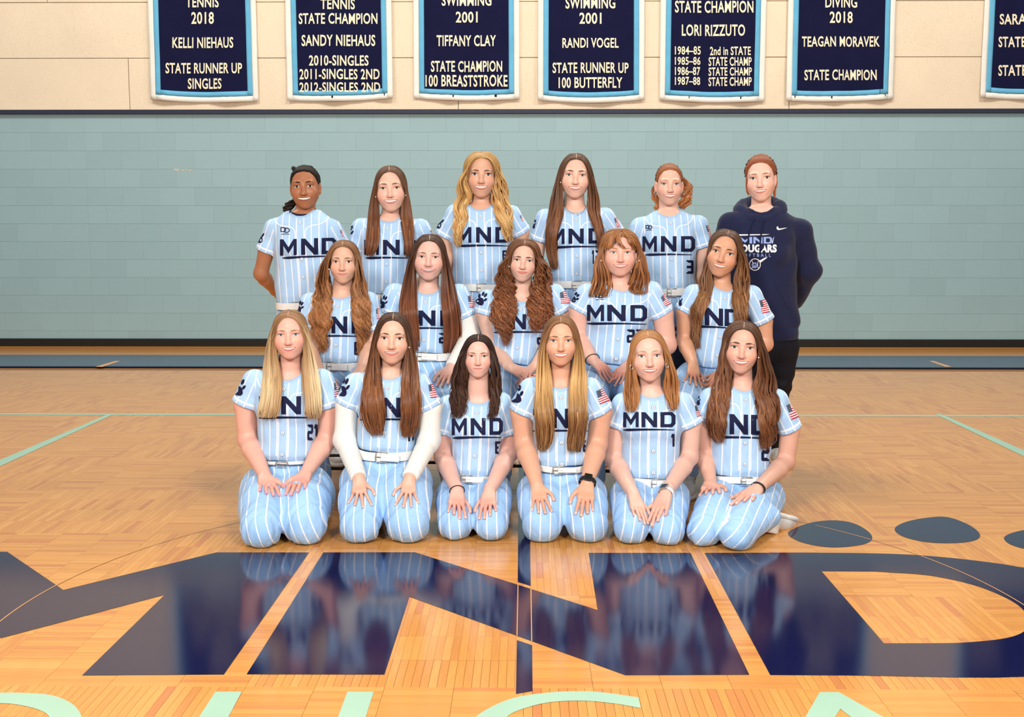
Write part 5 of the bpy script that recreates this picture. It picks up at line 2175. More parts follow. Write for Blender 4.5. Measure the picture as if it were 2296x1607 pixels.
def hair(q):
    S = q.S
    H = S['hair']
    rg = np.random.default_rng(100 + S['seed'])
    fw = q.f.get('fw', 1)
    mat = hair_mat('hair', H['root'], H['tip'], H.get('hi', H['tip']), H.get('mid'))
    Vs, Fs, UVs, Cs = [], [], [], []
    n0 = 0
    O = np.array([0, 10.0, -8])
    vol = H.get('vol', 9.0)
    d2r = math.pi / 180

    def dirv(al, el, s):
        return np.stack([s * np.sin(al) * np.cos(el), np.sin(el) + 0 * al, np.cos(al) * np.cos(el)], -1)

    def on_skull(d, o):
        return O + d * (skull_r(d.reshape(-1, 3), fw).reshape(d.shape[:-1]) + o)[..., None]

    # ---- close cap over the scalp, a solid ground for the locks
    loose = H['style'] == 'long'
    a0 = H.get('a0', 58.0)
    hl = H.get('hairline', 46.0)

    def edge_el(al):
        """lower edge of the cap at azimuth al (degrees): hairline in front, nape behind"""
        return np.interp(al, [0, 30, 52, 66, 80, 96, 130, 180], [hl, hl - 3, hl - 17, 4, -2, -26, -42, -44]) if not loose else \
            np.interp(al, [0, 25, 45, 58, 70, 90, 130, 180], [hl, hl - 4, hl - 16, 6, -10, -30, -46, -48])
    na, ne = 72, 16
    al = np.linspace(-180, 180, na + 1)[:-1]
    t = np.linspace(0, 1, ne)
    ed = edge_el(np.abs(al)) * d2r
    pole = np.array([0, math.sin(math.radians(88)), math.cos(math.radians(88))])
    rim = dirv(np.abs(al) * d2r, ed, np.sign(al + 1e-9))
    dd = np.stack([slerp(np.broadcast_to(pole, rim.shape), rim, tt) for tt in np.clip(t, 0.002, 1)], 1)
    off = (3.2 + (vol - 3.2) * .45 * np.sin(np.clip(t * 1.0, 0, 1) * math.pi * .9)[None, :]) * np.ones((na, 1))
    off[:, -1] = -1.5
    cap = q.frh(on_skull(dd, off).reshape(-1, 3))
    i = np.arange(na)[:, None]; j = np.arange(ne - 1)[None]
    f = np.stack([i * ne + j, ((i + 1) % na) * ne + j, ((i + 1) % na) * ne + j + 1, i * ne + j + 1], -1).reshape(-1, 4)
    Vs.append(cap); Fs.append(f[:, ::-1]); n0 = len(cap)
    Vs[0] = np.concatenate([Vs[0], Vs[0][0::ne].mean(0)[None]]); TOPF = np.stack([np.arange(na) * ne, np.roll(np.arange(na) * ne, -1), np.full(na, n0)], -1); n0 += 1
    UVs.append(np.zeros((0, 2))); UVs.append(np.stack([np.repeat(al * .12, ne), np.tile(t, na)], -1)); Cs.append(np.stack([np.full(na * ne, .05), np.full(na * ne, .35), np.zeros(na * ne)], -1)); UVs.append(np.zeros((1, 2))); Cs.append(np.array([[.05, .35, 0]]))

    if loose:
        for s, key in ((-1, 'L'), (1, 'R')):
            out = H[key]                                     # [(y, xl, xr)] in the crop's pixels
            out = np.array(out, float)
            K = int(H.get('n', 190) * 1.1)
            rank = np.sort(rg.random(K))
            al = (a0 + rank * (172 - a0)) * d2r
            rk = rank
            # on the skull
            pel = (hl + 3 + (118 - hl) * np.clip(rk * 1.15, 0, 1)) * d2r
            part = H.get('part', 0.0) * d2r
            d0 = np.stack([np.full(K, math.sin(part)) + s * .02, np.sin(pel), np.cos(pel)], -1)
            d0 /= np.linalg.norm(d0, axis=1)[:, None]
            d1 = dirv(al, np.full(K, -6 * d2r), s)
            lay_ = rg.random(K)
            offs = 3.5 + vol * lay_
            pts = []
            for tt in (0.0, .2, .4, .6, .76):
                d = slerp(d0, d1, np.full((K, 1), tt))
                d = d + (np.array([s * .30, .62, .2])[None] * (H.get('bow', .30) * math.sin(min(1, tt / .76) * math.pi) * np.clip(1 - rk, 0, 1) ** 2.5)[:, None])
                d /= np.linalg.norm(d, axis=1)[:, None]
                o = offs * (.45 + .75 * math.sin(min(1, tt * 1.15) * math.pi * .5)) + H.get('puff', 0) * math.sin(tt * math.pi) + H.get('flare', 10) * tt ** 2 * np.clip(rk * 1.4, .15, 1)
                pts.append(q.frh(on_skull(d, o)))
            # falling: the outline read at each level
            yy = out[:, 0]
            ear = q.frh(O + np.array([s * 74 * fw, -6 - 10, 0]))
            eye_y = S['head'][2]
            cl = H.get('clump', 9)
            cid = (rank * cl).astype(int)
            cph = rg.random(cl + 2) * 6.28
            lv = [y for y in yy if y > eye_y - 6]
            ym = lv[-1]
            endf = np.clip(1 - (rg.random(K) ** 2.0) * H.get('ragged', .22), .3, 1)
            aa = np.clip(rk * .85 + .15 * rg.random(K), 0, 1)             # 0 inner .. 1 outer
            aa = np.where(rg.random(K) < .35, rg.random(K), aa)
            deep = np.clip(rk * .7 + .5 * (rg.random(K) - .5) + .1, 0, 1)
            chin_y = S['head'][3]
            Yh = q.C[1]
            # length of each lock in levels
            for li in range(len(lv)):
                g = lv[0] + (lv[li] - lv[0]) * endf
                xl = np.interp(g, yy, out[:, 1]); xr = np.interp(g, yy, out[:, 2])
                inner, outer = (xr, xl) if s < 0 else (xl, xr)
                w = .06 + .88 * aa
                gx = inner + (outer - inner) * w
                px, py = q.X((0, 0))
                px = S['T'][0] + gx / S['T'][2]; py = S['T'][1] + g / S['T'][2]
                # depth: beside the head, then over the front of the shoulder
                y_head = Yh - .045 + .11 * deep
                fall = np.clip((g - chin_y + 12) / (S['head'][3] - S['head'][1]) * 2.0, 0, 1)
                base = P(px, py, np.full(K, q.Yt))
                ys = np.empty(K)
                for k_ in range(K):
                    r_ = nrm(base[k_] - c_pos)
                    h = q.bvh.ray_cast(Vector(c_pos), Vector(r_))
                    if h[0] is not None and abs(h[0][1] - q.Yt) < .35:
                        ys[k_] = h[0][1] - .006 - .030 * (1 - deep[k_]) * H.get('thick', 1.0)
                    else:
                        ys[k_] = q.Yt - .03 + .06 * deep[k_] - .02
                yy_ = y_head * (1 - fall) + np.minimum(ys, y_head + .05) * fall
                pts.append(P(px, py, yy_))
            path = resample(np.stack(pts, 1), H.get('seg', 27 if H.get('amp', 0) < .006 else 44), 1.25)
            n = path.shape[1]
            wgt = np.clip(1 - np.abs(np.linspace(0, 1, n) ** 1.25 - .34) / .30, 0, 1)[None, 1:-1, None]
            for _ in range(26):
                path[:, 1:-1] += .5 * wgt * ((path[:, :-2] + path[:, 2:]) * .5 - path[:, 1:-1])
            # waves
            amp, lam = H.get('amp', 0.0), H.get('lam', .14)
            sl = np.concatenate([np.zeros((K, 1)), np.cumsum(np.linalg.norm(np.diff(path, axis=1), axis=2), 1)], 1)
            tt = (np.linspace(0, 1, n) ** 1.25)[None]
            env = np.clip((tt - H.get('w0', .28)) * 3.2, 0, 1)
            rp = rg.random(K)[:, None] * H.get('wild', .7)
            phs = cph[cid][:, None] + sl / lam * 6.283 * (1 + .10 * np.sin(cid * 2.1))[:, None] + rp * 2
            path = path + (amp * env * np.sin(phs))[..., None] * np.array([1.0, 0, 0]) + (amp * .8 * env * np.cos(phs))[..., None] * np.array([0, -1.0, 0]) + (amp * .35 * env * np.sin(phs * .5 + 1))[..., None] * np.array([0, 0, 1.0])
            path = path + (rg.normal(0, 1, (K, 1, 3)) * .0028 * np.clip(tt, 0, 1)[..., None]) * H.get('fly', 1.0)
            # facing of each lock: away from the head's axis, turning to the front below
            rad = path - (q.C + np.array([0, .02, 0]))
            rad[..., 2] *= np.clip(1.2 - tt * 3, .0, 1)
            rad /= np.maximum(np.linalg.norm(rad, axis=2, keepdims=True), 1e-6)
            fr = np.clip((tt - .25) * 2.5, 0, 1)[..., None]
            nv = rad * (1 - .65 * fr) + np.array([0, -1.0, .1]) * (.75 * fr) + rg.normal(0, .22, (K, 1, 3))
            wd = H.get('w', .0062) * .78 * (rg.uniform(.7, 1.3, (K, 1))) * np.interp(tt, [0, .12, .3, .75, 1], [.55, .9, 1, .85, .12])
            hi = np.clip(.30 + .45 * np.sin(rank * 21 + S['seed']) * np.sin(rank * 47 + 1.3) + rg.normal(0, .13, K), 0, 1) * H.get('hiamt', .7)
            if H.get('dark_in'):                              # inner locks stay dark
                hi = hi * np.clip(aa * 2.2 - .35, 0, 1) + np.clip(aa * 1.5 - .5, 0, 1) * .5
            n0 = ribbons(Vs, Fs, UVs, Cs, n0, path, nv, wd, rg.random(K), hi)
        if H.get('bangs'):
            for bp in H['bangs']:
                K = 44
                b = np.array(bp, float)
                pts = []
                for li, (x, y, l_) in enumerate(b):
                    hx = q.toh(P(*q.X((x, y)), q.C[1] - .08)[None])[0]
                    jx = rg.normal(0, 4.2 if li else 7, K); jy = rg.normal(0, 2, K)
                    u, v = hx[0] + jx, hx[1] + jy
                    z = head_trace(u, v, q.f) + l_ + rg.random(K) * 5
                    pts.append(q.frh(np.stack([u, v, z], -1)))
                path = resample(np.stack(pts, 1), 16)
                nv = np.broadcast_to(q.R[:, 2], path.shape) + rg.normal(0, .2, (K, 1, 3))
                tt = np.linspace(0, 1, 16)[None]
                wd = .0048 * rg.uniform(.7, 1.2, (K, 1)) * np.interp(tt, [0, .3, .8, 1], [.8, 1, .7, .12])
                n0 = ribbons(Vs, Fs, UVs, Cs, n0, path, nv, wd, rg.random(K), np.clip(rg.normal(.4, .3, K), 0, 1))
    else:
        # pulled back: from the hairline over the skull to the tie
        K = 340
        s = np.where(rg.random(K) < .5, -1.0, 1.0)
        al = np.abs(rg.random(K)) * 108
        e0 = edge_el(al) * d2r
        d0 = dirv(al * d2r, e0 + rg.random(K) * .04, s)
        tie = np.array(H.get('tie', (0, -12.0, -112)))
        d1 = nrm(tie - O)[None] + rg.normal(0, .10, (K, 3))
        d1 /= np.linalg.norm(d1, axis=1)[:, None]
        up = np.array([0, .55, 0.0])
        pts = []
        offs = 2.5 + vol * (.35 + .35 * rg.random(K))
        for tt in (0, .1, .25, .45, .65, .85, 1.0):
            d = slerp(d0, d1, np.full((K, 1), tt))
            d = d + up * math.sin(tt * math.pi) * .35 * np.clip(1.2 - al / 90, 0, 1)[:, None]
            d /= np.linalg.norm(d, axis=1)[:, None]
            pts.append(q.frh(on_skull(d, offs * min(1, .02 + tt * 2.2))))
        path = resample(np.stack(pts, 1), 20)
        nv = path - q.C
        tt = np.linspace(0, 1, 20)[None]
        wd = .0064 * rg.uniform(.7, 1.2, (K, 1)) * np.interp(tt, [0, .1, .5, 1], [.5, .8, 1, .9])
        n0 = ribbons(Vs, Fs, UVs, Cs, n0, path, nv, wd, rg.random(K) * .6, np.clip(rg.normal(.3, .3, K), 0, 1) * H.get('hiamt', .6), .12)
        for tail in H.get('tails', ()):
            pl, K, spread, amp, w_ = tail['p'], tail.get('n', 70), tail.get('r', .018), tail.get('amp', .008), tail.get('w', .005)
            base = np.array([P(*q.X((x, y)), q.C[1] + dy) for x, y, dy in pl])
            m = len(base)
            rr = np.interp(np.linspace(0, 1, m), [0, .25, .7, 1], tail.get('prof', [.3, 1, 1, .5]))
            dv = rg.normal(0, 1, (K, 3)); dv /= np.linalg.norm(dv, axis=1)[:, None]
            dv *= rg.random((K, 1)) ** .5
            path = base[None] + dv[:, None] * (rr * spread)[None, :, None]
            path = resample(path, 18)
            tt = np.linspace(0, 1, 18)[None]
            ph_ = rg.random((K, 1)) * 2 + tt * tail.get('turns', 2) * 6.283
            path[..., 0] += amp * np.sin(ph_) * tt; path[..., 1] += amp * np.cos(ph_) * tt
            nv = path - base.mean(0) + rg.normal(0, .01, path.shape[:1] + (1, 3))
            nv[..., 1] -= .03
            wd = w_ * rg.uniform(.7, 1.2, (K, 1)) * np.interp(tt, [0, .2, .8, 1], [.8, 1, .8, .15])
            n0 = ribbons(Vs, Fs, UVs, Cs, n0, path, nv, wd, rg.random(K), np.clip(rg.normal(.4, .3, K), 0, 1))
    V = np.concatenate(Vs)
    Fc = np.concatenate(Fs)
    me = mesh_np('hair', V, [TOPF, Fc], [mat])
    cattr(me, 'hc', np.concatenate(Cs))
    uvl = me.uv_layers.new(name='UVMap')
    li = np.zeros(len(me.loops), np.int32)
    me.loops.foreach_get('vertex_index', li)
    uvl.data.foreach_set('uv', np.concatenate(UVs)[li].astype(np.float32).ravel())
    add_obj('hair', me, q.root)
    if loose and not H.get('bangs') and H.get('parting', True):
        el = np.linspace(hl + 2, 84, 12) * d2r
        pt_ = H.get('part', 0.0) * d2r
        dd = np.stack([np.full(12, math.sin(pt_)), np.sin(el), np.cos(el)], -1)
        dd /= np.linalg.norm(dd, axis=1)[:, None]
        c_ = on_skull(dd, vol * .30 + 3.4)
        hw_ = np.interp(np.linspace(0, 1, 12), [0, .15, .7, 1], [.5, 1.3, 1.0, .3])[:, None] * np.array([1.0, 0, 0])
        V2 = q.frh(np.stack([c_ - hw_, c_ + np.array([0, .3, .3]), c_ + hw_], 1).reshape(-1, 3))
        obj('parting', V2, strip_faces(12, 3), cached(_part_c, tuple(int(v * .92) for v in S['skin']), 'scalp', .6), q.root)
    for (x, y, r) in H.get('ties', ()):
        c = P(*q.X((x, y)), q.C[1] + .01)
        mb = MB()
        bm = bmesh.new(); bmesh.ops.create_icosphere(bm, subdivisions=2, radius=r)
        v = np.array([w.co[:] for w in bm.verts]); fc = np.array([[w.index for w in t_.verts] for t_ in bm.faces]); bm.free()
        v = v * (1 + .08 * np.sin(v[:, :1] * 700))
        mb.add(v + c, fc)
        mb.done('hair_tie', M_BLACKB, q.root, smooth=True)
# ------------------------------------------------------------------ hooded sweatshirt


def sew_text(q, s, box, mat, lift=.0018, bold=.02, slope=0.0, name='print_lettering'):
    v, t = text_verts(s, bold)
    v = (v - v.min(0)) / (v.max(0) - v.min(0))
    x0, x1, y0, y1 = box
    pv = np.stack([x0 + v[:, 0] * (x1 - x0), y1 + v[:, 1] * (y0 - y1)], -1)
    pv[:, 1] += (pv[:, 0] - (x0 + x1) / 2) * slope
    return sew(q, name, px_pts(q, pv), t, mat, q.jersey, lift)


def dress_hoodie(q):
    jo, root = q.jersey, q.root
    # hood lying round the neck
    n = 40
    a = np.linspace(0, 2 * math.pi, n + 1)[:-1]
    mb = MB()
    rows = []
    for k, b in enumerate(np.linspace(0, 2 * math.pi, 15)[:-1]):
        back = (1 - np.sin(a)) / 2                      # 1 behind the neck
        major_x = .098 + .012 * back; major_z = .092 + .02 * back
        minor_r = .030 + .016 * back
        minor_v = .034 + .026 * back + .004 * np.sin(a * 7 + b)
        cx = np.cos(a) * (major_x + minor_r * np.cos(b)) + .004 * np.sin(a * 5 + b * 2)
        cz = np.sin(a) * (major_z + minor_r * np.cos(b)) - .01
        cy = -.012 + .050 * back - .030 * np.clip(np.sin(a), 0, 1) ** 2 + minor_v * np.sin(b)
        rows.append(q.NB + np.outer(cx, q.tx) + np.outer(cz, q.tf) + np.outer(cy, q.tu))
    V = np.stack(rows, 1)
    V = np.concatenate([V, V[:, :1]], 1)
    mb.grid(V, closed_u=True)
    mb.done('hood', M_HOODIE, jo, smooth=True)
    for pl in ([(300, 462), (285, 495), (268, 540), (258, 600), (252, 640)], [(362, 470), (356, 500), (346, 540), (338, 590), (334, 640), (332, 690)]):
        W = lay(q, px_pts(q, np.array(pl)), .004)
        W = W[~np.isnan(W[:, 0])]
        mb = MB(); mb.tube(resample(W[None], 14)[0], .0042, 7); mb.done('drawstring', M_TWILL, jo, smooth=True)
    sw = np.array([(443, 521), (441, 530), (444, 539), (455, 543), (475, 539), (495, 533), (511, 527), (492, 529), (472, 532), (459, 533), (452, 529), (452, 519)])
    loops = [[Vector((p[0], p[1], 0)) for p in sw]]
    t = np.array(tessellate_polygon(loops))
    sew(q, 'chest_emblem', px_pts(q, sw), t, M_PRINTW, jo)

    def bar(p0, p1, p2, p3, mat):
        n_ = 12
        tt = np.linspace(0, 1, n_)[:, None]
        A = np.array(p0) * (1 - tt) + np.array(p1) * tt; B = np.array(p3) * (1 - tt) + np.array(p2) * tt
        sew(q, 'print_bar', px_pts(q, np.concatenate([A, B])), np.array([[i, i + 1, n_ + i + 1, n_ + i] for i in range(n_ - 1)]), mat, jo)
    bar((180, 571), (398, 570), (370, 575), (180, 581), M_PRINTW)
    bar((423, 588), (425, 588), (416, 631), (411, 631), M_PRINTW)
    for ch, bx in (('M', (190, 282)), ('N', (290, 350)), ('D', (357, 413))):
        V, Fc = strokes(GL[ch], (bx[0], bx[1], 588, 631), 0, 16)
        sew(q, 'print_lettering', px_pts(q, V), Fc, M_PRINTB, jo)
    sew_text(q, 'COUGARS', (165, 443, 637, 690), M_PRINTW, bold=.05)
    sew_text(q, 'S O F T B A L L', (205, 405, 697, 718), M_PRINTB, bold=.01)
    a = np.linspace(0, 2 * math.pi, 33)
    ring = np.stack([300 + 38 * np.cos(a), 768 + 40 * np.sin(a)], -1)
    rin = np.stack([300 + 33 * np.cos(a), 768 + 35 * np.sin(a)], -1)
    sew(q, 'print_ball', px_pts(q, np.concatenate([ring, rin])), np.array([[i, i + 1, 34 + i, 33 + i] for i in range(32)]), M_PRINTW, jo)
    for s in (-1, 1):
        tt = np.linspace(-1, 1, 9)
        A = np.stack([300 + s * (16 + 8 * tt ** 2), 768 + 32 * tt], -1); B = A + [3.5, 0]
        sew(q, 'print_ball', px_pts(q, np.concatenate([A, B])), np.array([[i, i + 1, 10 + i, 9 + i] for i in range(8)]), M_PRINTW, jo, .0016)
    bar((329, 742), (368, 722), (383, 722), (336, 756), M_PRINTW)
    for (u, v, rx, ry) in ((0, 10, 15, 10), (-15, -2, 5, 7), (-6, -12, 5, 8), (6, -12, 5, 8), (15, -2, 5, 7)):
        V, Fc = disc(298 + u, 772 + v, rx, ry)
        sew(q, 'print_paw', px_pts(q, V), Fc, M_PRINTB, jo, .0024)
    # pocket edge and ribbed hem
    W = lay(q, px_pts(q, np.array([(428, 878), (445, 915), (470, 965), (500, 1020), (522, 1058)])), .002)
    W = W[~np.isnan(W[:, 0])]
    mb = MB(); mb.tube(W, .003, 6); mb.done('pocket_edge', M_HOODIE, jo, smooth=True)
    e = 2 / 2.4
    a = np.linspace(0, 2 * math.pi, 97)[:-1]
    cx = np.sign(np.cos(a)) * np.abs(np.cos(a)) ** e; cz = np.sign(np.sin(a)) * np.abs(np.sin(a)) ** e
    rib = .0012 * np.sin(a * 60)
    rows = [q.HEM + np.outer((q.hw * 1.0 + o + rib) * cx, q.tx) + np.outer((q.kb[1] + o + rib) * cz, q.tf) + h * q.tu for h, o in ((-.052, -.006), (-.05, .0), (-.02, .004), (.008, .002), (.02, -.012))]
    mb = MB(); mb.grid(np.stack(rows, 1), closed_u=True); mb.done('ribbed_hem', M_HOODIE, jo, smooth=True)


# ------------------------------------------------------------------ the team: every measure below is a pixel of the crop (origin x, y, scale) named in T
LIGHT = (234, 186, 164)
G_B, G_M, G_F = 'players standing in the back row', 'players seated in the middle row', 'players kneeling in the front row'
PB = dict(pose='stand', Y=6.02, ar=.98)
PM = dict(pose='sit', Y=5.56, ar=1.05, footy=.205, foot_sp=-.03)
PF = dict(pose='kneel', Y=4.85, ar=1.08)
BROWN = dict(root=(66, 42, 28), tip=(112, 66, 38), hi=(158, 104, 66))
TEAM = [
    dict(dict(PB, Y=6.0), seed=1, T=(560, 350, 4.4625), group=G_B, label='standing player with sleek black hair tied back and navy undershirt collar, hands behind back',
         head=(535, 92, 303, 520), roll=-3, collar=(535, 612), hem=(592, 1440), waist=322, chest=308, shL=(172, 650), shR=(893, 655), slL=(163, 958), slR=(930, 930),
         armL=dict(e=(112, 1175), w=(250, 1345), back=True, ey=.02), armR=None, skin=(170, 110, 76), blush=.2, nostril_shade=(84, 48, 34), ar=1.02,
         face=dict(fw=.98, jw=.95, mw=32, teeth=7.2, smile=5.5, open=8.0, brow=(40, 26, 20), browt=3.2, browh=(18, 26, 20), iris=(58, 40, 32), lip=(150, 84, 70), nw=1.12, cheek=1.08, earout=0),
         hair=dict(style='back', root=(24, 17, 14), tip=(34, 24, 20), hi=(60, 44, 36), vol=7, hairline=45, hiamt=.3,
                   ties=((438, 122, .013), (610, 116, .013)),
                   tails=(dict(p=[(462, 440, .07), (430, 470, .06), (395, 500, .05), (372, 545, .05)], n=70, r=.022, amp=.012, turns=3, w=.0042, prof=[.6, 1, 1.1, .8]),)),
         under=True, mnd=dict(M=(305, 470), N=(515, 683), D=(718, 870), top=824, bot=984, slope=-.035, under=(330, 880, 1008)), logo=(358, 735, 78),
         paw=(107, 795, 55, 150, .12), flag=((903, 742), (920, 735), (934, 800), (918, 806))),
    dict(dict(PB, Y=6.1), seed=2, T=(760, 350, 4.4625), group=G_B, label='standing player with long straight auburn hair over both shoulders, second from left in the back',
         head=(508, 76, 320, 548), roll=-3, collar=(510, 668), hem=(497, 1365), waist=262, chest=285, shL=(158, 640), shR=(885, 650), slL=(175, 945), slR=(910, 930),
         armL=None, armR=None, skin=LIGHT, face=dict(fw=.97, jw=1.0, mw=29, teeth=8, smile=4.5, open=7.2, brow=(112, 82, 60), browh=(17, 24, 17), iris=(70, 66, 62), cheek=1.15, earrings=(('stud', -1), ('stud', 1))), blush=.55,
         hair=dict(style='long', **dict(BROWN, root=(92, 62, 40), tip=(104, 56, 32)), a0=60, L=[(280, 330, 372), (320, 328, 370), (450, 305, 412), (600, 294, 414), (750, 280, 416), (900, 262, 406), (1000, 255, 345)],
                   R=[(280, 648, 690), (320, 655, 692), (450, 625, 716), (600, 612, 736), (750, 638, 756), (900, 660, 750), (1010, 668, 730)], ragged=.12),
         mnd=dict(M=(255, 400), N=(440, 608), D=(648, 790), top=838, bot=985, slope=0, under=(270, 700, 1018)), paw=(103, 765, 60, 150, .25), flag=((910, 742), (925, 738), (938, 775), (926, 778))),
    dict(dict(PB, Y=6.06), seed=3, T=(960, 320, 4.4625), group=G_B, label='standing tall player with long wavy blonde hair',
         head=(533, 68, 316, 540), roll=1.5, collar=(530, 684), hem=(545, 1402), waist=285, chest=298, shL=(205, 635), shR=(898, 645), slL=(155, 938), slR=(935, 905),
         armL=dict(e=(215, 1180), w=(280, 1420), back=True, ey=.03), armR=None, skin=(222, 170, 142), blush=.5,
         face=dict(fw=.95, jw=.92, mw=29.5, teeth=7.5, smile=4.8, open=9.5, brow=(104, 76, 50), browh=(16, 22, 17), browt=3.0, iris=(58, 52, 48), lip=(200, 116, 104), lash=1.5, earrings=(('stud', 1),)),
         hair=dict(style='long', root=(178, 136, 82), tip=(186, 130, 68), hi=(240, 208, 146), hiamt=.8, a0=58, vol=15, puff=5, amp=.011, lam=.15, clump=6, wild=.5, w=.0066, n=200, w0=.2,
                   L=[(230, 352, 402), (300, 325, 400), (350, 298, 398), (450, 284, 432), (520, 278, 455), (600, 268, 412), (700, 260, 392), (800, 260, 366), (900, 262, 334), (1035, 266, 318)],
                   R=[(230, 648, 712), (300, 655, 740), (350, 664, 765), (450, 652, 795), (550, 640, 795), (650, 655, 828), (750, 690, 842), (850, 738, 840), (990, 785, 838)], ragged=.2),
         mnd=dict(M=(280, 432), N=(478, 630), D=(672, 815), top=845, bot=997, slope=0, under=(300, 800, 1030)), num=('6', 738, 800, 1075, 1170), paw=(113, 785, 60, 150, .3), flag=((916, 732), (932, 724), (950, 780), (937, 786)), buckle=.0),
    dict(PB, seed=4, T=(1180, 330, 4.4625), group=G_B, label='standing player with waist-length brown hair and thin necklace, fourth from left at back',
         head=(495, 75, 280, 502), roll=2.5, collar=(490, 668), hem=(497, 1332), waist=258, chest=290, shL=(122, 640), shR=(855, 625), slL=(125, 925), slR=(905, 880),
         armL=None, armR=None, skin=LIGHT, face=dict(fw=.97, jw=.98, mw=30, teeth=6.5, smile=5, open=8.2, brow=(94, 68, 48), browh=(17, 25, 18), iris=(96, 106, 112), cheek=1.1, earrings=(('stud', -1),)),
         hair=dict(style='long', **dict(BROWN, root=(84, 56, 38), tip=(104, 62, 38)), a0=60, amp=.004, lam=.3, w0=.2,
                   L=[(260, 296, 366), (300, 286, 362), (350, 274, 352), (450, 270, 382), (550, 238, 387), (650, 204, 377), (750, 200, 352), (900, 200, 304), (1050, 200, 303), (1150, 220, 312), (1220, 245, 322)],
                   R=[(260, 618, 688), (300, 624, 694), (400, 618, 716), (500, 594, 738), (600, 598, 744), (700, 643, 748), (800, 680, 764), (900, 700, 776), (1020, 705, 765)], ragged=.10),
         mnd=dict(M=(235, 382), N=(422, 575), D=(622, 770), top=815, bot=963, slope=-.015, under=(270, 740, 997)), num=('12', 650, 725, 1030, 1165), paw=(83, 770, 22, 90, .2), flag=((878, 714), (905, 702), (935, 790), (905, 802)), necklace=True),
    dict(dict(PB, Y=6.1), seed=5, T=(1400, 340, 4.4625), group=G_B, label='standing player with curly red ponytail and hoop earrings wearing number 3',
         head=(460, 84, 324, 528), roll=.5, collar=(437, 660), hem=(450, 1362), waist=262, chest=262, shL=(88, 680), shR=(805, 655), slL=(108, 960), slR=(800, 950),
         armL=None, armR=dict(e=(765, 1235), w=(700, 1460), back=True, ey=.03), skin=(232, 184, 162), blush=.5,
         face=dict(fw=.90, jw=.95, mw=30, teeth=8, smile=5, open=8.6, brow=(190, 140, 100), browt=2.3, iris=(96, 104, 110), lip=(206, 118, 110), earout=5, earrings=(('hoop', -1), ('hoop', 1))),
         hair=dict(style='back', root=(146, 84, 44), tip=(166, 98, 52), hi=(214, 150, 96), vol=13, hairline=46, hiamt=.8,
                   tails=(dict(p=[(560, 250, .08), (625, 350, .07), (625, 440, .06), (600, 520, .05), (570, 560, .04)], n=90, r=.03, amp=.012, turns=3, w=.0046),
                          dict(p=[(330, 300, .08), (300, 400, .07), (320, 480, .06), (345, 545, .05), (300, 575, .05)], n=50, r=.018, amp=.010, turns=3, w=.004),
                          dict(p=[(600, 500, .06), (640, 512, .04), (668, 525, .03)], n=10, r=.006, amp=.006, turns=1, w=.0025))),
         mnd=dict(M=(183, 325), N=(365, 522), D=(567, 705), top=846, bot=998, slope=0, under=(210, 672, 1030)), num=('3', 612, 692, 1085, 1220), logo=(248, 752, 56), flag=((812, 742), (840, 736), (880, 850), (852, 858))),
    dict(dict(PB, Y=5.98), seed=6, T=(1590, 330, 2.923), hoodie=True, label='standing woman in navy printed hoodie and black leggings, red hair tied back', dep=1.12,
         head=(332, 52, 202, 350), roll=-4, yaw=-10, collar=(338, 440), hem=(352, 1200), waist=222, chest=218, shL=(88, 452), shR=(646, 492), shr=1.12, slr=1.1,
         armL=dict(e=(40, 800), w=(130, 1060), back=True, ey=.05), armR=dict(e=(655, 815), w=(560, 1010), back=True, ey=.05), skin=(236, 190, 170), blush=.45, neck=1.0, hole=.068, turn=-6,
         face=dict(fw=.92, jw=.96, mw=27, teeth=5.5, smile=4.2, open=8.8, brow=(150, 100, 70), browt=2.3, iris=(84, 80, 78), lip=(206, 120, 116), gaze=.6),
         hair=dict(style='back', root=(138, 72, 40), tip=(158, 84, 48), hi=(196, 118, 72), vol=17, hairline=44, hiamt=.7,
                   tails=(dict(p=[(440, 180, .0), (438, 240, .0), (430, 290, .0), (428, 330, .0)], n=26, r=.007, amp=.004, turns=1, w=.003),
                          dict(p=[(245, 190, .0), (246, 240, .0), (252, 290, .0), (256, 315, .0)], n=20, r=.005, amp=.004, turns=1, w=.0026)))),
    # ---------------- seated
    dict(dict(PM, Y=5.52), seed=7, T=(660, 520, 4.4625), group=G_M, label='seated player with long wavy light-brown hair and white belt, leftmost in the middle row',
         head=(478, 72, 300, 515), roll=0, collar=(470, 668), hem=(445, 1278), waist=255, chest=275, shL=(95, 625), shR=(822, 625), slL=(105, 955), slR=(790, 975),
         armL=dict(e=(120, 1080), w=(250, 1400), t=(350, 1490)), armR=dict(e=(755, 1120), w=(680, 1350), t=(600, 1470)), skin=(222, 172, 146), kneex=((100, 1560), (785, 1560)),
         face=dict(fw=.94, jw=.9, mw=25, teeth=0, smile=3.5, open=9.2, brow=(110, 80, 56), browt=2.4, iris=(76, 58, 46), lip=(208, 124, 118), ul=4.6, ll=6.6, earrings=(('stud', 1), ('stud', -1))),
         hair=dict(style='long', root=(126, 86, 54), tip=(140, 86, 46), hi=(190, 130, 80), hiamt=.85, a0=62, vol=11, amp=.011, lam=.105, clump=8, wild=.6, w=.006, n=200, w0=.3,
                   L=[(250, 270, 335), (300, 258, 338), (350, 235, 342), (450, 218, 366), (550, 203, 372), (650, 193, 372), (750, 178, 366), (850, 148, 372), (950, 143, 362), (1050, 188, 338), (1210, 245, 322)],
                   R=[(250, 610, 655), (300, 612, 665), (350, 610, 682), (450, 588, 704), (550, 568, 724), (650, 570, 738), (750, 580, 752), (850, 584, 757), (950, 608, 757), (1050, 633, 752), (1150, 633, 712), (1225, 640, 675)], ragged=.25),
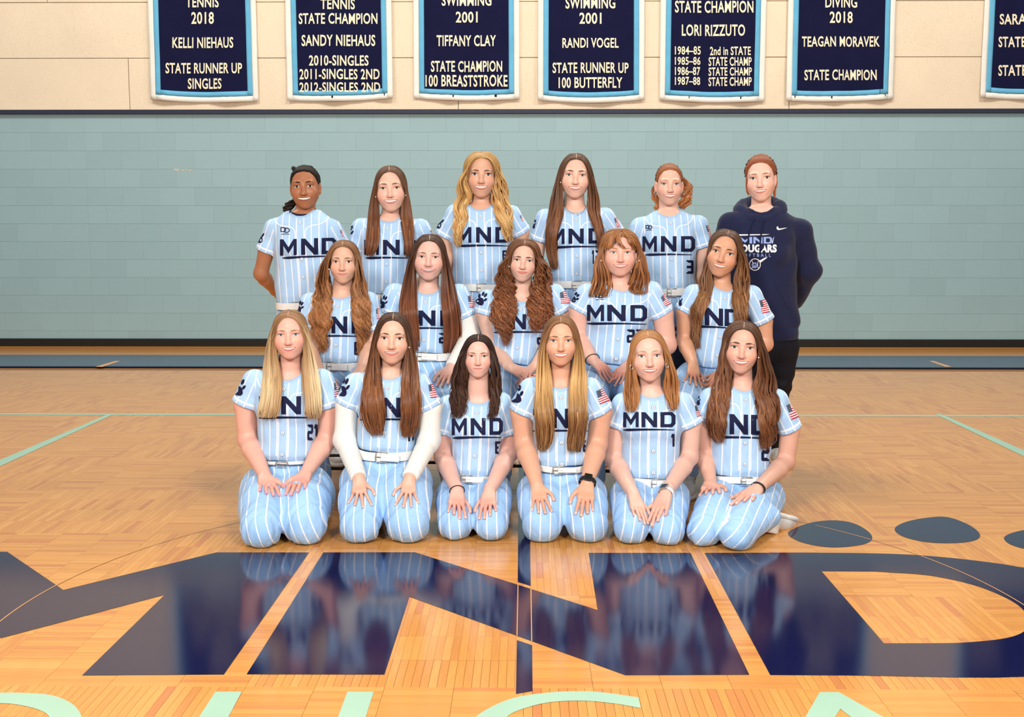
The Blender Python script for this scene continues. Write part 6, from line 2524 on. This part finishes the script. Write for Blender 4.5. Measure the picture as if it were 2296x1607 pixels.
         mnd=dict(M=(170, 335), N=(372, 530), D=(572, 720), top=846, bot=1012, slope=0, under=(200, 660, 1042)), num=('0', 592, 692, 1097, 1230), paw=(52, 750, 60, 120, .4), flag=((814, 772), (848, 760), (848, 862), (824, 872)), buckle=-.012),
    dict(dict(PM, Y=5.67), seed=8, T=(840, 510, 4.284), group=G_M, long=True, label='seated player with waist-length straight auburn hair over white long sleeves',
         head=(518, 76, 285, 505), roll=2, collar=(510, 644), hem=(488, 1175), waist=282, chest=300, shL=(132, 565), shR=(880, 575), slL=(135, 825), slR=(900, 850), ar=1.12, shr=1.1,
         armL=dict(e=(90, 960), w=(230, 1250), t=(300, 1400)), armR=dict(e=(915, 1060), w=(735, 1345), t=(655, 1560)), skin=(230, 182, 164), kneex=((300, 1560), (720, 1560)),
         face=dict(fw=1.03, jw=1.08, full=3, mw=31, teeth=7, smile=4.6, open=6.8, brow=(112, 78, 58), browt=2.3, iris=(66, 52, 46), cheek=1.2, nw=1.12, lip=(206, 118, 112), show=.7), blush=.5,
         hair=dict(style='long', **dict(BROWN, root=(66, 42, 30), tip=(108, 58, 34), hi=(140, 84, 52)), a0=60, n=220,
                   L=[(240, 312, 372), (280, 308, 372), (350, 294, 387), (450, 284, 408), (550, 258, 417), (650, 238, 404), (750, 220, 408), (850, 225, 422), (950, 270, 424), (1100, 330, 427), (1255, 360, 420)],
                   R=[(240, 662, 700), (280, 663, 704), (350, 658, 732), (450, 628, 762), (550, 623, 783), (650, 628, 803), (750, 638, 824), (850, 648, 834), (950, 655, 846), (1050, 655, 852), (1150, 655, 812), (1280, 658, 735)], ragged=.14),
         mnd=dict(M=(240, 390), N=(422, 585), D=(630, 780), top=797, bot=941, slope=0, under=(270, 720, 968)), num=('2', 612, 690, 1012, 1112), paw=(82, 715, 60, 125, .38), flag=((893, 657), (945, 655), (970, 765), (908, 768)), buckle=-.004),
    dict(dict(PM, Y=5.59), seed=9, T=(1050, 520, 4.284), group=G_M, nobelt=True, label='seated player with long curly reddish-brown hair, hands folded in lap',
         head=(528, 46, 275, 478), roll=5, collar=(510, 672), hem=(458, 1230), waist=222, chest=262, shL=(120, 570), shR=(905, 525), slL=(155, 775), slR=(925, 765),
         armL=dict(e=(245, 1110), w=(405, 1300), t=(570, 1375), nx=.1), armR=dict(e=(815, 1040), w=(650, 1270), t=(510, 1390)), skin=(228, 182, 160), kneex=((255, 1560), (690, 1560)), ar=1.08,
         face=dict(fw=.95, jw=.93, mw=24, teeth=0, smile=3.2, open=7.6, brow=(98, 68, 48), browt=3.0, browh=(16, 20, 16), iris=(74, 78, 80), lip=(206, 106, 104), ul=5.0, ll=7.0, earrings=(('stud', -1),)), blush=.5,
         hair=dict(style='long', root=(108, 68, 42), tip=(106, 58, 32), hi=(172, 104, 60), hiamt=.75, a0=60, vol=13, puff=5, amp=.0115, lam=.068, clump=14, wild=1.0, w=.0044, n=190, w0=.22, seg=84, fly=2.2,
                   L=[(200, 345, 415), (250, 318, 408), (320, 290, 404), (420, 258, 422), (520, 248, 470), (620, 238, 472), (720, 218, 480), (820, 200, 452), (900, 235, 430), (980, 320, 410), (1090, 335, 385)],
                   R=[(200, 648, 725), (250, 650, 755), (320, 658, 785), (420, 640, 804), (520, 600, 806), (620, 568, 806), (720, 560, 822), (800, 570, 832), (880, 590, 720), (960, 615, 690)], ragged=.4),
         mnd=dict(M=(285, 395), N=(415, 555), D=(600, 752), top=790, bot=933, slope=0, under=(250, 740, 962)), num=('5', 655, 722, 1010, 1130), paw=(130, 640, 75, 130, .5), flag=((878, 582), (942, 566), (985, 685), (890, 686))),
    dict(dict(PM, Y=5.475), seed=10, T=(1270, 500, 4.284), group=G_M, knee_d=.30, nobelt=True, label='seated player with shoulder-length copper hair and curled bangs wearing number 22',
         head=(520, 46, 285, 508), roll=0, collar=(512, 662), hem=(455, 1312), waist=288, chest=312, shL=(138, 612), shR=(890, 600), slL=(125, 850), slR=(925, 880), ar=1.25, shr=1.14, bust=1.35, dep=1.12, slr=1.12,
         armL=dict(e=(110, 1110), w=(250, 1310), t=(440, 1478)), armR=dict(e=(965, 1170), w=(610, 1350), t=(450, 1490)), skin=(232, 178, 158), kneex=((260, 1570), (690, 1570)),
         face=dict(fw=1.1, jw=1.1, full=4, mw=29.5, teeth=6.2, smile=5, open=7.2, brow=(176, 124, 84), browt=2.3, iris=(108, 112, 110), cheek=1.2, lip=(206, 112, 106), earout=8, earrings=(('stud', -1), ('stud', 1))), blush=.6, neck=1.12,
         hair=dict(style='long', root=(146, 96, 54), tip=(92, 50, 28), hi=(198, 130, 76), hiamt=.85, a0=74, vol=13, puff=4, amp=.006, lam=.2, clump=5, n=190, hairline=44,
                   bangs=[[(522, 66, 16), (455, 108, 20), (410, 180, 17), (396, 250, 9)], [(535, 70, 15), (500, 112, 20), (500, 175, 17), (548, 236, 7)], [(545, 66, 16), (592, 112, 20), (622, 180, 17), (655, 250, 9)],
                          [(520, 64, 17), (430, 112, 22), (384, 190, 17), (372, 265, 8)], [(548, 64, 17), (620, 118, 22), (660, 190, 17), (690, 260, 8)], [(528, 66, 16), (470, 108, 21), (440, 170, 18), (425, 232, 9)]],
                   L=[(240, 318, 366), (290, 305, 362), (350, 288, 366), (420, 258, 424), (500, 248, 436), (580, 228, 446), (650, 205, 450), (705, 195, 425)],
                   R=[(240, 708, 738), (290, 712, 748), (350, 706, 756), (430, 640, 774), (500, 618, 794), (580, 585, 814), (640, 568, 814), (678, 660, 806)], ragged=.10),
         mnd=dict(M=(200, 362), N=(392, 570), D=(615, 772), top=787, bot=940, slope=.01, under=(198, 768, 967)), num=('22', 575, 745, 1020, 1148), logo=(320, 695, 70), paw=(78, 712, 70, 100, .7), flag=((905, 712), (953, 668), (1000, 775), (946, 798)), wrist=(('tie', -1),)),
    dict(dict(PM, Y=5.62), seed=11, T=(1500, 510, 4.284), group=G_M, knee_d=.33, label='seated player with head tilted, long brown hair with lighter streaks, right of number 22',
         head=(517, 22, 242, 472), roll=13, yaw=-8, collar=(512, 612), hem=(412, 1312), waist=205, chest=258, shL=(182, 560), shR=(872, 585), slL=(150, 815), slR=(915, 905),
         armL=dict(e=(150, 1085), w=(230, 1310), t=(238, 1520), hp=1, spread=2.3), armR=dict(e=(925, 1120), w=(560, 1365), t=(325, 1525)), skin=(214, 158, 126), kneex=((210, 1590), (560, 1590)), ar=1.02,
         face=dict(fw=.96, jw=.93, mw=28, teeth=6, smile=4.4, open=9, brow=(88, 62, 44), browt=2.6, iris=(78, 78, 76), lip=(206, 116, 104), lash=1.3, cheek=1.05), blush=.4,
         hair=dict(style='long', root=(84, 56, 38), tip=(112, 70, 40), hi=(176, 124, 76), hiamt=.8, a0=60, vol=10, amp=.0075, lam=.17, clump=7, n=200, w0=.25,
                   L=[(150, 436, 478), (200, 410, 440), (250, 380, 412), (350, 338, 402), (450, 308, 442), (550, 292, 434), (650, 286, 396), (750, 230, 374), (850, 215, 318), (950, 228, 304), (1050, 222, 302), (1160, 240, 290)],
                   R=[(150, 645, 742), (200, 652, 752), (250, 655, 762), (350, 662, 772), (450, 638, 774), (550, 590, 774), (650, 608, 768), (750, 604, 768), (850, 610, 758), (930, 625, 752)], ragged=.25),
         mnd=dict(M=(215, 315), N=(345, 518), D=(535, 690), top=775, bot=938, slope=.05, under=(215, 640, 957)), paw=(110, 700, 30, 110, 0), flag=((866, 700), (926, 690), (965, 812), (896, 826)), nobelt=True),
    # ---------------- kneeling
    dict(dict(PF, Y=4.9), seed=12, T=(510, 680, 2.87), group=G_F, nails=True, label='kneeling player with straight blonde-tipped hair, pink nails and number 21',
         head=(390, 34, 204, 362), roll=-2, collar=(395, 488), hem=(388, 980), waist=188, hemw=165, chest=208, shL=(122, 440), shR=(660, 440), slL=(112, 650), slR=(668, 665), ar=1.18, slr=1.16, belt=(-.020, -.006),
         armL=dict(e=(130, 875), w=(240, 1108), t=(288, 1296)), armR=dict(e=(640, 875), w=(505, 1092), t=(408, 1272)), skin=(232, 176, 156), hipx=(45, 690, 1180), knees=((84, 352, 1582), (362, 645, 1560)),
         face=dict(fw=1.0, jw=1.02, full=1, mw=27, teeth=5.5, smile=4.6, open=8.0, brow=(140, 104, 76), browt=2.3, iris=(112, 124, 132), cheek=1.15, lip=(208, 108, 106), nw=1.08), blush=.6,
         hair=dict(style='long', root=(140, 100, 66), tip=(188, 148, 102), hi=(230, 204, 158), hiamt=.9, dark_in=True, a0=58, n=200,
                   L=[(200, 248, 302), (240, 240, 306), (300, 229, 316), (400, 224, 347), (500, 214, 357), (600, 204, 357), (700, 182, 347), (738, 184, 325)],
                   R=[(200, 492, 532), (240, 486, 540), (300, 478, 552), (400, 478, 578), (500, 479, 597), (600, 484, 612), (700, 488, 617), (745, 510, 606)], ragged=.08),
         mnd=dict(M=(205, 330), N=(347, 473), D=(500, 612), top=598, bot=712, slope=0, under=(205, 600, 735)), num=('21', 512, 590, 778, 880), paw=(78, 540, 58, 110, .25), flag=((682, 513), (712, 508), (722, 598), (690, 603))),
    dict(dict(PF, Y=4.8), seed=13, T=(740, 690, 2.977), group=G_F, long=True, label='kneeling player with long brown hair, braces and white long sleeves, hands spread on thighs',
         head=(412, 36, 206, 378), roll=2, collar=(402, 468), hem=(378, 930), waist=190, chest=202, shL=(118, 448), shR=(652, 455), slL=(112, 648), slR=(672, 668), ar=1.05,
         armL=dict(e=(100, 885), w=(192, 1135), t=(198, 1326), spread=2.6, thumb=48), armR=dict(e=(660, 885), w=(532, 1135), t=(512, 1322), spread=2.6, thumb=48), skin=(226, 176, 152), hipx=(45, 683, 1175), knees=((58, 348, 1580), (368, 672, 1576)),
         face=dict(fw=.99, jw=.98, mw=27.5, teeth=5.6, smile=4, open=9.0, brow=(84, 56, 40), browt=2.6, browh=(17, 24, 16), iris=(66, 50, 42), lip=(208, 112, 108), braces=True, nw=1.08, earrings=(('stud', 1),)), blush=.4,
         hair=dict(style='long', **BROWN, a0=62, n=200, amp=.004, lam=.2,
                   L=[(200, 284, 312), (240, 275, 318), (300, 260, 332), (400, 244, 342), (500, 229, 347), (600, 204, 362), (700, 199, 372), (780, 218, 368), (850, 270, 355)],
                   R=[(200, 528, 556), (240, 520, 560), (300, 504, 572), (400, 474, 588), (500, 473, 602), (600, 474, 612), (700, 464, 608), (800, 460, 604), (865, 485, 575)], ragged=.14),
         mnd=dict(M=(192, 325), N=(352, 470), D=(495, 600), top=600, bot=728, slope=0, under=(200, 580, 745)), num=('10', 506, 585, 790, 890), paw=(90, 530, 60, 125, .25), flag=((655, 513), (692, 507), (712, 598), (670, 602)), buckle=-.005),
    dict(dict(PF, Y=4.92), seed=14, T=(960, 740, 3.314), group=G_F, label='kneeling player with dark brown damp hair and closed mouth wearing number 6',
         head=(370, 44, 196, 356), roll=.5, collar=(372, 536), hem=(347, 1040), waist=172, chest=200, shL=(98, 498), shR=(600, 482), slL=(108, 760), slR=(598, 768), ar=1.08,
         armL=dict(e=(112, 940), w=(215, 1195), t=(206, 1388), skew=4), armR=dict(e=(598, 915), w=(455, 1198), t=(437, 1396)), skin=(232, 182, 164), hipx=(50, 632, 1190), knees=((68, 330, 1572), (332, 600, 1578)), hands=.96,
         face=dict(fw=.98, jw=1.0, mw=23, teeth=0, smile=1.2, open=7.4, brow=(128, 92, 70), browt=2.4, browh=(15, 21, 17), iris=(86, 82, 78), lip=(206, 120, 116), ul=2.6, ll=4.6), blush=.75,
         hair=dict(style='long', root=(48, 32, 26), tip=(58, 38, 30), hi=(98, 68, 54), hiamt=.5, a0=64, vol=7, n=170, amp=.006, lam=.12, clump=10, fly=1.6, ragged=.3,
                   L=[(150, 232, 284), (200, 216, 276), (250, 204, 272), (350, 184, 287), (450, 169, 282), (550, 164, 284), (620, 164, 274), (655, 168, 225)],
                   R=[(150, 470, 508), (200, 474, 516), (250, 476, 524), (350, 464, 533), (430, 468, 542), (500, 466, 528), (600, 462, 515), (660, 445, 490)]),
         mnd=dict(M=(178, 287), N=(316, 426), D=(455, 552), top=655, bot=777, slope=-.01, under=(185, 542, 797)), num=('6', 494, 545, 825, 918), logo=(240, 590, 40), wrist=(('tie', -1),), belt=(-.032, -.002), buckle=-.03),
    dict(dict(PF, Y=4.77), seed=15, T=(1130, 700, 3.03), group=G_F, label='kneeling player with long golden-brown hair and black square smartwatch',
         head=(387, 40, 196, 366), roll=0, collar=(382, 508), hem=(388, 1008), waist=180, chest=198, shL=(128, 468), shR=(635, 465), slL=(118, 682), slR=(660, 682), ar=1.18, shr=1.06, slr=1.14,
         armL=dict(e=(140, 885), w=(222, 1168), t=(264, 1370), spread=1.5), armR=dict(e=(632, 890), w=(566, 1160), t=(543, 1382), spread=.8), skin=(224, 168, 138), hipx=(78, 712, 1205), knees=((120, 402, 1572), (418, 708, 1572)),
         face=dict(fw=.98, jw=1.0, mw=28.5, teeth=6.8, smile=4.8, open=8.0, brow=(128, 92, 64), browt=2.7, iris=(96, 104, 104), lip=(204, 116, 104), cheek=1.1), blush=.4,
         hair=dict(style='long', root=(124, 84, 52), tip=(106, 64, 36), mid=(206, 160, 100), hi=(214, 168, 108), hiamt=.45, a0=58, n=200, amp=.004, lam=.3,
                   L=[(200, 238, 292), (250, 234, 297), (300, 229, 302), (400, 221, 312), (500, 214, 322), (600, 209, 334), (700, 204, 342), (800, 207, 346), (900, 214, 324), (940, 222, 296)],
                   R=[(200, 488, 537), (250, 484, 545), (300, 478, 552), (400, 459, 567), (500, 440, 572), (600, 440, 562), (700, 434, 572), (800, 440, 567), (900, 424, 548), (945, 432, 524)], ragged=.08),
         mnd=dict(M=(200, 312), N=(333, 440), D=(468, 570), top=655, bot=785, slope=0, under=(200, 570, 805)), num=('18', 495, 572, 868, 948), paw=(86, 555, 72, 120, .1), flag=((625, 535), (688, 508), (715, 600), (650, 625)), wrist=(('blackwatch', 1),), belt=(-.030, -.004), buckle=-.012),
    dict(dict(PF, Y=4.87), seed=16, T=(1340, 730, 3.15), group=G_F, label='kneeling player with shoulder-length strawberry-blonde hair, hoop earrings and white smartwatch',
         head=(366, 48, 216, 398), roll=-3, collar=(375, 500), hem=(372, 1042), waist=208, chest=208, shL=(128, 492), shR=(656, 488), slL=(128, 715), slR=(665, 698), ar=1.06,
         armL=dict(e=(115, 940), w=(255, 1198), t=(318, 1396), spread=.9), armR=dict(e=(645, 930), w=(480, 1185), t=(400, 1410), spread=1.2), skin=(232, 184, 164), hipx=(85, 672, 1200), knees=((108, 362, 1552), (364, 614, 1564)),
         face=dict(fw=1.0, jw=.97, mw=27, teeth=5.5, smile=3.8, open=9.0, brow=(180, 138, 104), browt=2.4, browh=(18, 25, 18), iris=(104, 112, 116), lip=(206, 110, 106), earrings=(('hoop', -1), ('hoop', 1))), blush=.45,
         hair=dict(style='long', root=(168, 116, 70), tip=(158, 100, 56), hi=(210, 154, 98), hiamt=.6, a0=70, n=170, amp=.004, lam=.2, ragged=.16, vol=8,
                   L=[(220, 213, 248), (260, 208, 256), (300, 204, 262), (400, 198, 292), (470, 178, 302), (550, 190, 288), (605, 192, 268)],
                   R=[(220, 488, 526), (260, 486, 538), (300, 484, 552), (400, 464, 572), (480, 480, 577), (550, 500, 572), (595, 512, 560)]),
         mnd=dict(M=(183, 290), N=(310, 420), D=(443, 548), top=611, bot=716, slope=0, under=(183, 540, 735)), num=('1', 512, 556, 763, 852), flag=((684, 566), (715, 560), (740, 636), (700, 642)), wrist=(('whitewatch', 1),), belt=(-.040, -.004), buckle=.02),
    dict(dict(PF, Y=4.99), seed=17, T=(1520, 710, 2.977), group=G_F, label='kneeling player with long wavy brown hair and black wristband, rightmost in the front, shoe showing',
         head=(430, 48, 208, 382), roll=4, yaw=-5, collar=(425, 488), hem=(412, 1034), waist=200, chest=212, shL=(170, 490), shR=(712, 498), slL=(160, 690), slR=(752, 755), slf=.55,
         armL=dict(e=(182, 930), w=(218, 1112), t=(197, 1298)), armR=dict(e=(722, 965), w=(530, 1148), t=(345, 1312), wup=.042, tup=.014), skin=(226, 174, 152), hipx=(128, 745, 1165), hipdx=.025, r1max=.105, hipz=.075, foot_dy=.24, knees=((54, 280, 1546), (276, 508, 1576)), foot_dx=.20, ar=1.05,
         face=dict(fw=.96, jw=.93, mw=28, teeth=6.5, smile=5.2, open=8.4, brow=(84, 56, 40), browt=3.0, browh=(17, 22, 16), iris=(84, 84, 80), lip=(208, 112, 104), cheek=1.1, earrings=(('stud', 1),)), blush=.45,
         hair=dict(style='long', **dict(BROWN, root=(84, 54, 36), tip=(106, 62, 36)), a0=60, n=220, vol=12, amp=.008, lam=.16, clump=7, ragged=.2, w0=.25,
                   L=[(200, 288, 338), (250, 278, 344), (300, 268, 352), (400, 249, 372), (500, 224, 352), (600, 199, 332), (700, 184, 332), (780, 198, 314), (838, 238, 312)],
                   R=[(200, 548, 602), (250, 540, 615), (300, 534, 628), (400, 508, 652), (500, 498, 672), (600, 528, 682), (700, 543, 672), (800, 540, 662), (885, 558, 604)]),
         mnd=dict(M=(235, 318), N=(345, 468), D=(488, 615), top=652, bot=783, slope=.03, under=(262, 640, 807)), num=('2', 553, 612, 842, 962), paw=(138, 560, 20, 60, 0), flag=((722, 590), (770, 572), (812, 665), (757, 688)), wrist=(('band', 1),), belt=(-.034, -.004), buckle=.012),
]

# ------------------------------------------------------------------ chairs of the middle row


def chair(x, Y, label):
    r = empty('folding_chair', (x, Y, 0))
    tag(r, label, 'chair', 'chairs of the middle row')
    yf, yr = Y - .16, Y + .26
    m = MB(); m.box((x - .172, Y - .20, .382), (x + .172, Y + .16, .402), .008); m.done('seat', M_CHAIRBLK, r)
    for s in (-1, 1):
        m = MB(); m.tube([(x + s * .188, yf, 0), (x + s * .186, yf + .03, .2), (x + s * .186, Y + .07, .45), (x + s * .185, Y + .20, .70), (x + s * .18, Y + .215, .755)], .0125, 8); m.done('front_leg', M_CHAIR, r, smooth=True)
        m = MB(); m.tube([(x + s * .204, yr, 0), (x + s * .202, yr - .05, .15), (x + s * .20, Y - .02, .39)], .0115, 8); m.done('rear_leg', M_CHAIR, r, smooth=True)
    m = MB(); m.tube([(x - .18, Y + .215, .755), (x - .14, Y + .22, .785), (x + .14, Y + .22, .785), (x + .18, Y + .215, .755)], .0125, 8); m.done('top_rail', M_CHAIR, r, smooth=True)
    V = np.array([[(x + u, Y + .20 + .025 * (1 - (u / .18) ** 2) - (.04 if z < .6 else 0), z) for z in (.53, .60, .68, .755)] for u in np.linspace(-.18, .18, 9)])
    m = MB(); m.grid(V); o = m.done('backrest', M_CHAIR, r, smooth=True)
    md = o.modifiers.new('thickness', 'SOLIDIFY'); md.thickness = .006
    m = MB(); m.tube([(x - .187, yf + .012, .115), (x + .187, yf + .012, .115)], .0085, 8); m.done('stretcher', M_CHAIRBLK, r, smooth=True)
    m = MB(); m.tube([(x - .203, yr - .035, .105), (x + .203, yr - .035, .105)], .0085, 8); m.done('stretcher', M_CHAIRBLK, r, smooth=True)


for S_, lb in ((7, 'navy folding chair under the leftmost seated player'), (8, 'navy folding chair under the seated player in white long sleeves'),
               (9, 'navy folding chair under the curly-haired seated player'), (10, 'navy folding chair under the seated player wearing number 22'),
               (11, 'navy folding chair with back corner showing beside the tilted-head player')):
    sp = [q_ for q_ in TEAM if q_['seed'] == S_][0]
    hx = sp['T'][0] + sp['hem'][0] / sp['T'][2]
    chair(float(P(hx, 800, sp['Y'])[0]) - (.02 if S_ == 11 else 0), sp['Y'] + .03, lb)
ONLY = None
for S_ in TEAM:
    if ONLY and str(S_['seed']) not in ONLY.split(','): continue
    build_person(S_)
